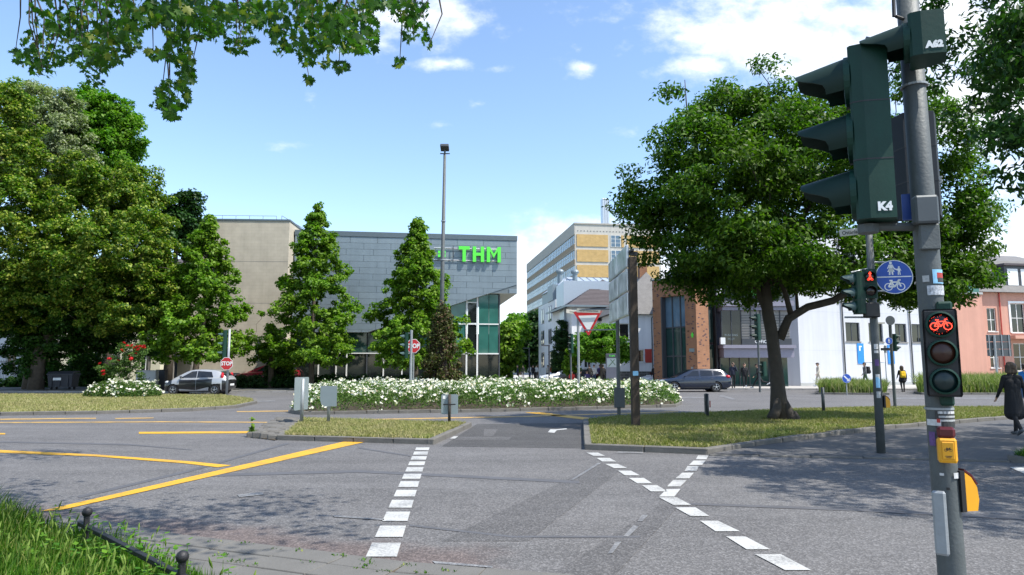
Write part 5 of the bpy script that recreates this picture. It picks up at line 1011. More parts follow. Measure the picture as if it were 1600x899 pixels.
def glass_office():
    Y = 52.6; x0 = P(1103, 573, Y).x; x1 = P(1234, 573, Y).x; W = x1 - x0; t = thing('glass_office', 'dark glass and lilac panel office building with a projecting bay and OFFICE lettering', 'building', (x0, Y, 0)); H = 10.6
    q = MB(); q.box(0, W, 1.2, 12, 0, H); q.build('wall', 'frame_lilac', t)
    def band(z0, z1, m, xa, xb_, y0, y1, name='floor_band'): q = MB(); q.box(xa, xb_, y0, y1, z0, z1); return q.build(name, m, t)
    # narrow teal glass slot beside the brick block
    for k in range(3):
        z0 = .2 + k * 3.3
        for i in range(2): band(z0, z0 + 3.1, 'glass_teal', .1 + i * .42, .48 + i * .42, .9, .94, 'pane')
    band(0, H, 'frame_dark', .95, 1.05, .4, 1.19, 'post')
    bx = 2.4
    for z0, z1 in ((3.0, 3.25), (6.2, 6.6), (9.4, 9.9)): band(z0, z1, 'frame_lilac', 1.1, W + .2, -.9, 1.19)
    for z0, z1 in ((2.3, 2.99), (5.9, 6.19), ): band(z0, z1, 'frame_lilac', 1.2, W + .1, -.7, 1.18, 'panel_band')
    for f, (z0, z1) in enumerate(((.1, 2.29), (3.26, 5.89), (6.61, 9.39))):
        n = 7
        for k in range(n):
            xa = 1.15 + k * (W - 1.2) / n; xb_ = 1.15 + (k + 1) * (W - 1.2) / n
            band(z0, z1, 'glass_teal' if f != 1 else ('glass_dark' if k < 2 else 'blind'), xa + .04, xb_ - .04, -.5 if f else .2, -.44 if f else .26, 'pane')
            band(z0, z1, 'frame_dark', xa - .03, xa + .03, -.56 if f else .14, -.38 if f else .3, 'post')
        if f == 1:
            for k in range(12): band(3.3 + k * .2, 3.33 + k * .2, 'frame_dark', 1.15 + (W - 1.2) * 2 / 7 + .05, W - .1, -.53, -.501, 'blind_slat')
            band(3.27, 3.75, 'frame_dark', 1.15 + (W - 1.2) * 2 / 7, W, -.6, -.535, 'sign_panel')
    band(6.62, 7.4, 'frame_dark', 1.2, W, -.62, -.565, 'parapet_panel')
    text('lettering', 'OFFICE', .34, 'sign_white', t, (4.15, -.61, 3.5), bold=.004); text('lettering', 'RUNNING', .22, 'sign_back', t, (1.85, -.53, 4.0)); text('lettering', 'POST', .22, 'sign_back', t, (1.85, -.53, 3.7))
    for (xa, z0, w, h) in ((1.15, 3.3, .35, .5), (1.0, 6.9, .3, .6)): band(z0, z0 + h, 'sign_white', xa - .25, xa + .1, -1.0, -.901 + .2, 'aircon_box')
    q = MB(); q.box(3.5, 4.2, -.64, -.625, 7.0, 7.7); w = q.build('green_screen', 'neon_green', t)
    q = MB()
    for k in range(1, 6): q.box(3.5 + k * .115, 3.53 + k * .115, -.65, -.641, 7.0, 7.7)
    for k in range(1, 5): q.box(3.5, 4.2, -.655, -.651, 7.0 + k * .14, 7.03 + k * .14)
    q.build('screen_grille', 'frame_dark', t)
    q = MB(); q.box(-1.5, W + 2, -2.2, -.3, H + 1.2, H + 1.35); q.build('roof_canopy', 'zinc_cap', t); q = MB(); q.box(.5, W, .8, 10, H, H + 1.19); q.build('penthouse', 'glass_sky', t)
glass_office()
def white_block():
    c = Vector((P(1250, 573, 54.0).x, 54.0, 0)); e = Vector((P(1470, 573, 58.6).x, 58.6, 0)); d = e - c; W = d.length + 1.0; t = thing('white_block', 'bright white rendered block with dark windows and two downpipes', 'building', (c.x, c.y, 0), math.atan2(d.y, d.x)); H = 12.2
    def fx(px):  # facade coordinate of a pixel column
        k = (px - 800) / F; return (k * c.y - c.x) / (d.normalized().x - k * d.normalized().y)
    ops = []
    for px0, px1 in ((1321, 1343), (1357, 1379), (1398, 1416), (1424, 1448)):
        for z0, z1 in ((3.65, 5.2), (6.9, 8.5), (9.6, 11.2)): ops.append((fx(px0), fx(px1), z0, z1))
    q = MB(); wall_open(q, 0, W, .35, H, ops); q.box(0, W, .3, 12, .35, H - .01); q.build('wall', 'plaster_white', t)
    q = MB(); q.box(-.03, W + .03, -.03, 12, 0, .35); q.build('plinth', 'box_grey', t)
    for o in ops: window(t, *o, fm='frame_dark', nx=2, sill='blind')
    q = MB(); q.box(-.05, W + .05, -.05, 12, H, H + .15); q.build('roof_edge', 'zinc_cap', t)
    for px in (1316, 1421): x = fx(px); q = MB(); q.tube([(x, -.09, .1), (x, -.09, H - .1)], .055, 7); q.build('downpipe', 'frame_dark', t)
    for z in (2.9, 6.0, 9.0): q = MB(); q.box(.02, W - .02, -.004, .0, z, z + .025); q.build('joint', 'plaster_shade_joint', t)
    for px0, px1, z0, z1 in ((1337, 1347, 1.85, 3.5), (1384, 1394, 1.85, 3.4)):
        q = MB(); q.box(fx(px0), fx(px1), -.05, -.006, z0, z1); q.build('blue_banner', 'banner_blue', t); q = MB(); xm = fx((px0 + px1) / 2); q.box(xm - .16, xm - .02, -.056, -.051, z1 - .6, z1 - .3); q.box(xm - .16, xm + .12, -.056, -.051, z1 - .3, z1 - .2); q.build('banner_print', 'sign_white', t)
    q = MB(); q.box(fx(1347) + .02, fx(1378), -.03, -.006, 2.0, 3.4); q.build('pale_banner', 'sign_white', t)
    # stair tower side turned away; its bluish shade is put into the plaster colour
    s = P(1225, 573, 55.2); q = MB(); q.prism([(0, 0), ((s.x - c.x) * 1.0, .5), ((s.x - c.x), 9), (0, 9)], H - .3, 'z', 0, T=Matrix.Rotation(-math.atan2(d.y, d.x), 4, 'Z')); q.build('side_wall', 'plaster_shade_joint', t)
white_block()
def pink_house():
    Y = 64.0; c = P(1534, 573, Y); t = thing('pink_house', 'salmon pink house with white windows, slate mansard roof and a glass edged terrace', 'house', (c.x, Y, 0), R(10)); H = 8.6; W = 9.0
    # local x to the right is the windowed front; the lower annex stands to the left
    q = MB(); q.box(-5.6, -.002, -.6, 8, 0, 8.3); q.build('annex_wall', 'plaster_pink', t); q = MB(); q.box(-5.7, .05, -.7, 8, 8.3, 8.5); q.build('annex_edge', 'box_grey', t)
    for k in range(4): q = MB(); q.box(-5.5 + k * 1.36, -5.5 + k * 1.36 + 1.3, -.5, -.46, 8.5, 9.5); q.build('terrace_pane', 'glass_green', t)
    ops = [(1.0, 2.0, 4.9, 7.1), (3.6, 5.2, 4.8, 7.6), (6.6, 8.2, 4.8, 7.6), (1.0, 2.0, 1.5, 3.4), (3.6, 5.2, 1.2, 3.8), (6.6, 8.2, 1.2, 3.8)]
    q = MB(); wall_open(q, 0, W, 0, H, ops); q.box(0, W, .3, 9, 0, H - .01); q.build('wall', 'plaster_pink', t)
    for o in ops: window(t, *o, nx=2, nz=2, sill='white_metal')
    for o in ops[1:3]:
        q = MB(); q.box(o[0] - .2, o[0] - .002, -.06, .0, o[2], o[3] + .2); q.box(o[1] + .002, o[1] + .2, -.06, 0, o[2], o[3] + .2); q.box(o[0], o[1], -.06, 0, o[3] + .002, o[3] + .2); q.build('window_surround', 'sign_white', t)
    q = MB(); q.box(2.9, W, -1.0, -.002, 4.2, 4.5); q.build('balcony', 'plaster_pink', t); q = MB(); q.tube([(2.4, -.1, .2), (2.4, -.1, H)], .06, 6); q.build('downpipe', 'shutter_red', t)
    e = .5; q = MB(); q.add([(-e, -e, H), (W + e, -e, H), (W + e, 9.5, H), (-e, 9.5, H), (1.2, 1.4, H + 3.3), (W + e, 1.4, H + 3.3), (W + e, 8, H + 3.3), (1.2, 8, H + 3.3), (2.6, 4.5, H + 4.4), (W + e, 4.5, H + 4.4)], [(0, 1, 5, 4), (0, 4, 7, 3), (3, 7, 6, 2), (4, 5, 9, 8), (4, 8, 7), (7, 8, 9, 6), (3, 2, 1, 0)]); ro = q.build('roof', 'roof_slate', t)
    q = MB(); q.box(3.2, 6.4, -.1, 2.5, H + .4, H + 2.6); q.build('dormer', 'frame_dark', ro); q = MB(); q.box(3.0, 6.6, -.35, 2.6, H + 2.601, H + 2.8); q.build('dormer_roof', 'roof_dark', ro)
    q = MB()
    for xa in (3.5, 5.0):
        q.box(xa, xa + 1.15, -.14, -.101, H + .7, H + 2.3)
    w = q.build('dormer_window', 'sign_white', ro)
    q = MB(); q.box(-6, W, -1.25, -1.15, 0, .7); q.build('garden_wall', 'box_grey', t)
pink_house()
def iron_fence():
    Y = 52.0; x0, x1 = pxx(-70, Y), pxx(48, Y); t = thing('iron_fence', 'tall iron picket fence at the far left in the shade', 'fence', (x0, Y, 0)); n = 46; L_ = x1 - x0; m = MB(); m.tube([(0, 0, .1), (0, 0, 2.1), (0, 0, 2.2)], [.014, .014, .002], 5); me = m.mesh('picket', 'iron')
    for k in range(n): link('picket', me, t, (k * L_ / n, 0, 0))
    for z in (.3, 1.95): q = MB(); q.box(0, L_, -.02, .02, z, z + .05); q.build('fence_rail', 'iron', t)
iron_fence()

# ------------------------------------------------------------------ signs and signals
def bike_glyph(mb, s, y, cx=0, cz=0, w=.042):
    for x in (-.27, .27): mb.disc(.185 * s, y, 20, cx + x * s, cz - .1 * s, .143 * s)
    for a in ((-.27, -.1, -.12, .17), (-.27, -.1, 0, -.1), (0, -.1, -.15, .14), (0, -.1, .17, .15), (-.13, .12, .17, .13), (.27, -.1, .15, .22), (.15, .22, .27, .22), (-.22, .2, -.08, .2)): mb.line(cx + a[0] * s, cz + a[1] * s, cx + a[2] * s, cz + a[3] * s, w * s, y - .0006)
def person_glyph(mb, s, y, cx=0, cz=0, skirt=False):
    mb.disc(.1 * s, y, 14, cx, cz + .42 * s); f = lambda q: mb.add([(cx + a * s, y, cz + b * s) for a, b in q], [tuple(range(len(q)))])
    f([(-.12, .3), (-.12, 0), (.12, 0), (.12, .3)]); f([(-.11, 0), (-.15, -.45), (-.05, -.45), (0, 0)]); f([(0, 0), (.05, -.45), (.15, -.45), (.11, 0)]); f([(-.12, .3), (-.24, .02), (-.18, 0), (-.1, .18)]); f([(.12, .3), (.1, .18), (.18, 0), (.24, .02)])
    if skirt: f([(-.1, .05), (-.24, -.22), (.24, -.22), (.1, .05)])
def arc_hood(r, ln, a0=-32, a1=212, n=18, t=.006, droop=.06):
    mb = MB(); vs = []; fs = []
    for k in range(n + 1):
        a = R(a0 + (a1 - a0) * k / n); c, s = math.cos(a), math.sin(a); u_ = min(1, max(0, (s + .25) / .95)); l = ln * (.42 + .58 * u_ * u_ * (3 - 2 * u_)); dz = -droop * l / ln * .6
        for rr, yy, z in ((r, 0, 0), ((r * .86, -l, dz), (r * .86 - t, -l, dz))[0], ((r * .86, -l, dz), (r * .86 - t, -l, dz))[1], (r - t, 0, 0)): vs.append((rr * c, yy, rr * s + z))
    for k in range(n):
        for j in range(4): a = k * 4 + j; b = k * 4 + (j + 1) % 4; fs.append((a, b, b + 4, a + 4))
    return mb.add(vs, fs)
def signal_head(parent, pos, rz, D, H, w, dp, n=3, visor=.28, mh='signal_green', mv='signal_visor', lit=None, board=None, lens=('lens_red', 'lens_amber', 'lens_green'), label=None, glyph=bike_glyph, gs=1.0, dirn=1):
    st = dp * .36; prof = [(-w / 2 + .015, 0), (w / 2 - .015, 0), (w / 2, .015), (w / 2, st), (w * .34, dp), (-w * .34, dp), (-w / 2, st), (-w / 2, .015)]
    q = MB(); q.prism(prof, H, 'z'); h = q.build('signal_head', mh, parent, loc=pos, rot=(0, 0, rz), label=label); p = H / n
    for k in range(1, n): q = MB(); s = 1.012; q.prism([(a * s, b * s - .001 if b else -.002) for a, b in prof], .008, 'z', k * p - .004); q.build('joint', 'black', h)
    if board: q = MB(); q.bbox(-w / 2 - board, w / 2 + board, -.012, -.003, -board, H + board, .012); q.build('backboard', 'black', h)
    for k in range(n):
        z = H - (k + .5) * p; y = -.02 if board else -.004
        q = MB(); q.lathe([(D * .58, y + .012), (D * .58, y - .022), (D * .5, y - .026), (D * .5, y)], 26); q.build('lens_rim', mh, h, loc=(0, 0, z))
        q = MB(); q.lathe([(D * .5, y - .002), (D * .42, y - .012), (D * .25, y - .02), (.0001, y - .023)], 24); on = lit == k; q.build('lens', 'lens_dark' if on else lens[k], h, smooth=True, loc=(0, 0, z))
        if on: q = MB(); glyph(q, D * .95 * gs, y - .026, 0, 0); q.build('lit_symbol', 'lit_red', h, loc=(0, 0, z))
        if visor: q = arc_hood(D * .57, visor, droop=visor * .22); q.build('visor', mv, h, loc=(0, -.005, z), smooth='auto')
    return h
def facing(dx, dy): return math.atan2(dx, -dy)

# --- the near signal post on the right
pb, ptop = P(1487.5, 899, 4.0), P(1413, -60, 4.0); dz = (ptop - pb) / (ptop.z - pb.z); base = pb - dz * pb.z
def ax(z): return base + dz * z
near = thing('signal_post', 'large near signal post with green heads marked K4 and A62', 'traffic light', base)
q = MB(); q.tube([(ax(z) - base) for z in (0, .5, 1.2, 2.5, 4.3)], [.072, .071, .069, .065, .06], 20); q.build('pole', 'steel_dull', near, smooth=True)
def at(px, py, Y): return P(px, py, Y) - base
fz = facing(-.87, .50)
zb, zt = P(1366, 350, 4.05).z, P(1358, 86, 4.05).z
h = signal_head(near, at(1341, 350, 4.08), fz, .275, zt - zb, .30, .21, 3, .30, label='large three lens signal head marked K4 facing left')
def side_text(h, s, size, w, dp, z, t=.55):
    st = dp * .36; p0, p1 = Vector((w / 2, st)), Vector((w * .34, dp)); tg = (p1 - p0).normalized(); nv = Vector((tg.y, -tg.x)); c = p0.lerp(p1, t) + nv * .002
    return text('marking', s, size, 'sign_white', h, (c.x, c.y, z), (R(90), 0, math.atan2(nv.x, -nv.y)), .001, .004)
side_text(h, 'K4', .068, .30, .21, .065, .55)
zb2, zt2 = P(1450, 102, 3.8).z, P(1450, 36, 3.8).z
h = signal_head(near, at(1422, 100, 3.84), fz, .20, zt2 - zb2, .23, .18, 1, .25, label='single lens signal head marked A62 above')
side_text(h, 'A62', .052, .23, .18, .05, .5)
h = signal_head(near, at(1433, 345, 4.5), facing(.25, .97), .2, .70, .27, .16, 3, 0, 'black_blue', label='signal head seen from behind, facing away')
text('marking', '5', .06, 'sign_white', h, (-.118, .115, .24), (R(90), 0, R(180 - 38)), .001, .003)
b0_, b1_ = at(1356, 352, 4.05), at(1452, 352, 4.0)
for pts, rad in (([b0_ + Vector((0, 0, -.01)), b1_ + Vector((0, 0, -.01))], .026), ([b0_ + Vector((0, 0, -.05)), b0_ + Vector((0, 0, .0))], .06), ([at(1428, 352, 4.4), at(1450, 352, 4.02)], .022), ([at(1352, 62, 4.1), at(1420, 75, 4.0)], .02), ([at(1440, 60, 3.86), at(1424, 60, 3.98)], .03), ([at(1418, 165, 4.4), at(1436, 165, 4.0)], .02)):
    q = MB(); q.tube(pts, rad, 8); q.build('bracket', 'steel_dull', near)
q = MB(); c = at(1450, 349, 3.9); T = Matrix.Translation(c) @ Matrix.Rotation(facing(-.2, -.98), 4, 'Z'); q.bbox(-.066, .062, -.015, .06, 0, .165, .012, T=T); q.build('buzzer_box', 'sign_back_dark', near)
q = MB(); T = Matrix.Translation(at(1418, 344, 4.1)) @ Matrix.Rotation(facing(-.4, -.9), 4, 'Z'); q.box(-.025, .025, -.01, .01, 0, .16, T=T); q.build('blue_plate', 'sign_blue', near)
q = MB(); T = Matrix.Translation(at(1452, 390, 3.93)) @ Matrix.Rotation(facing(-.1, -.99), 4, 'Z'); q.bbox(-.05, .062, -.012, .02, 0, .15, .006, T=T); q.build('hatch', 'steel_dull', near)
q = MB(); q.tube([at(1397, 26, 3.95), at(1396, -10, 3.95), at(1392, -40, 3.95)], .012, 6); q.tube([at(1400, 26, 3.95), at(1412, 30, 3.97)], .01, 6); q.build('cable', 'black', near)
q = MB()
for z in (ax(0).z + P(1430, 137, 4).z, P(1430, 352, 4).z, P(1478, 640, 4).z): q.tube([ax(z) - base, ax(z + .012) - base], .075, 20)
q.build('clamp_band', 'steel', near)
bz = facing(-.40, -.92)
hb = signal_head(near, at(1476, 618, 3.86), bz, .126, .475, .155, .11, 3, 0, 'signal_green', lit=0, board=.008, label='small bicycle signal head with the red bicycle lit', lens=('lens_dark', 'lens_amber', 'lens_green'), gs=1.0)
rr = random.Random(3); q = MB()
for k in range(26):
    a = rr.uniform(0, 6.28); d = rr.uniform(.042, .058); q.disc(.0014, -.047, 5, d * math.cos(a), .475 * 5 / 6 + d * math.sin(a))
q.build('lit_dots', 'lit_red', hb)
for c_, bb in ((at(1472, 488, 3.93), (-.03, .05, -.03, .04, 0, .06, .012)), (at(1480, 634, 3.93), (-.035, .035, -.03, .04, 0, .06, .012))):
    q = MB(); q.bbox(*bb, T=Matrix.Translation(c_) @ Matrix.Rotation(bz, 4, 'Z')); q.build('head_bracket', 'signal_green', near)
def button(parent, pos, rz, s=1.0, glyph=True):
    q = MB(); q.bbox(-.046 * s, .046 * s, -.055 * s, .01, 0, .135 * s, .012); b = q.build('push_button', 'button_yellow', parent, loc=pos, rot=(0, 0, rz))
    q = MB(); q.bbox(-.044 * s, .044 * s, -.048 * s, .01, .136 * s, .195 * s, .014); q.build('button_cap', 'button_red', b); q = MB(); q.bbox(-.03 * s, .03 * s, -.061 * s, -.054 * s, .02, .115 * s, .004); q.build('touch_plate', 'button_yellow', b)
    if glyph: q = MB(); bike_glyph(q, .042 * s, -.0622 * s, 0, .075 * s, .07); q.line(-.016, .038, .016, .038, .004, -.0622 * s); q.line(-.012, .03, .012, .03, .004, -.0622 * s); q.build('button_symbol', 'ink', b)
    return b
button(near, at(1480, 722, 3.92), bz)
def side_button(parent, pos, rz):
    b = MB(); b.prism([(0, 0), (.075, 0), (.088, .06), (.08, .13), (.045, .185), (0, .215)], .085, 'y', -.042); bb = b.build('push_button', 'button_yellow', parent, loc=pos, rot=(0, 0, rz)); q = MB(); q.box(-.03, -.001, -.046, .046, -.004, .222); q.build('button_base', 'black', bb); q = MB(); q.prism([(.078, .142), (.045, .19), (.0, .22), (.0, .232), (.05, .198), (.086, .147)], .086, 'y', -.043); q.build('button_cap', 'button_red', bb)
side_button(near, at(1501, 797, 3.98), R(12))
q = MB(); T = Matrix.Translation(at(1473, 868, 3.905)) @ Matrix.Rotation(facing(-.62, -.78), 4, 'Z'); q.bbox(-.034, .034, -.012, .02, 0, .345, .011, T=T); q.build('cable_cover', 'steel', near)
STK = [0]
def sticker(px0, py0, px1, py1, m, name='sticker', dang=0.0, rot=0.0):
    """thin patch wrapped on the pole's cylinder, from pixel columns to angles about the axis"""
    STK[0] += 1; zc = [P((px0 + px1) / 2, y, 3.93).z for y in (py1, py0)]; z = (zc[0] + zc[1]) / 2; c = ax(z); r = .0716 - .0018 * max(0, z - 1.2) / 1.3 + .0003 * STK[0]; cd = math.atan2(-c.y, -c.x); dist = math.hypot(c.x, c.y)
    an = []
    for px in (px0, px1):
        o = (px - (800 + F * c.x / (c.y * cP + (c.z - EYE) * sP))) / F * dist * .97; an.append(math.asin(max(-.98, min(.98, o / r))))
    q = MB(); vs = []; n = 6
    for zz in zc:
        ca = ax(zz) - base
        for k in range(n + 1): a = cd + an[0] + (an[1] - an[0]) * k / n; vs.append((ca.x + r * math.cos(a), ca.y + r * math.sin(a), ca.z))
    q.add(vs, [(k, k + 1, n + 2 + k, n + 1 + k) for k in range(n)]); return q.build(name, m, near)
mat('sticker_blue', (.25, .52, .72), .6, var=.2, scale=60); mat('sticker_scribble', (.42, .44, .46), .6, var=.9, scale=70); mat('sticker_grey', (.38, .39, .38), .6, var=.5, scale=60); mat('sticker_black', (.03, .03, .03), .5, var=.6, scale=80); mat('sticker_white', (.55, .55, .54), .6, var=.3, scale=50); mat('sticker_violet', (.12, .06, .2), .6, var=.4, scale=50); mat('sticker_red', (.4, .04, .03), .6); mat('tape', (.46, .44, .38), .7)
sticker(1456, 421, 1474, 443, 'sticker_blue'); sticker(1461, 426, 1469, 436, 'sticker_red', 'sticker_figure'); sticker(1462, 434, 1468, 441, 'sticker_black', 'sticker_figure'); sticker(1450, 446, 1471, 461, 'sticker_scribble'); sticker(1444, 430, 1452, 440, 'sticker_grey'); sticker(1472, 447, 1479, 466, 'sticker_blue')
sticker(1463, 640, 1488, 669, 'sticker_black'); sticker(1466, 643, 1487, 647, 'sticker_white'); sticker(1467, 650, 1487, 653, 'sticker_grey'); sticker(1468, 656, 1486, 659, 'sticker_grey'); sticker(1454, 656, 1470, 666, 'sticker_white'); sticker(1457, 676, 1464, 698, 'sticker_violet'); sticker(1465, 655, 1469, 661, 'sticker_red'); sticker(1486, 739, 1496, 748, 'sticker_white'); sticker(1470, 740, 1475, 744, 'sticker_white'); sticker(1478, 762, 1482, 766, 'ink')

# --- second signal post on the paved path, with the street name plate
b2 = G(1377, 710.5); post2 = thing('signal_post', 'slim signal post on the paved path with the Ostanlage street plate', 'traffic light', b2)
Y2 = b2.y; top2 = P(1357, 352, Y2) - b2
def at2(px, py, dY=0.0): return P(px, py, Y2 + dY) - b2
q = MB(); q.tube([(0, 0, 0), top2 * .5, top2], [.078, .072, .062], 14); q.build('pole', 'steel_dull', post2, smooth=True)
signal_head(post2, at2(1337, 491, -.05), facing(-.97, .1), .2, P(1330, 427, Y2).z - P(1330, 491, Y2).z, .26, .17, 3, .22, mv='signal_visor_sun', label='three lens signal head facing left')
h = signal_head(post2, at2(1361, 466, -.14), facing(-.28, -.96), .2, .56, .25, .12, 2, .1, lit=0, lens=('lens_dark', 'lens_dark'), glyph=lambda m, s, y, cx, cz: (person_glyph(m, s * .62, y, 0, s * .2), bike_glyph(m, s * .62, y, 0, -s * .28, .09)), gs=1.0, label='two lens crossing signal with the red person and bicycle lit')
q = MB(); c = at2(1363, 496, -.12); q.bbox(c.x - .14, c.x + .14, c.y - .05, c.y + .09, c.z, c.z + .28, .02); q.build('control_box', 'black', post2)
def disc_sign(parent, c, r, rz, m, back='sign_back', rim='sign_white', name='sign_plate', label=None):
    q = MB(); q.lathe([(.0001, .004), (r, .004), (r, -.004), (.0001, -.004)], 32); s = q.build(name, back, parent, loc=c, rot=(0, 0, rz), label=label); q = MB(); q.disc(r * .985, -.0055, 36); q.build('rim', rim, s); q = MB(); q.disc(r * .95, -.0068, 36); q.build('face', m, s); return s
sg = disc_sign(post2, at2(1397, 433, -.1), .33, facing(-.25, -.97), 'sign_blue', label='round blue sign with white walkers above a bicycle')
q = MB(); q.box(-.3, .3, -.009, -.008, -.008, .012); bike_glyph(q, .40, -.0085, 0, -.15, .07); person_glyph(q, .27, -.0085, -.05, .16, True); person_glyph(q, .17, -.0085, .09, .115); q.line(.0, .16, .06, .14, .02, -.009); q.build('symbol', 'sign_white', sg)
for pts in ([at2(1358, 410), at2(1390, 410, -.06)], [at2(1360, 455), at2(1390, 455, -.06)], [at2(1320, 496, -.05), at2(1362, 496, -.03)], [at2(1330, 426, -.05), at2(1356, 420)]):
    q = MB(); q.tube(pts, .02, 6); q.build('bracket', 'steel', post2)
np_ = MB(); np_.bbox(-.23, .23, -.012, .0, -.065, .065, .01); nb = np_.build('street_name_plate', 'sign_cream', post2, loc=at2(1331, 363, -.1), rot=(R(0), R(-5), facing(-.15, -.99))); text('lettering', 'Ostanlage', .105, 'ink', nb, (0, -.0135, -.004), sx=.88, bold=.001)
q = MB(); q.tube([at2(1350, 361, -.08), at2(1358, 360)], .012, 6); q.build('plate_arm', 'steel', post2)
side_button(post2, at2(1377, 637, -.02) + Vector((.07, 0, 0)), 0)
for py0, py1, m in ((538, 546, 'sticker_white'), (562, 572, 'sticker_violet'), (585, 592, 'sticker_white'), (590, 606, 'sticker_blue'), (612, 622, 'sticker_grey'), (548, 552, 'sticker_white')):
    c = at2(1367 + (py0 - 540) * .055, py1, 0); q = MB(); t_ = c.z / top2.z; cx_ = top2.x * t_; cy_ = top2.y * t_; h_ = (py1 - py0) * Y2 / F; vs = [(cx_ + .0765 * math.cos(a), cy_ + .0765 * math.sin(a), c.z + zz) for zz in (0, h_) for a in [R(225 + k * 14) for k in range(5)]]; q.add(vs, [(k, k + 1, 6 + k, 5 + k) for k in range(4)]); q.build('sticker', m, post2)

# --- sign posts
def zpx(py, Y): return P(800, py, Y).z
def signpost(name, label, px, py, h, r=.038, group=None, m='steel', cat='sign post', z=0.0, rz=0):
    b = G(px, py, z); t = thing(name, label, cat, b, rz, group); q = MB(); q.tube([(0, 0, 0), (0, 0, h)], r, 10); q.build('pole', m, t, smooth=True); return t, b
def plate(parent, w, h, z, rz, m='sign_back', x=0, y=-.05, rib=True, round_=.04, name='sign_plate', label=None):
    q = MB(); pts = []
    for cx, cz, a0 in ((w / 2 - round_, h / 2 - round_, 0), (-w / 2 + round_, h / 2 - round_, 90), (-w / 2 + round_, -h / 2 + round_, 180), (w / 2 - round_, -h / 2 + round_, 270)):
        for k in range(4): a = R(a0 + 30 * k); pts.append((cx + round_ * math.cos(a), cz + round_ * math.sin(a)))
    q.prism(pts, .006, 'y', 0); o = q.build(name, m, parent, loc=(x, y, z), rot=(0, 0, rz), label=label); return o
def zpx(py, Y): return P(800, py, Y).z
t, b = signpost('back_of_sign', 'tall narrow grey sign back, leftmost of the three on the small island', 471, 661, zpx(591, 19.9) - .1, .05, z=.1)
o = plate(t, .62, zpx(590, b.y) - zpx(641, b.y), zpx(615, b.y) - .1, R(70), x=-.02, y=-.02); q = MB(); q.box(-.02, .02, .007, .05, -.4, .4); q.build('rail', 'sign_back_dark', o)
t, b = signpost('back_of_sign', 'round bottomed grey sign back, middle of the three on the small island', 513, 661, zpx(603, 19.9) - .1, .045, z=.1)
q = MB(); W_, H_ = .46, zpx(603, b.y) - zpx(635, b.y); q.prism([(-W_ / 2, H_ / 2), (-W_ / 2, -H_ * .2), (-W_ * .42, -H_ * .38), (-W_ * .25, -H_ / 2), (W_ / 2, -H_ / 2), (W_ / 2, H_ / 2)], .006, 'y'); q.build('sign_plate', 'sign_back', t, loc=(0, -.06, zpx(619, b.y) - .1)); q = MB(); q.box(-.06, -.02, -.054, -.01, zpx(634, b.y) - .1, zpx(602, b.y) - .1); q.build('rail', 'black', t)
t, b = signpost('back_of_sign', 'square grey sign back with a small white label on the small island', 702, 662, zpx(615, 19.5) - .1, .04, m='bark_dark', z=.1)
o = plate(t, .46, zpx(617, b.y) - zpx(648, b.y), zpx(632, b.y) - .1, R(4), y=.05); q = MB(); q.box(-.17, .17, -.012, -.002, -.015, .015); q.build('clamp', 'black', t, loc=(0, -.03, zpx(632, b.y) - .1)); q = MB(); q.box(-.19, -.12, -.006, -.001, .14, .23); q.build('label', 'sign_white', o)
t, b = signpost('back_of_sign', 'small dark sign back on a short post at the edge of the tree island', 1106, 652, zpx(613, 22.5) - .1, .045, m='sign_back_dark', z=.1)
plate(t, .34, zpx(616, b.y) - zpx(648, b.y), zpx(631, b.y) - .1, R(58), 'sign_back_dark', x=-.05, y=-.03); q = MB(); q.box(.05, .08, -.06, -.04, .3, .5); q.build('reflector', 'sticker_red', t)
t, b = signpost('bollard', 'short grey steel bollard at the rear edge of the tree island', 1287, 644, zpx(608, 25), .055, m='sign_back_dark', cat='bollard', z=.1)
# stop signs and signals beside the rose islands
def stop(t, b, px, py, dY, r, rz):
    c = P(px, py, b.y + dY) - b; oc = [(r * math.cos(R(22.5 + 45 * k)), r * math.sin(R(22.5 + 45 * k))) for k in range(8)]; q = MB(); q.prism(oc, .006, 'y'); s = q.build('sign_plate', 'sign_white', t, loc=c, rot=(0, 0, rz)); q = MB(); q.prism([(a * .93, d * .93) for a, d in oc], .003, 'y', -.0035); q.build('face', 'sign_red', s); text('lettering', 'STOP', r * .80, 'sign_white', s, (0, -.006, 0), bold=.012, sx=.86)
t, b = signpost('signal_post', 'signal post with a STOP sign at the tip of the left lawn', 354, 618, zpx(513, 38.4), .07, cat='traffic light')
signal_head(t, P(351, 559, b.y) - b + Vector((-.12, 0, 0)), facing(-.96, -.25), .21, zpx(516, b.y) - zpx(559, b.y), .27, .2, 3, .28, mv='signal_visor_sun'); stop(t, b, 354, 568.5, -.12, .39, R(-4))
b = Vector((P(642, 573, 32).x, 32, 0)); t = thing('signal_post', 'signal post rising from the rose bed in front of a STOP sign', 'traffic light', b); q = MB(); q.tube([(0, 0, 0), (0, 0, zpx(516, 32))], .062, 10); q.build('pole', 'steel', t)
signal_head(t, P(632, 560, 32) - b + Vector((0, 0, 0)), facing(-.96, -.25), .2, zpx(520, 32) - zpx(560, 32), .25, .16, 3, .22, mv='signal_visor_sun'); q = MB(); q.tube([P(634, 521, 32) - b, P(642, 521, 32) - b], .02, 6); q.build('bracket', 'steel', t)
b = Vector((P(646, 573, 34).x, 34, 0)); t = thing('stop_sign', 'STOP sign half hidden behind the signal post in the rose bed', 'stop sign', b); q = MB(); q.tube([(0, 0, 0), (0, 0, zpx(533, 34))], .04, 8); q.build('pole', 'steel', t); stop(t, b, 645.5, 541, -.06, .37, 0)
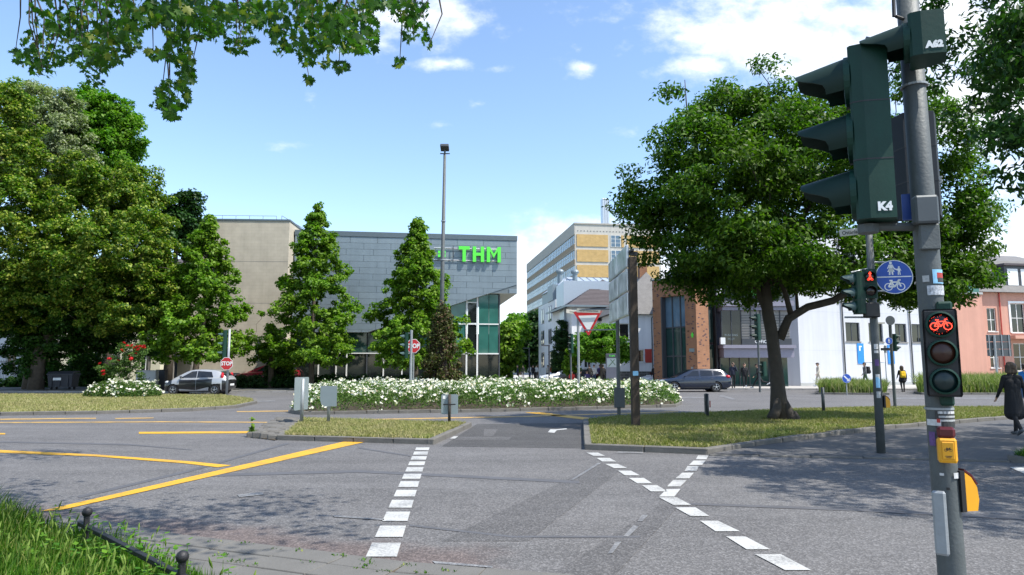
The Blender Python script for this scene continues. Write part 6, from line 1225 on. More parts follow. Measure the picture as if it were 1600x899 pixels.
# yield sign in the rose bed
b = Vector((P(904, 573, 30).x, 30, 0)); t = thing('yield_sign', 'large red bordered yield sign on a steel post in the rose bed', 'yield sign', b); q = MB(); q.tube([(0, 0, 0), (0, 0, zpx(484, 30))], .055, 10); q.build('pole', 'steel', t)
def rtri(w, r): 
    h = w * .866; pts = []
    for cx, cz, a0 in ((w / 2 - r * 1.73, h / 2 - r, -30), (-w / 2 + r * 1.73, h / 2 - r, 90), (0, -h / 2 + 2 * r, 210)):
        for k in range(5): a = R(a0 + 30 * k); pts.append((cx + r * math.cos(a), cz + r * math.sin(a)))
    return pts
c = P(919, 506, 29.9) - b; q = MB(); q.prism(rtri(1.30, .05), .008, 'y'); s = q.build('sign_plate', 'sign_back', t, loc=c, rot=(0, R(-2), R(-4))); q = MB(); q.prism(rtri(1.28, .045), .003, 'y', -.0035); q.build('border', 'sign_red', s); q = MB(); q.prism(rtri(.84, .01), .003, 'y', -.0070, T=Matrix.Translation((0, 0, .0))); q.build('face', 'sign_white', s)
for px0, px1, py, rz, s_, m in ((884, 903, 487.5, 38, '', 'sign_cream'), (901, 938, 486, -3, 'Platz der Deutschen Einheit', 'sign_cream')):
    c = P((px0 + px1) / 2, py, 29.8 if s_ else 30.1) - b; w = (px1 - px0) * 30 / F / (math.cos(R(rz))); q = MB(); q.bbox(-w / 2, w / 2, -.01, .0, -.085, .085, .008); n_ = q.build('street_name_plate', m, t, loc=c, rot=(0, R(2), R(rz))); text('lettering', s_ or 'Ostanlage', .095, 'ink', n_, (0, -.0112, 0), sx=.78)
b = Vector((P(892, 573, 47).x, 47, 0)); t = thing('signal_post', 'dark signal post beside the yield sign in front of the sapling', 'traffic light', b); q = MB(); q.tube([(0, 0, 0), (0, 0, 3.9)], .06, 8); q.build('pole', 'steel_dull', t); signal_head(t, P(891, 552, 46.9) - b, facing(-.85, -.5), .21, zpx(522, 47) - zpx(552, 47), .3, .2, 3, .2)
# guide sign panel on a weathered beam
b = G(993.5, 668, .08); t = thing('guide_sign', 'tall panel sign of six plates seen edge on, on a rusty brown beam', 'sign', b); q = MB(); w2 = .1; zt_ = zpx(402, b.y) - b.z; q.bbox(-w2, w2, -.12, .12, -.1, zt_, .012); q.build('beam', 'rust_beam', t)
b2_ = P(966, 573, 22.2); q = MB(); q.tube([(b2_.x - b.x, b2_.y - b.y, -.05), (b2_.x - b.x, b2_.y - b.y, 5.0)], .06, 8); q.build('rear_post', 'steel_dull', t)
xs_ = -.06
for i, (ya, yb_) in enumerate(((.16, 1.83), (1.89, 3.6))):
    for j, (za, zb_) in enumerate(((2.92, 3.52), (3.57, 4.17), (4.22, 4.82))):
        q = MB(); q.bbox(xs_ - .07, xs_, ya, yb_, za, zb_, .015); f = q.build('sign_panel', 'alu', t); g = MB(); g.add([(xs_ - .073, ya + .04, za + .04), (xs_ - .073, yb_ - .04, za + .04), (xs_ - .073, yb_ - .04, zb_ - .04), (xs_ - .073, ya + .04, zb_ - .04)], [(0, 3, 2, 1)]); g.build('print', 'print', f)
q = MB(); 
for z in (3.1, 3.9, 4.6): q.box(xs_ + .001, xs_ + .09, -.1, 3.6, z, z + .06)
q.box(xs_ + .03, xs_ + .2, -.02, .12, 4.50, 4.60); q.build('panel_frame', 'iron', t)
q = MB(); bx = Vector((b2_.x - b.x, b2_.y - b.y, 0)); 
for py_, l_ in ((487, 1.2), (519, 1.1)): q = MB(); q.tube([bx + Vector((0, 0, zpx(py_, 22.2))), bx + Vector((-l_, 0, zpx(py_ + 1, 22.2)))], .025, 6); q.build('side_arm', 'steel', t)
q = MB()
q = MB(); zz = zpx(637, 22.2) - b.z; q.bbox(bx.x - .17, bx.x + .17, bx.y - .2, bx.y - .08, zz, zz + .63, .02); q.build('back_box', 'sign_back_dark', t); q = MB(); q.box(-.07, .07, -.123, -.1205, zpx(587, b.y) - b.z, zpx(580, b.y) - b.z); q.build('sticker', 'sticker_blue', t)
# tall lamp mast wrapped in ivy
b = Vector((P(688, 573, 34.2).x, 34.2, 0)); t = thing('lamp_mast', 'tall slim lamp mast, its foot wrapped in brownish ivy', 'lamp post', b); tp = P(695, 240, 34.2) - b; q = MB(); q.tube([(0, 0, 0), tp * .45, tp], [.13, .105, .07], 10); q.build('pole', 'steel_dull', t, smooth=True)
q = MB(); q.tube([tp, tp + Vector((0, 0, .2))], .05, 8); q.build('spigot', 'steel_dull', t); q = MB(); T = Matrix.Translation(tp + Vector((0, 0, .22))) @ Matrix.Rotation(R(-25), 4, 'X'); q.bbox(-.22, .22, -.3, .12, -.05, .12, .03, T=T); q.build('floodlight', 'frame_dark', t); q = MB(); q.tube([tp + Vector((-.25, .1, .02)), tp + Vector((.25, .1, .02))], .03, 6); q.build('crossarm', 'frame_dark', t)
for z in (4, 7, 9): q = MB(); q.tube([tp * (z / tp.z) - Vector((0, 0, .03)), tp * (z / tp.z) + Vector((0, 0, .03))], .12, 10); q.build('band', 'steel', t)
rng = np.random.default_rng(88); lob = [(0, 0, .7, 1.15, .8, .9), (0, 0, 1.5, 1.0, .75, .9), (.05, 0, 2.4, .75, .6, .8), (.08, 0, 3.1, .62, .5, .7), (.1, 0, 3.8, .5, .4, .7), (.12, 0, 4.4, .3, .3, .5), (-.7, -.1, .5, .5, .5, .6), (.7, -.1, .7, .5, .5, .7)]; cen, out = clumps(rng, lob, 320, .45); V, Q = leaf_cloud(rng, cen, out, 60, .24, .13, .09, 1.1, .1, .9); keep = V.reshape(-1, 4, 3)[:, :, 2].min(1) > .05; link('ivy', np_mesh('ivy', V, Q[keep], 'leaf_ivy'), t, kind='stuff')
q = MB(); rr = random.Random(6)
for k in range(40): a = rr.uniform(0, 6.28); q.tube([(math.cos(a) * rr.uniform(.4, 1.0), math.sin(a) * .6, .1), (math.cos(a + .4) * .5, math.sin(a) * .4, 1.8), (math.cos(a + .9) * .2, math.sin(a + .9) * .2, rr.uniform(3, 4.6))], [.02, .015, .008], 4, False)
q.build('ivy_stem', 'twig', t)
# arrow disc, far sign cluster, parking signs
b = Vector((P(1321, 573, 39.3).x, 39.3, 0)); t = thing('arrow_sign', 'round blue sign with a white arrow, low over the tall grass', 'sign', b); q = MB(); q.tube([(0, 0, 0), (0, 0, zpx(584, 39.3))], .035, 6); q.build('pole', 'steel', t); s = disc_sign(t, (0, -.06, zpx(591.5, 39.3)), .26, 0, 'sign_blue'); q = MB(); q.line(-.14, .14, .1, -.1, .07, -.008); q.add([(.16, -.008, -.16), (.16, -.008, .02), (-.02, -.008, -.16)], [(0, 1, 2)]); q.build('symbol', 'sign_white', s)
b = G(1399, 641); t = thing('signal_post', 'farther slim signal post with small blue sign, just right of the path post', 'traffic light', b); q = MB(); tp = P(1390, 498, b.y) - b; q.tube([(0, 0, 0), tp], .06, 8); q.build('pole', 'steel_dull', t)
c = P(1391, 501, b.y - .1) - b; disc_sign(t, c, .18, R(180), 'sign_back', back='sign_back_dark', rim='sign_back_dark', label='round grey sign back at the top'); c = P(1389, 533, b.y - .1) - b; s = disc_sign(t, c, .135, 0, 'sign_blue', label='small round blue footway sign'); q = MB(); person_glyph(q, .16, -.0075, 0, 0, True); q.build('symbol', 'sign_white', s)
signal_head(t, P(1400, 549, b.y) - b + Vector((.02, 0, 0)), facing(.95, -.2), .17, zpx(522, b.y) - zpx(549, b.y), .2, .14, 3, .15); q = MB(); c = P(1382, 548, b.y) - b; q.box(c.x - .12, c.x + .3, c.y - .05, c.y + .05, c.z, c.z + .1); q.build('bracket', 'black', t); q = MB(); c = P(1378, 505, b.y - .12) - b; q.box(c.x - .32, c.x + .12, c.y, c.y + .02, c.z - .03, c.z + .03); q.build('street_name_plate', 'sign_cream', t)
b = Vector((P(1384, 573, 47.5).x, 47.5, 0)); t = thing('small_sign', 'small dark square sign on a thin post by the white block', 'sign', b); q = MB(); q.tube([(0, 0, 0), (0, 0, zpx(540, 47.5))], .035, 6); q.build('pole', 'steel', t); plate(t, .3, .5, zpx(546, 47.5), R(30), 'sign_back_dark')
b = Vector((P(1562, 573, 56).x, 56, 0)); t = thing('direction_sign_back', 'large grey direction sign seen from behind in front of the pink house', 'sign', b); Y_ = 56
q = MB(); 
for px in (1557,): q.tube([(P(px, 573, Y_).x - b.x, 0, 0), (P(px, 573, Y_).x - b.x, 0, zpx(524, Y_))], .09, 8)
q.build('pole', 'steel', t); xa, xb_ = P(1546, 573, Y_).x - b.x, P(1584, 573, Y_).x - b.x
for k in range(3): z0, z1 = zpx(557, Y_), zpx(523, Y_); dz_ = (z1 - z0) / 3; q = MB(); q.box(xa, xb_, .1, .14, z0 + k * dz_ + .02, z0 + (k + 1) * dz_ - .02); q.build('sign_panel', 'sign_back_dark', t)
q = MB(); 
for x in (xa + .15, (xa + xb_) / 2 + .2, xb_ - .2): q.box(x, x + .06, .05, .098, zpx(557, Y_), zpx(523, Y_))
q.build('rail', 'steel', t)
# a signal seen in the tree's shade in front of the glass office
b = Vector((P(1186, 573, 44).x, 44, 0)); t = thing('signal_post', 'dark signal post half hidden behind the trunk of the spreading tree', 'traffic light', b); q = MB(); q.tube([(0, 0, 0), (0, 0, zpx(488, 44))], .07, 8); q.build('pole', 'steel_dull', t); signal_head(t, P(1182, 532, 44) - b, facing(-.96, -.2), .3, zpx(491, 44) - zpx(532, 44), .4, .25, 3, .4); signal_head(t, P(1191, 588, 44) - b, facing(-.96, -.2), .2, zpx(565, 44) - zpx(588, 44), .35, .25, 2, .25)
b = Vector((P(1040, 573, 75).x, 75, 0)); t = thing('street_lamp', 'street lamp arm reaching left out of the tree crown above the brick block', 'street lamp', b); q = MB(); c = P(1058, 380, 75) - b; q.tube([(c.x + 2, 0, 0), (c.x + 2, 0, c.z - .2), (c.x + 1.6, 0, c.z), (c.x, 0, c.z - .08)], .09, 8); q.build('pole', 'sign_back_dark', t); q = MB(); q.bbox(c.x - .2, c.x + 1.6, -.14, .14, c.z - .12, c.z + .1, .04); q.build('lamp_head', 'sign_back_dark', t)
for i, (px, Y_, ph) in enumerate(((858, 64, 541), (827, 80, 545))):
    b = Vector((P(px, 573, Y_).x, Y_, 0)); t = thing('street_lamp', ('angled dark street lamp in front of the white zinc roofed house', 'farther angled street lamp down the side street')[i], 'street lamp', b, group='angled lamps along the side street'); z = zpx(ph, Y_); q = MB(); q.tube([(0, 0, 0), (0, 0, z)], .07, 8); q.build('pole', 'frame_dark', t); q = MB(); q.bbox(-.7, .08, -.09, .09, z, z + .1, .02); q.build('lamp_head', 'frame_dark', t)
# information stele
b = Vector((P(956, 573, 50).x, 50, 0)); t = thing('info_stele', 'dark grey information stele with a map and a white letter A', 'information board', b); w = 18 * 50 / F; zt_ = zpx(553, 50)
q = MB(); q.bbox(-w / 2, w / 2, -.08, .08, 0, zt_, .01); s = q.build('body', 'stele_grey', t); q = MB(); q.box(-w / 2 + .06, w / 2 - .06, -.086, -.081, zpx(574, 50), zpx(560, 50)); q.build('map', 'sign_back', t); q = MB(); q.line(-.25, zpx(573, 50), .2, zpx(562, 50), .06, -.088); q.line(-.1, zpx(562, 50), .25, zpx(571, 50), .05, -.0885); q.build('map_line', 'cloth_green', t); text('lettering', 'A', .55, 'sign_white', t, (-.1, -.084, zpx(599, 50)), bold=.01); text('lettering', 'THM', .2, 'neon_green', t, (0, -.084, zt_ - .17))
q = MB(); q.box(-w / 2, w / 2, -.083, -.0805, zt_ - .3, zt_ - .05); q.build('header', 'frame_dark', t)
# low railing with ball posts in the near left corner
p1, p2 = Vector((P(137, 790, 6.1).x, 6.1, 0)), Vector((P(286, 851, 4.7).x, 4.7, 0)); dv = (p2 - p1); t = thing('low_railing', 'low black iron railing with ball topped posts along the wild grass', 'railing', p1); ang = math.atan2(dv.y, dv.x)
hz = .435
for k in range(-0, 3):
    o = dv * k; q = MB(); q.bbox(-.02, .02, -.02, .02, 0, hz - .085, .004); q.tube([(0, 0, hz - .085), (0, 0, hz - .06)], .026, 12); pm = q.build('post', 'iron', t, loc=o, rot=(0, 0, ang)); q = MB(); q.ball((0, 0, hz - .04), .042, 18, 12); q.build('ball_finial', 'iron', pm, smooth=True)
for k, (a, e) in enumerate(((-.09, 0), (0, 1), (1, 2))):
    L_ = dv.length; q = MB(); x0, x1 = (-.19, -.021) if k == 0 else (.021 + L_ * a, L_ * e - .021); q.bbox(x0, x1, -.019, .019, .255, .292, .005); q.build('rail', 'iron', t, rot=(0, 0, ang))
# waste bin and utility boxes
b = Vector((P(101, 573, 45.6).x, 45.6, .12)); t = thing('waste_container', 'dark grey wheeled waste container with a white label beside the left trees', 'waste container', b, R(6))
q = MB(); w, d, h_ = .78, .5, 1.05; q.add([(-w * .9, -d * .8, .18), (w * .9, -d * .8, .18), (w * .9, d * .8, .18), (-w * .9, d * .8, .18), (-w, -d, h_), (w, -d, h_), (w, d, h_), (-w, d, h_)], [(0, 3, 2, 1), (0, 1, 5, 4), (1, 2, 6, 5), (2, 3, 7, 6), (3, 0, 4, 7), (4, 5, 6, 7)]); q.bbox(-w - .04, w + .04, -d - .04, d + .04, h_ - .1, h_, .02)
for x in (-.5, 0, .5): q.box(x - .03, x + .03, -d - .02, -d * .8, .25, h_ - .12)
q.build('body', 'bin_plastic', t); q = MB(); q.add([(-w, -d, h_ + .01), (w, -d, h_ + .01), (w, d, h_ + .1), (-w, d, h_ + .1), (-w, -d * .7, h_ + .13), (w, -d * .7, h_ + .13), (w, d * .8, h_ + .17), (-w, d * .8, h_ + .17)], [(0, 1, 5, 4), (4, 5, 6, 7), (1, 2, 6, 5), (0, 4, 7, 3), (2, 3, 7, 6), (0, 3, 2, 1)]); q.build('lid', 'bin_plastic', t)
for x in (-.55, .55):
    for y in (-.3, .3): q = MB(); q.cyl((x - .03, y, .1), (x + .03, y, .1), .1, 10); q.build('wheel', 'tyre', t)
q = MB(); q.box(-.4, .1, -d - .03, -d - .021, .62, .78); q.build('label', 'sign_white', t, rot=(R(0), 0, 0))
for i, (pa, pb_, pt, Y_, m, lb) in enumerate(((213, 244, 580, 44.2, 'box_grey', 'pale grey utility cabinet with scribbled graffiti by the silver car'), (245, 258, 579, 45.5, 'bin_plastic', 'dark cabinet right beside the pale grey utility cabinet'))):
    x0, x1 = pxx(pa, Y_), pxx(pb_, Y_); b = Vector(((x0 + x1) / 2, Y_, .12)); t = thing('utility_cabinet', lb, 'utility box', b, group='cabinets at the kerb'); w = x1 - x0; h_ = zpx(pt, Y_) - .12; q = MB(); q.bbox(-w / 2, w / 2, 0, .4, 0, h_, .015); q.build('body', m, t); q = MB(); q.bbox(-w / 2 - .03, w / 2 + .03, -.03, .43, h_, h_ + .05, .015); q.build('lid', m, t); q = MB(); q.box(-w / 2 + .05, -.01, -.012, -.001, .08, h_ - .06); q.box(.01, w / 2 - .05, -.012, -.001, .08, h_ - .06); q.build('door', m, t)
    if i == 0: q = MB(); rr = random.Random(1); [q.line(-.45 + k * .09, h_ * .55 + rr.uniform(-.1, .1), -.35 + k * .09, h_ * .62 + rr.uniform(-.15, .15), .035, -.0135) for k in range(8)]; q.build('graffiti', 'ink', t)

# ------------------------------------------------------------------ cars
def interp(st, x, k):
    for a, b in zip(st[:-1], st[1:]):
        if a[0] <= x <= b[0]: t = (x - a[0]) / max(1e-6, b[0] - a[0]); return a[k] + (b[k] - a[k]) * t
    return st[0][k] if x < st[0][0] else st[-1][k]
def densify(st, n):
    """smooth (Catmull-Rom) resampling of the station list"""
    out = []
    for i in range(len(st) - 1):
        p0, p1, p2, p3 = st[max(i - 1, 0)], st[i], st[i + 1], st[min(i + 2, len(st) - 1)]
        for k in range(n):
            t = k / n; row = []
            for j in range(len(p1)):
                if j == 0: row.append(p1[0] + (p2[0] - p1[0]) * t); continue
                m1 = (p2[j] - p0[j]) / max(1e-6, p2[0] - p0[0]) * (p2[0] - p1[0]); m2 = (p3[j] - p1[j]) / max(1e-6, p3[0] - p1[0]) * (p2[0] - p1[0])
                row.append((2 * t**3 - 3 * t**2 + 1) * p1[j] + (t**3 - 2 * t**2 + t) * m1 + (-2 * t**3 + 3 * t**2) * p2[j] + (t**3 - t**2) * m2)
            out.append(tuple(row))
    out.append(st[-1]); return out
def loft(mb, rings, caps=True):
    n = len(rings[0]); vs = [p for r in rings for p in r]; fs = []
    for i in range(len(rings) - 1):
        for k in range(n): fs.append((i * n + k, (i + 1) * n + k, (i + 1) * n + (k + 1) % n, i * n + (k + 1) % n))
    if caps: fs.append(tuple(range(n))); fs.append(tuple((len(rings) - 1) * n + k for k in range(n - 1, -1, -1)))
    mb.add(vs, fs)
def car(name, label, loc, rz, body, green, wheels, wr, paint, windows, seams, two_tone=None, lights=None, cat='car', group=None, scale=1.0):
    t = thing(name, label, cat, loc, rz, group); t.scale = (scale,) * 3
    bs = densify(body, 4); gs = densify(green, 4)
    rings = []
    for x, zb, zs, w in bs:
        h = [(w * .80, zb), (w * .95, zb + .07), (w * .995, zb + .22), (w, zb + (zs - zb) * .55), (w * .985, zs - .16), (w * .95, zs - .05), (w * .86, zs), (w * .5, zs + .025)]
        rings.append([(x, y, z) for y, z in h] + [(x, -y, z) for y, z in h[::-1]])
    mb = MB(); loft(mb, rings)
    o = mb.build('body', paint, None, smooth=True)
    cut = MB()
    for x in wheels: cut.cyl((x, -1.3, wr), (x, 1.3, wr), wr + .055, 28)
    cm = cut.mesh('cut', 'black'); co = link('cut', cm); md = o.modifiers.new('b', 'BOOLEAN'); md.object = co; md.operation = 'DIFFERENCE'; md.solver = 'EXACT'
    dg = bpy.context.evaluated_depsgraph_get(); me = bpy.data.meshes.new_from_object(o.evaluated_get(dg)); bpy.data.objects.remove(o); bpy.data.objects.remove(co)
    me.materials.clear(); me.materials.append(M[paint]); me.polygons.foreach_set('material_index', [0] * len(me.polygons)); me.set_sharp_from_angle(angle=R(40))
    if two_tone and 'ends' in two_tone:
        me.materials.append(M['car_black'])
        for f in me.polygons:
            if f.center.x < two_tone['ends'][0] or (f.center.x > two_tone['ends'][1] and f.center.z < .8) or (min(abs(f.center.x - w_) for w_ in wheels) < wr + .07 and f.center.z < wr * 2 + .04): f.material_index = 1
    pass; link('body', me, t)
    q = MB(); q.box(body[0][0] + .25, body[-1][0] - .3, -.62, .62, .16, .6); q.build('underbody', 'black', t)
    for x in wheels:
        q = MB(); q.cyl((x, -.78, wr), (x, .78, wr), wr + .02, 20); q.build('wheel_well', 'black', t)
    def zs_(x): return interp(bs, x, 2)
    def wb(x): return interp(bs, x, 3) * .885
    rings = []
    for x, zr, wt in gs:
        z0 = zs_(x) - .03; h = [(wb(x), z0), (wt + (wb(x) - wt) * .02, max(z0 + .01, zr - .07)), (wt * .93, max(z0 + .015, zr - .015)), (wt * .6, max(z0 + .02, zr + .012))]
        rings.append([(x, y, z) for y, z in h] + [(x, -y, z) for y, z in h[::-1]])
    mb = MB(); loft(mb, rings); mb.build('roof', two_tone.get('roof', paint) if two_tone else paint, t, smooth='auto')
    def side(x, z, off, s):
        zr, wt = interp(gs, x, 1) - .07, interp(gs, x, 2); z0 = zs_(x) - .03; f = min(1, max(0, (z - z0) / max(.05, zr - z0))); return (x, s * (wb(x) + (wt - wb(x)) * f + off), z)
    for poly in windows:
        for s in (-1, 1):
            q = MB(); n = len(poly); p2 = []
            for i in range(n):
                a, b = poly[i], poly[(i + 1) % n]
                for k in range(5): f = k / 5; p2.append((a[0] + (b[0] - a[0]) * f, a[1] + (b[1] - a[1]) * f))
            cx, cz = sum(p[0] for p in p2) / len(p2), sum(p[1] for p in p2) / len(p2); vs = [side(cx, cz, .012, s)] + [side(x, z, .010, s) for x, z in p2]
            q.add(vs, [((0, 1 + i, 1 + (i + 1) % len(p2)) if s > 0 else (0, 1 + (i + 1) % len(p2), 1 + i)) for i in range(len(p2))]); q.build('window', 'glass_car', t)
    def slope(xa, xb_, nm, ins=.06):
        vs = []; fs = []; k = 7
        for i in range(k):
            x = xa + (xb_ - xa) * i / (k - 1); zr, wt = interp(gs, x, 1), interp(gs, x, 2); w = wt - ins
            for y in (-w, -w * .5, 0, w * .5, w): vs.append((x + (-.012 if xa < 2 else .012), y, zr + .026 - .02 * (abs(y) / max(w, .01)) ** 2))
        for i in range(k - 1):
            for j in range(4): a = i * 5 + j; fs.append((a, a + 5, a + 6, a + 1))
        q = MB(); q.add(vs, fs); q.build(nm, 'glass_car', t, smooth=True)
    slope(green[0][0] + .10, green[1][0] - .02, 'windscreen'); slope(green[-2][0] + .03, green[-1][0] - .08, 'rear_window')
    def bodyside(x, z, off, s):
        w = interp(bs, x, 3); zb, zs = interp(bs, x, 1), interp(bs, x, 2); pts = [(zb, .80), (zb + .07, .95), (zb + .22, .995), (zb + (zs - zb) * .55, 1), (zs - .16, .985), (zs - .05, .95), (zs, .86)]
        k = pts[0][1]
        for a, b in zip(pts[:-1], pts[1:]):
            if a[0] <= z <= b[0]: k = a[1] + (b[1] - a[1]) * (z - a[0]) / max(1e-6, b[0] - a[0])
        if z > pts[-1][0]: k = .86
        return (x, s * (w * k + off), z)
    for poly in seams.get('doors', []):
        for s in (-1, 1):
            xs = [p[0] for p in poly]; zlo = min(p[1] for p in poly); vs = []; fs = []; nx = 8; nz = 7
            lo = [p for p in poly[:len(poly) // 2]]; hi = [p for p in poly[len(poly) // 2:]][::-1]
            for i in range(nx + 1):
                x = min(xs) + (max(xs) - min(xs)) * i / nx; za = interp(lo, x, 1); zb2 = interp(hi, x, 1)
                for j in range(nz + 1): z = za + (zb2 - za) * j / nz; vs.append(bodyside(x, z, .006, s))
            for i in range(nx):
                for j in range(nz): a = i * (nz + 1) + j; f = (a, a + nz + 1, a + nz + 2, a + 1); fs.append(f if s < 0 else f[::-1])
            q = MB(); q.add(vs, fs); d = q.build('door', two_tone.get('door', paint) if two_tone else paint, t, smooth=True)
            xm = max(xs) - .2; zz = max(p[1] for p in poly) - .12; p = bodyside(xm, zz, .012, s); q = MB(); q.bbox(xm - .08, xm + .08, p[1] - .012, p[1] + .012, zz - .012, zz + .015, .006); q.build('handle', paint if not two_tone else 'black', d)
    for x0, x1, z0, z1 in seams.get('trim', []):
        for s in (-1, 1): q = MB(); a = bodyside((x0 + x1) / 2, (z0 + z1) / 2, .004, s)[1]; q.box(x0, x1, min(a, a + s * .012), max(a, a + s * .012), z0, z1); q.build('trim', 'black', t)
    for s in (-1, 1): q = MB(); x = green[0][0] + .55; z = zs_(x) + .02; y = s * (wb(x) + .10); q.ball((x, y, z + .05), (.07, .1, .06), 10, 6); q.build('wing_mirror', two_tone.get('mirror', paint) if two_tone else paint, t)
    L_ = lights
    for s in (-1, 1):
        x, z, dx, dz, m = L_['front']; w = interp(bs, x, 3); q = MB(); q.ball((x + .04, s * w * .83, z), (dx, .15, dz), 12, 8); q.build('headlight', 'headlight', t)
        x, z, dx, dz, m = L_['rear']; w = interp(bs, x, 3); q = MB(); q.ball((x, s * (w * .86 + L_.get('ry', 0)), z), (dx, .13, dz), 12, 8); q.build('tail_light', 'tail_red', t)
    q = MB(); xf = body[0][0]; q.box(xf - .025, xf + .05, -.26, .26, .38, .49); q.build('number_plate', 'sign_white', t); xe = body[-1][0]; q = MB(); q.box(xe - .05, xe + .02, -.26, .26, .52, .63); q.build('number_plate', 'sign_white', t)
    tp = [(wr * .64, -.09), (wr * .93, -.10), (wr, -.075), (wr, .075), (wr * .93, .1), (wr * .64, .09)]; ty = MB(); ty.lathe(tp, 28); tym = ty.mesh('tyre', 'tyre', 'auto')
    rm = MB(); rm.lathe([(wr * .66, -.085), (wr * .60, -.09), (wr * .57, -.05), (wr * .57, .08)], 28)
    for k in range(5): a = 2 * math.pi * k / 5 + .3; rm.add([(math.cos(a - .22) * wr * .13, -.085, math.sin(a - .22) * wr * .13), (math.cos(a - .12) * wr * .60, -.075, math.sin(a - .12) * wr * .60), (math.cos(a + .12) * wr * .60, -.075, math.sin(a + .12) * wr * .60), (math.cos(a + .22) * wr * .13, -.085, math.sin(a + .22) * wr * .13)], [(0, 1, 2, 3)])
    rm.lathe([(wr * .2, -.08), (wr * .17, -.10), (.001, -.10)], 14); rmm = rm.mesh('rim', 'rim'); dk = MB(); dk.disc(wr * .6, -.02, 20); dkm = dk.mesh('brake_disc', 'black')
    for x in wheels:
        for s in (-1, 1):
            w = thing_part('wheel', t, (x, s * (interp(bs, x, 3) - .105), wr), (0, 0, 0 if s < 0 else math.pi)); link('tyre', tym, w); link('rim', rmm, w); link('brake_disc', dkm, w)
    return t
def thing_part(name, parent, loc, rot):
    o = bpy.data.objects.new(name, None); COL.objects.link(o); o.parent = parent; o.location = loc; o.rotation_euler = rot; o.empty_display_size = .1; return o
ESTATE_B = [(0, .36, .58, .60), (.07, .24, .68, .74), (.35, .19, .80, .86), (1.0, .17, .90, .90), (1.45, .17, .94, .91), (2.5, .17, .96, .91), (3.6, .18, 1.0, .91), (4.3, .22, 1.02, .88), (4.6, .32, .99, .80), (4.70, .44, .9, .68)]
ESTATE_G = [(1.05, .95, .74), (2.05, 1.40, .62), (2.6, 1.475, .62), (3.4, 1.475, .61), (4.15, 1.40, .59), (4.58, 1.03, .68)]
EST_W = [[(1.72, 1.02), (2.55, 1.03), (2.55, 1.36), (2.2, 1.34)], [(2.66, 1.03), (3.42, 1.05), (3.42, 1.37), (2.66, 1.37)], [(3.52, 1.06), (4.15, 1.12), (4.02, 1.32), (3.52, 1.36)]]
EST_S = dict(doors=[[(1.52, .30), (2.58, .28), (2.58, .93), (1.52, .92)][0:2] + [(2.58, .93), (1.52, .92)], [(2.62, .28), (3.3, .42), (3.55, .97), (2.62, .94)]], trim=[(1.5, 3.2, .27, .31)])
EST_L = dict(front=(.16, .70, .2, .075, 0), rear=(4.42, .98, .16, .11, 0), ry=.02)
def carpos(px, py): return G(px, py)
bl = Vector((pxx(1030, 44.2), 45.0, 0))
car('parked_car', 'dark blue estate car in front of the brick block, waiting at the junction', bl, R(1.5), ESTATE_B, ESTATE_G, (.92, 3.62), .325, 'car_blue', EST_W, EST_S, lights=EST_L)
SM_B = [(0, .34, .60, .56), (.06, .22, .70, .70), (.3, .18, .82, .80), (.75, .17, .93, .83), (1.2, .17, .95, .84), (2.2, .17, .97, .84), (2.9, .18, 1.0, .84), (3.4, .22, 1.0, .81), (3.66, .32, .95, .74), (3.74, .42, .85, .64)]
SM_G = [(.52, .92, .70), (1.38, 1.37, .60), (1.9, 1.455, .60), (2.6, 1.45, .59), (3.2, 1.35, .57), (3.64, 1.02, .62)]
SM_W = [[(.98, .975), (1.93, .985), (1.93, 1.375), (1.62, 1.345)], [(1.97, .985), (2.92, 1.01), (2.78, 1.32), (1.97, 1.375)]]
SM_S = dict(doors=[[(.97, .34), (1.95, .27), (1.95, .955), (.97, .94)], [(1.97, .27), (2.72, .45), (2.9, .985), (1.97, .955)]], trim=[])
car('small_car', 'small silver and black car driving left behind the left lawn', Vector((pxx(256, 40.2), 41.0, 0)), R(-1), SM_B, SM_G, (.62, 3.05), .29, 'car_silver', SM_W, SM_S, two_tone=dict(door='car_black', mirror='car_black', ends=(.50, 3.45)), lights=dict(front=(.2, .72, .18, .09, 0), rear=(3.42, 1.08, .09, .22, 0), ry=-.06))
car('parked_car', 'dark red car parked behind the low hedge at the beige wall', Vector((pxx(362, 51.0), 52.0, .28)), R(2), ESTATE_B, ESTATE_G, (.92, 3.62), .325, 'car_red', EST_W, EST_S, lights=EST_L, scale=.98)
car('parked_car', 'white car parked in the side street in front of the white zinc roofed house', Vector((pxx(848, 66), 66.5, 0)), R(28), ESTATE_B, ESTATE_G, (.92, 3.62), .325, 'car_white', EST_W, EST_S, lights=EST_L, scale=.95)
car('parked_car', 'black car right beside the white one in the side street', Vector((pxx(864, 62), 62, 0)), R(22), ESTATE_B, ESTATE_G, (.92, 3.62), .325, 'car_black', EST_W, EST_S, lights=EST_L, scale=.92)
car('parked_car', 'white car seen only by its nose left of the brick block', Vector((pxx(1008, 57), 57.5, 0)), R(40), ESTATE_B, ESTATE_G, (.92, 3.62), .325, 'car_white', EST_W, EST_S, lights=EST_L, scale=.9)

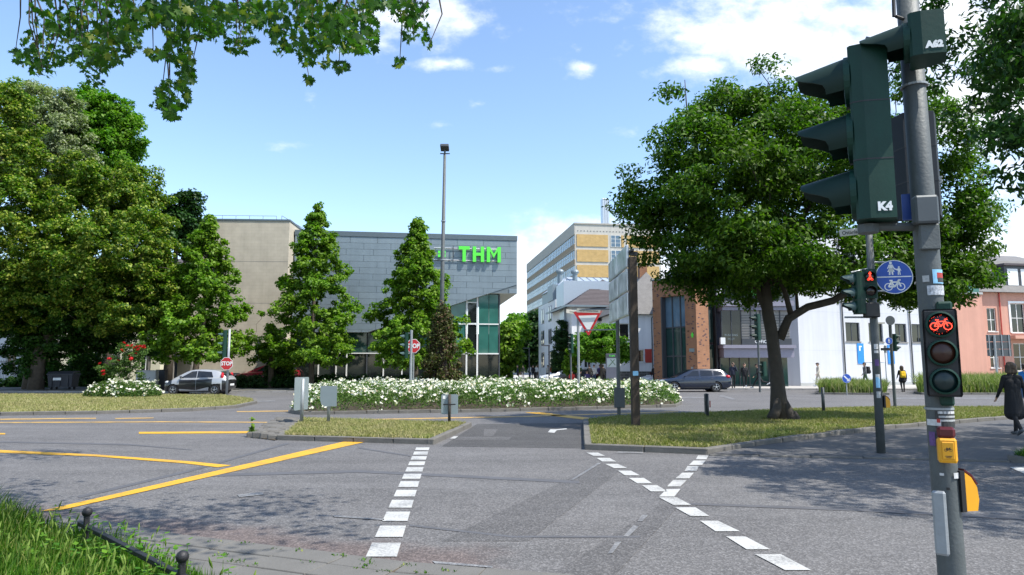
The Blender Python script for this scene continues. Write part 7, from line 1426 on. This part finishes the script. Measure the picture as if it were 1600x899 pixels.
# ------------------------------------------------------------------ people
def person(label, loc, rz, hgt=1.74, top='cloth_black', legs='cloth_black', shoe='cloth_black', hair='hair_dark', stride=22, swing=18, elbow=20, coat=0.0, hood=False, long_hair=False, raise_arm=None, sit=False, lean=0, group=None, voxel=.017, skirt=None, cap=None):
    t = thing('person', label, 'person', loc, rz, group); s = hgt / 1.75; prim = []   # (kind, p0, p1, r0, r1)
    V3 = lambda x, y, z: Vector((x, y, z))
    hipz = .90; up = 1.0
    def seg(k, a, b, ra, rb): prim.append((k, a, b, ra, rb))
    fa = {}; feet = []
    for sd in (-1, 1):
        if sit: a, kn = R(85), R(88)
        else: a = R(stride * (1 if sd > 0 else -1)); kn = R(6 + (stride * 1.25 if sd < 0 else 0)) if stride else R(2)
        h = V3(sd * .095, 0, hipz); k = h + V3(sd * .01, math.sin(a), -math.cos(a)) * .43; an = k + V3(0, math.sin(a - kn), -math.cos(a - kn)) * .42; feet.append((an, a - kn)); fa[sd] = (h, k, an)
    dz = .075 - min(an.z for an, _ in feet)
    if sit: dz = .47 - hipz
    off = V3(0, 0, dz)
    for sd in (-1, 1):
        h, k, an = [p + off for p in fa[sd]]; seg('legs', h, k, .088, .062); seg('legs', k, an, .060, .042); pitch = 0 if sd > 0 or not stride else R(32); d = V3(0, math.cos(pitch), -math.sin(pitch))
        seg('shoe', an + V3(0, -.03, -.03), an + d * .09 + V3(0, 0, -.035), .044, .042); seg('shoe', an + d * .09 + V3(0, 0, -.038), an + d * .165 + V3(0, 0, -.042), .042, .030)
    hip = V3(0, 0, hipz) + off; ln = R(lean); tv = V3(0, math.sin(ln), math.cos(ln)); ch = hip + tv * .36; sh = hip + tv * .52; nk = hip + tv * .58; hd = hip + tv * .735 + V3(0, .02, 0)
    seg('legs', hip + V3(-.075, 0, .0), hip + V3(.075, 0, .0), .105, .105)
    seg('top', hip + V3(0, 0, .06), ch - tv * .1, .128, .130); 
    for x in (-.075, .075): seg('top', hip + V3(x * .8, 0, .06), ch + V3(x, 0, 0), .105, .115)
    seg('top', sh + V3(-.155, 0, -.03), sh + V3(.155, 0, -.03), .068, .068); seg('top', ch + V3(-.06, .02, .02), sh + V3(-.05, 0, 0), .10, .07); seg('top', ch + V3(.06, .02, .02), sh + V3(.05, 0, 0), .10, .07)
    seg('skin', sh, nk + tv * .08, .055, .052)
    seg('skin', hd + V3(0, .012, -.045), hd + V3(0, .0, .03), .078, .092); seg('skin', hd + V3(0, .055, -.075), hd + V3(0, .06, -.06), .04, .045); seg('skin', hd + V3(0, .088, .0), hd + V3(0, .104, -.025), .012, .016)
    for x in (-1, 1): seg('skin', hd + V3(x * .088, -.005, -.01), hd + V3(x * .094, -.012, .025), .014, .016)
    # hair over the back and crown of the head
    seg('hair', hd + V3(0, -.022, .048), hd + V3(0, .022, .062), .092, .082); seg('hair', hd + V3(0, -.045, .0), hd + V3(0, -.04, .05), .078, .088)
    if long_hair:
        for x in (-.055, 0, .055): seg('hair', hd + V3(x, -.04, .03), hd + V3(x * 1.3, -.05, -.115), .07, .055)
        for x in (-1, 1): seg('hair', hd + V3(x * .07, .0, .03), hd + V3(x * .088, .005, -.10), .05, .04)
    if cap: seg('hair', hd + V3(0, .06, .055), hd + V3(0, .15, .045), .05, .03)
    if hood: seg('top', hd + V3(-.03, -.07, -.12), hd + V3(.03, -.07, -.12), .075, .075)
    for sd in (-1, 1):
        b = R(-swing if sd > 0 else swing); e = R(elbow)
        S0 = sh + V3(sd * .185, 0, -.03)
        if raise_arm == sd: el = S0 + V3(sd * .09, .10, -.24); wr = hd + V3(sd * .10, .10, -.06)
        elif sit: el = S0 + V3(sd * .05, .12, -.24); wr = el + V3(-sd * .05, .24, .02)
        else: el = S0 + V3(sd * .05, math.sin(b) * .28, -math.cos(b) * .28); wr = el + V3(sd * .015, math.sin(b + e) * .25, -math.cos(b + e) * .25)
        seg('top', S0, el, .056, .046); seg('top', el, wr, .046, .034); d = (wr - el).normalized(); sx = V3(0, 1, 0) - d * d.y; sx = sx.normalized() if sx.length > .2 else V3(0, 0, 1); n = d.cross(sx)
        pl_ = wr + d * .05; seg('skin', wr, wr + d * .03, .028, .026)
        for f in (-1.5, -.5, .5, 1.5): seg('skin', wr + d * .02 + sx * f * .008, wr + d * .085 + sx * f * .0145, .014, .0125)
        for f, l in ((-1.5, .058), (-.5, .07), (.5, .074), (1.5, .066)):
            a_ = wr + d * .09 + sx * f * .0165; m_ = a_ + d * l * .5 + n * (.006 * sd); seg('skin', a_, m_, .0095, .0088); seg('skin', m_, m_ + d * l * .45 + n * (.02 * sd), .0088, .0075)
        a_ = wr + d * .035 + sx * .022; seg('skin', a_, a_ + sx * .028 + d * .03, .0105, .0095); seg('skin', a_ + sx * .028 + d * .03, a_ + sx * .034 + d * .058, .0095, .008)
    if coat:
        for x in (-1, 0, 1): seg('top', V3(x * .045, 0, hipz + .16) + off, V3(x * .085, -.02 + .03 * x, hipz + .08 - coat + .16) + off, .125, .165)
    mb = MB()
    for k, a, b, ra, rb in prim:
        L_ = (b - a).length; mb.tube([a, b], [ra, rb], 12); mb.ball(a, ra, 12, 8); mb.ball(b, rb, 12, 8)
    mb.v = [(x * s, y * s, z * s) for x, y, z in mb.v]
    o = mb.build('body_source', 'skin'); md = o.modifiers.new('r', 'REMESH'); md.mode = 'VOXEL'; md.voxel_size = voxel; sm = o.modifiers.new('s', 'SMOOTH'); sm.factor = .5; sm.iterations = 1 if voxel < .012 else 2
    dg = bpy.context.evaluated_depsgraph_get(); me = bpy.data.meshes.new_from_object(o.evaluated_get(dg)); bpy.data.objects.remove(o)
    kinds = ['skin', 'hair', 'top', 'legs', 'shoe']; me.materials.clear()
    for m in ('skin', hair, top, legs, shoe): me.materials.append(M[m])
    nf = len(me.polygons); c = np.empty(nf * 3, np.float32); me.polygons.foreach_get('center', c); c = c.reshape(-1, 3) / s; best = np.full(nf, 9e9); mi = np.zeros(nf, np.int32)
    for k, a, b, ra, rb in prim:
        A = np.array(a); B = np.array(b); ab = B - A; u = np.clip((c - A) @ ab / max(1e-9, ab @ ab), 0, 1); d = np.linalg.norm(c - A - u[:, None] * ab, axis=1) - (ra + (rb - ra) * u) - (.006 if k in ('hair', 'top') else 0); w = d < best; best[w] = d[w]; mi[w] = kinds.index(k)
    me.polygons.foreach_set('material_index', mi); me.polygons.foreach_set('use_smooth', np.ones(nf, bool)); me.update(); link('body', me, t)
    if voxel < .02:
        q = MB()
        for x in (-1, 1): q.ball((hd + V3(x * .034, .088, .012)) * s, .011 * s, 8, 5)
        q.build('eyes', 'ink', t); q = MB(); q.ball((hd + V3(0, .096, -.062)) * s, V3(.026, .008, .006) * s, 8, 5); q.build('mouth', 'shutter_red', t)
    t['sh'] = sh.z * s; return t, sh * s, hip * s
def backpack(label, pt, m, w=.30, h=.45, d=.17):
    t, sh, hip = pt; b = thing('backpack', label, 'backpack', t.matrix_basis @ (sh + Vector((0, -.14 - d / 2 + .03, -.46))), t.rotation_euler.z); q = MB(); q.bbox(-w / 2, w / 2, -d / 2, d / 2, 0, h, .055); q.build('main_bag', m, b, smooth='auto'); q = MB(); q.bbox(-w * .38, w * .38, -d / 2 - .05, -d / 2 + .02, .05, h * .5, .03); q.build('front_pocket', m, b, smooth='auto')
    for x in (-.1, .1): q = MB(); q.tube([(x, d / 2 - .01, h - .03), (x * 1.15, d / 2 + .07, h + .06), (x * 1.2, d / 2 + .21, h - .03), (x * 1.3, d / 2 + .20, h * .5), (x * 1.3, d / 2 + .02, .08)], .014, 6); q.build('strap', m, b)
    return b
def gpos(px, Y, z=0.0): return Vector((pxx(px, Y), Y, z))
p = G(1588, 680, .03); person('person in a long black coat and pale soled shoes walking away at the right edge', p, R(-6), 1.70, coat=.62, hair='hair_brown', long_hair=True, stride=15, swing=14, shoe='cloth_grey', voxel=.0105)
person('person in a light blue jacket at the right edge behind the black coat', G(1606, 640), R(-70), 1.74, top='cloth_blue', legs='cloth_jeans', stride=18)
Z = .12
person('person in a navy jacket holding a hand to the face by the glass office', gpos(1145, 48.6, Z), R(170), 1.78, top='cloth_navy', legs='cloth_black', stride=12, raise_arm=-1, hair='hair_brown', shoe='cloth_black')
person('person in black with white trainers, middle of the three walkers', gpos(1163, 48.5, Z), R(165), 1.75, top='cloth_black', stride=20, shoe='shoe_white', hair='hair_brown')
pt = person('person in black in a long stride, rightmost of the three walkers', gpos(1185, 48.6, Z), R(70), 1.78, top='cloth_black', stride=33, lean=5, shoe='shoe_white', cap=True); backpack('black backpack on the striding walker at the glass office', pt, 'cloth_black')
person('person in a pale beige jacket and dark cap walking left along the white block', gpos(1278, 52.6, Z), R(90), 1.78, top='cloth_beige', legs='cloth_beige', stride=16, cap=True, hood=True, shoe='shoe_white')
pt = person('person in a grey striped jumper walking left with a big dark backpack', gpos(1351, 49.5, Z), R(80), 1.78, top='cloth_grey', legs='cloth_green', stride=14, shoe='cloth_black'); backpack('large dark backpack on the person in the grey jumper', pt, 'cloth_black', .34, .52, .22)
pt = person('person in a long black coat seen from behind carrying a bright yellow backpack', G(1411, 612.5), R(-12), 1.66, top='cloth_black', coat=.4, stride=6, hair='hair_brown', long_hair=True); backpack('bright yellow backpack on the person in the black coat', pt, 'cloth_yellow', .32, .42, .16)
person('person in black standing at the left corner of the brick block', gpos(1023, 54.5), R(185), 1.76, top='cloth_black', stride=4, hair='hair_dark')
i = 0
for px, Y, top, legs, rz, lab in ((921, 60, 'cloth_black', 'cloth_navy', 20, 'person in black standing in the group under the small bright tree'), (928, 61.5, 'cloth_white', 'cloth_jeans', 170, 'person in pale top and blue jeans standing in the group under the small bright tree'), (937, 62, 'cloth_purple', 'cloth_black', 200, 'person in a purple top at the right of the group under the small bright tree'), (942, 59, 'cloth_black', 'cloth_black', 10, 'person all in black next to the information stele'), (899, 60, 'cloth_navy', 'cloth_black', 130, 'person in dark blue standing left of the group by the yield sign')):
    person(lab, gpos(px, Y, .02), R(rz), 1.74, top=top, legs=legs, stride=6, voxel=.022)
bench = thing('bench', 'low dark bench in front of the small bright tree', 'bench', gpos(914, 56.2, .02)); q = MB(); [q.bbox(-1.9, 1.9, -.25 + k * .13, -.14 + k * .13, .38, .43, .01) for k in range(0)]
for k in range(4): q = MB(); q.bbox(-1.9, 1.9, -.25 + k * .13, -.14 + k * .13, .38, .43, .01); q.build('slat', 'bark_dark', bench)
for x in (-1.6, 0, 1.6): q = MB(); q.box(x - .04, x + .04, -.22, .24, 0, .378); q.build('leg', 'frame_dark', bench)
for px, top, lab in ((893.5, 'cloth_red', 'person in a bright red top sitting at the left end of the bench'), (907, 'cloth_black', 'person in black sitting in the middle of the bench'), (917, 'cloth_purple', 'person in dark purple sitting at the right of the bench')):
    person(lab, gpos(px, 56.1, .02), R(180), 1.7, top=top, legs='cloth_jeans' if px > 910 else 'cloth_grey', sit=True, voxel=.022)
for px, Y, top, legs, rz, st, lab in ((838, 88, 'cloth_white', 'cloth_black', 180, 16, 'person in a white top walking toward the camera far down the side street'), (833, 80, 'cloth_black', 'cloth_black', 170, 14, 'person in black walking just left of the white top down the side street'), (828, 86, 'cloth_white', 'cloth_jeans', 20, 14, 'person in pale top and jeans left of the pair down the side street'), (848, 84, 'cloth_grey', 'cloth_black', 200, 10, 'person in grey standing by the far street lamp'), (856, 76, 'cloth_beige', 'cloth_navy', 150, 14, 'person in beige beside the white house wall'), (862, 74, 'cloth_red', 'cloth_black', 170, 12, 'person in a red top beside the parked white car'), (809, 78, 'cloth_navy', 'cloth_black', 90, 14, 'person in navy at the left of the side street beside the glass corner'), (817, 90, 'cloth_black', 'cloth_grey', 180, 10, 'person in black and grey beneath the lighter street tree')):
    person(lab, gpos(px, Y, .02), R(rz), 1.74, top=top, legs=legs, stride=st, voxel=.026)
for px, Y in ((894 - 55, 60), (1017, 53), (872, 55)):
    pass
t = thing('bollard', 'short black bollard at the mouth of the side street', 'bollard', gpos(839, 56)); q = MB(); q.tube([(0, 0, 0), (0, 0, .8), (0, 0, .92)], [.06, .06, .045], 10); q.build('post', 'frame_dark', t)
# leaf litter and trampled bare patch on the tree island
q = MB(); rr = random.Random(12); c0 = G(1111, 683)
for k in range(240): a, d = rr.uniform(0, 6.28), rr.random() ** .6; c = Vector((c0.x + math.cos(a) * d * .38, c0.y + math.sin(a) * d * .5, .115 + rr.uniform(0, .05) * (1 - d))); u = rr.uniform(0, 6.28); w = Vector((math.cos(u), math.sin(u), rr.uniform(-.3, .3))) * .04; v = Vector((-math.sin(u), math.cos(u), rr.uniform(-.3, .3))) * .03; q.add([c - w, c - v, c + w, c + v], [(0, 1, 2, 3)])
tag(q.build('leaf_litter', 'twig'), 'small heap of brown dead leaves on the grass in front of the spreading tree', 'leaf litter', None, 'stuff')
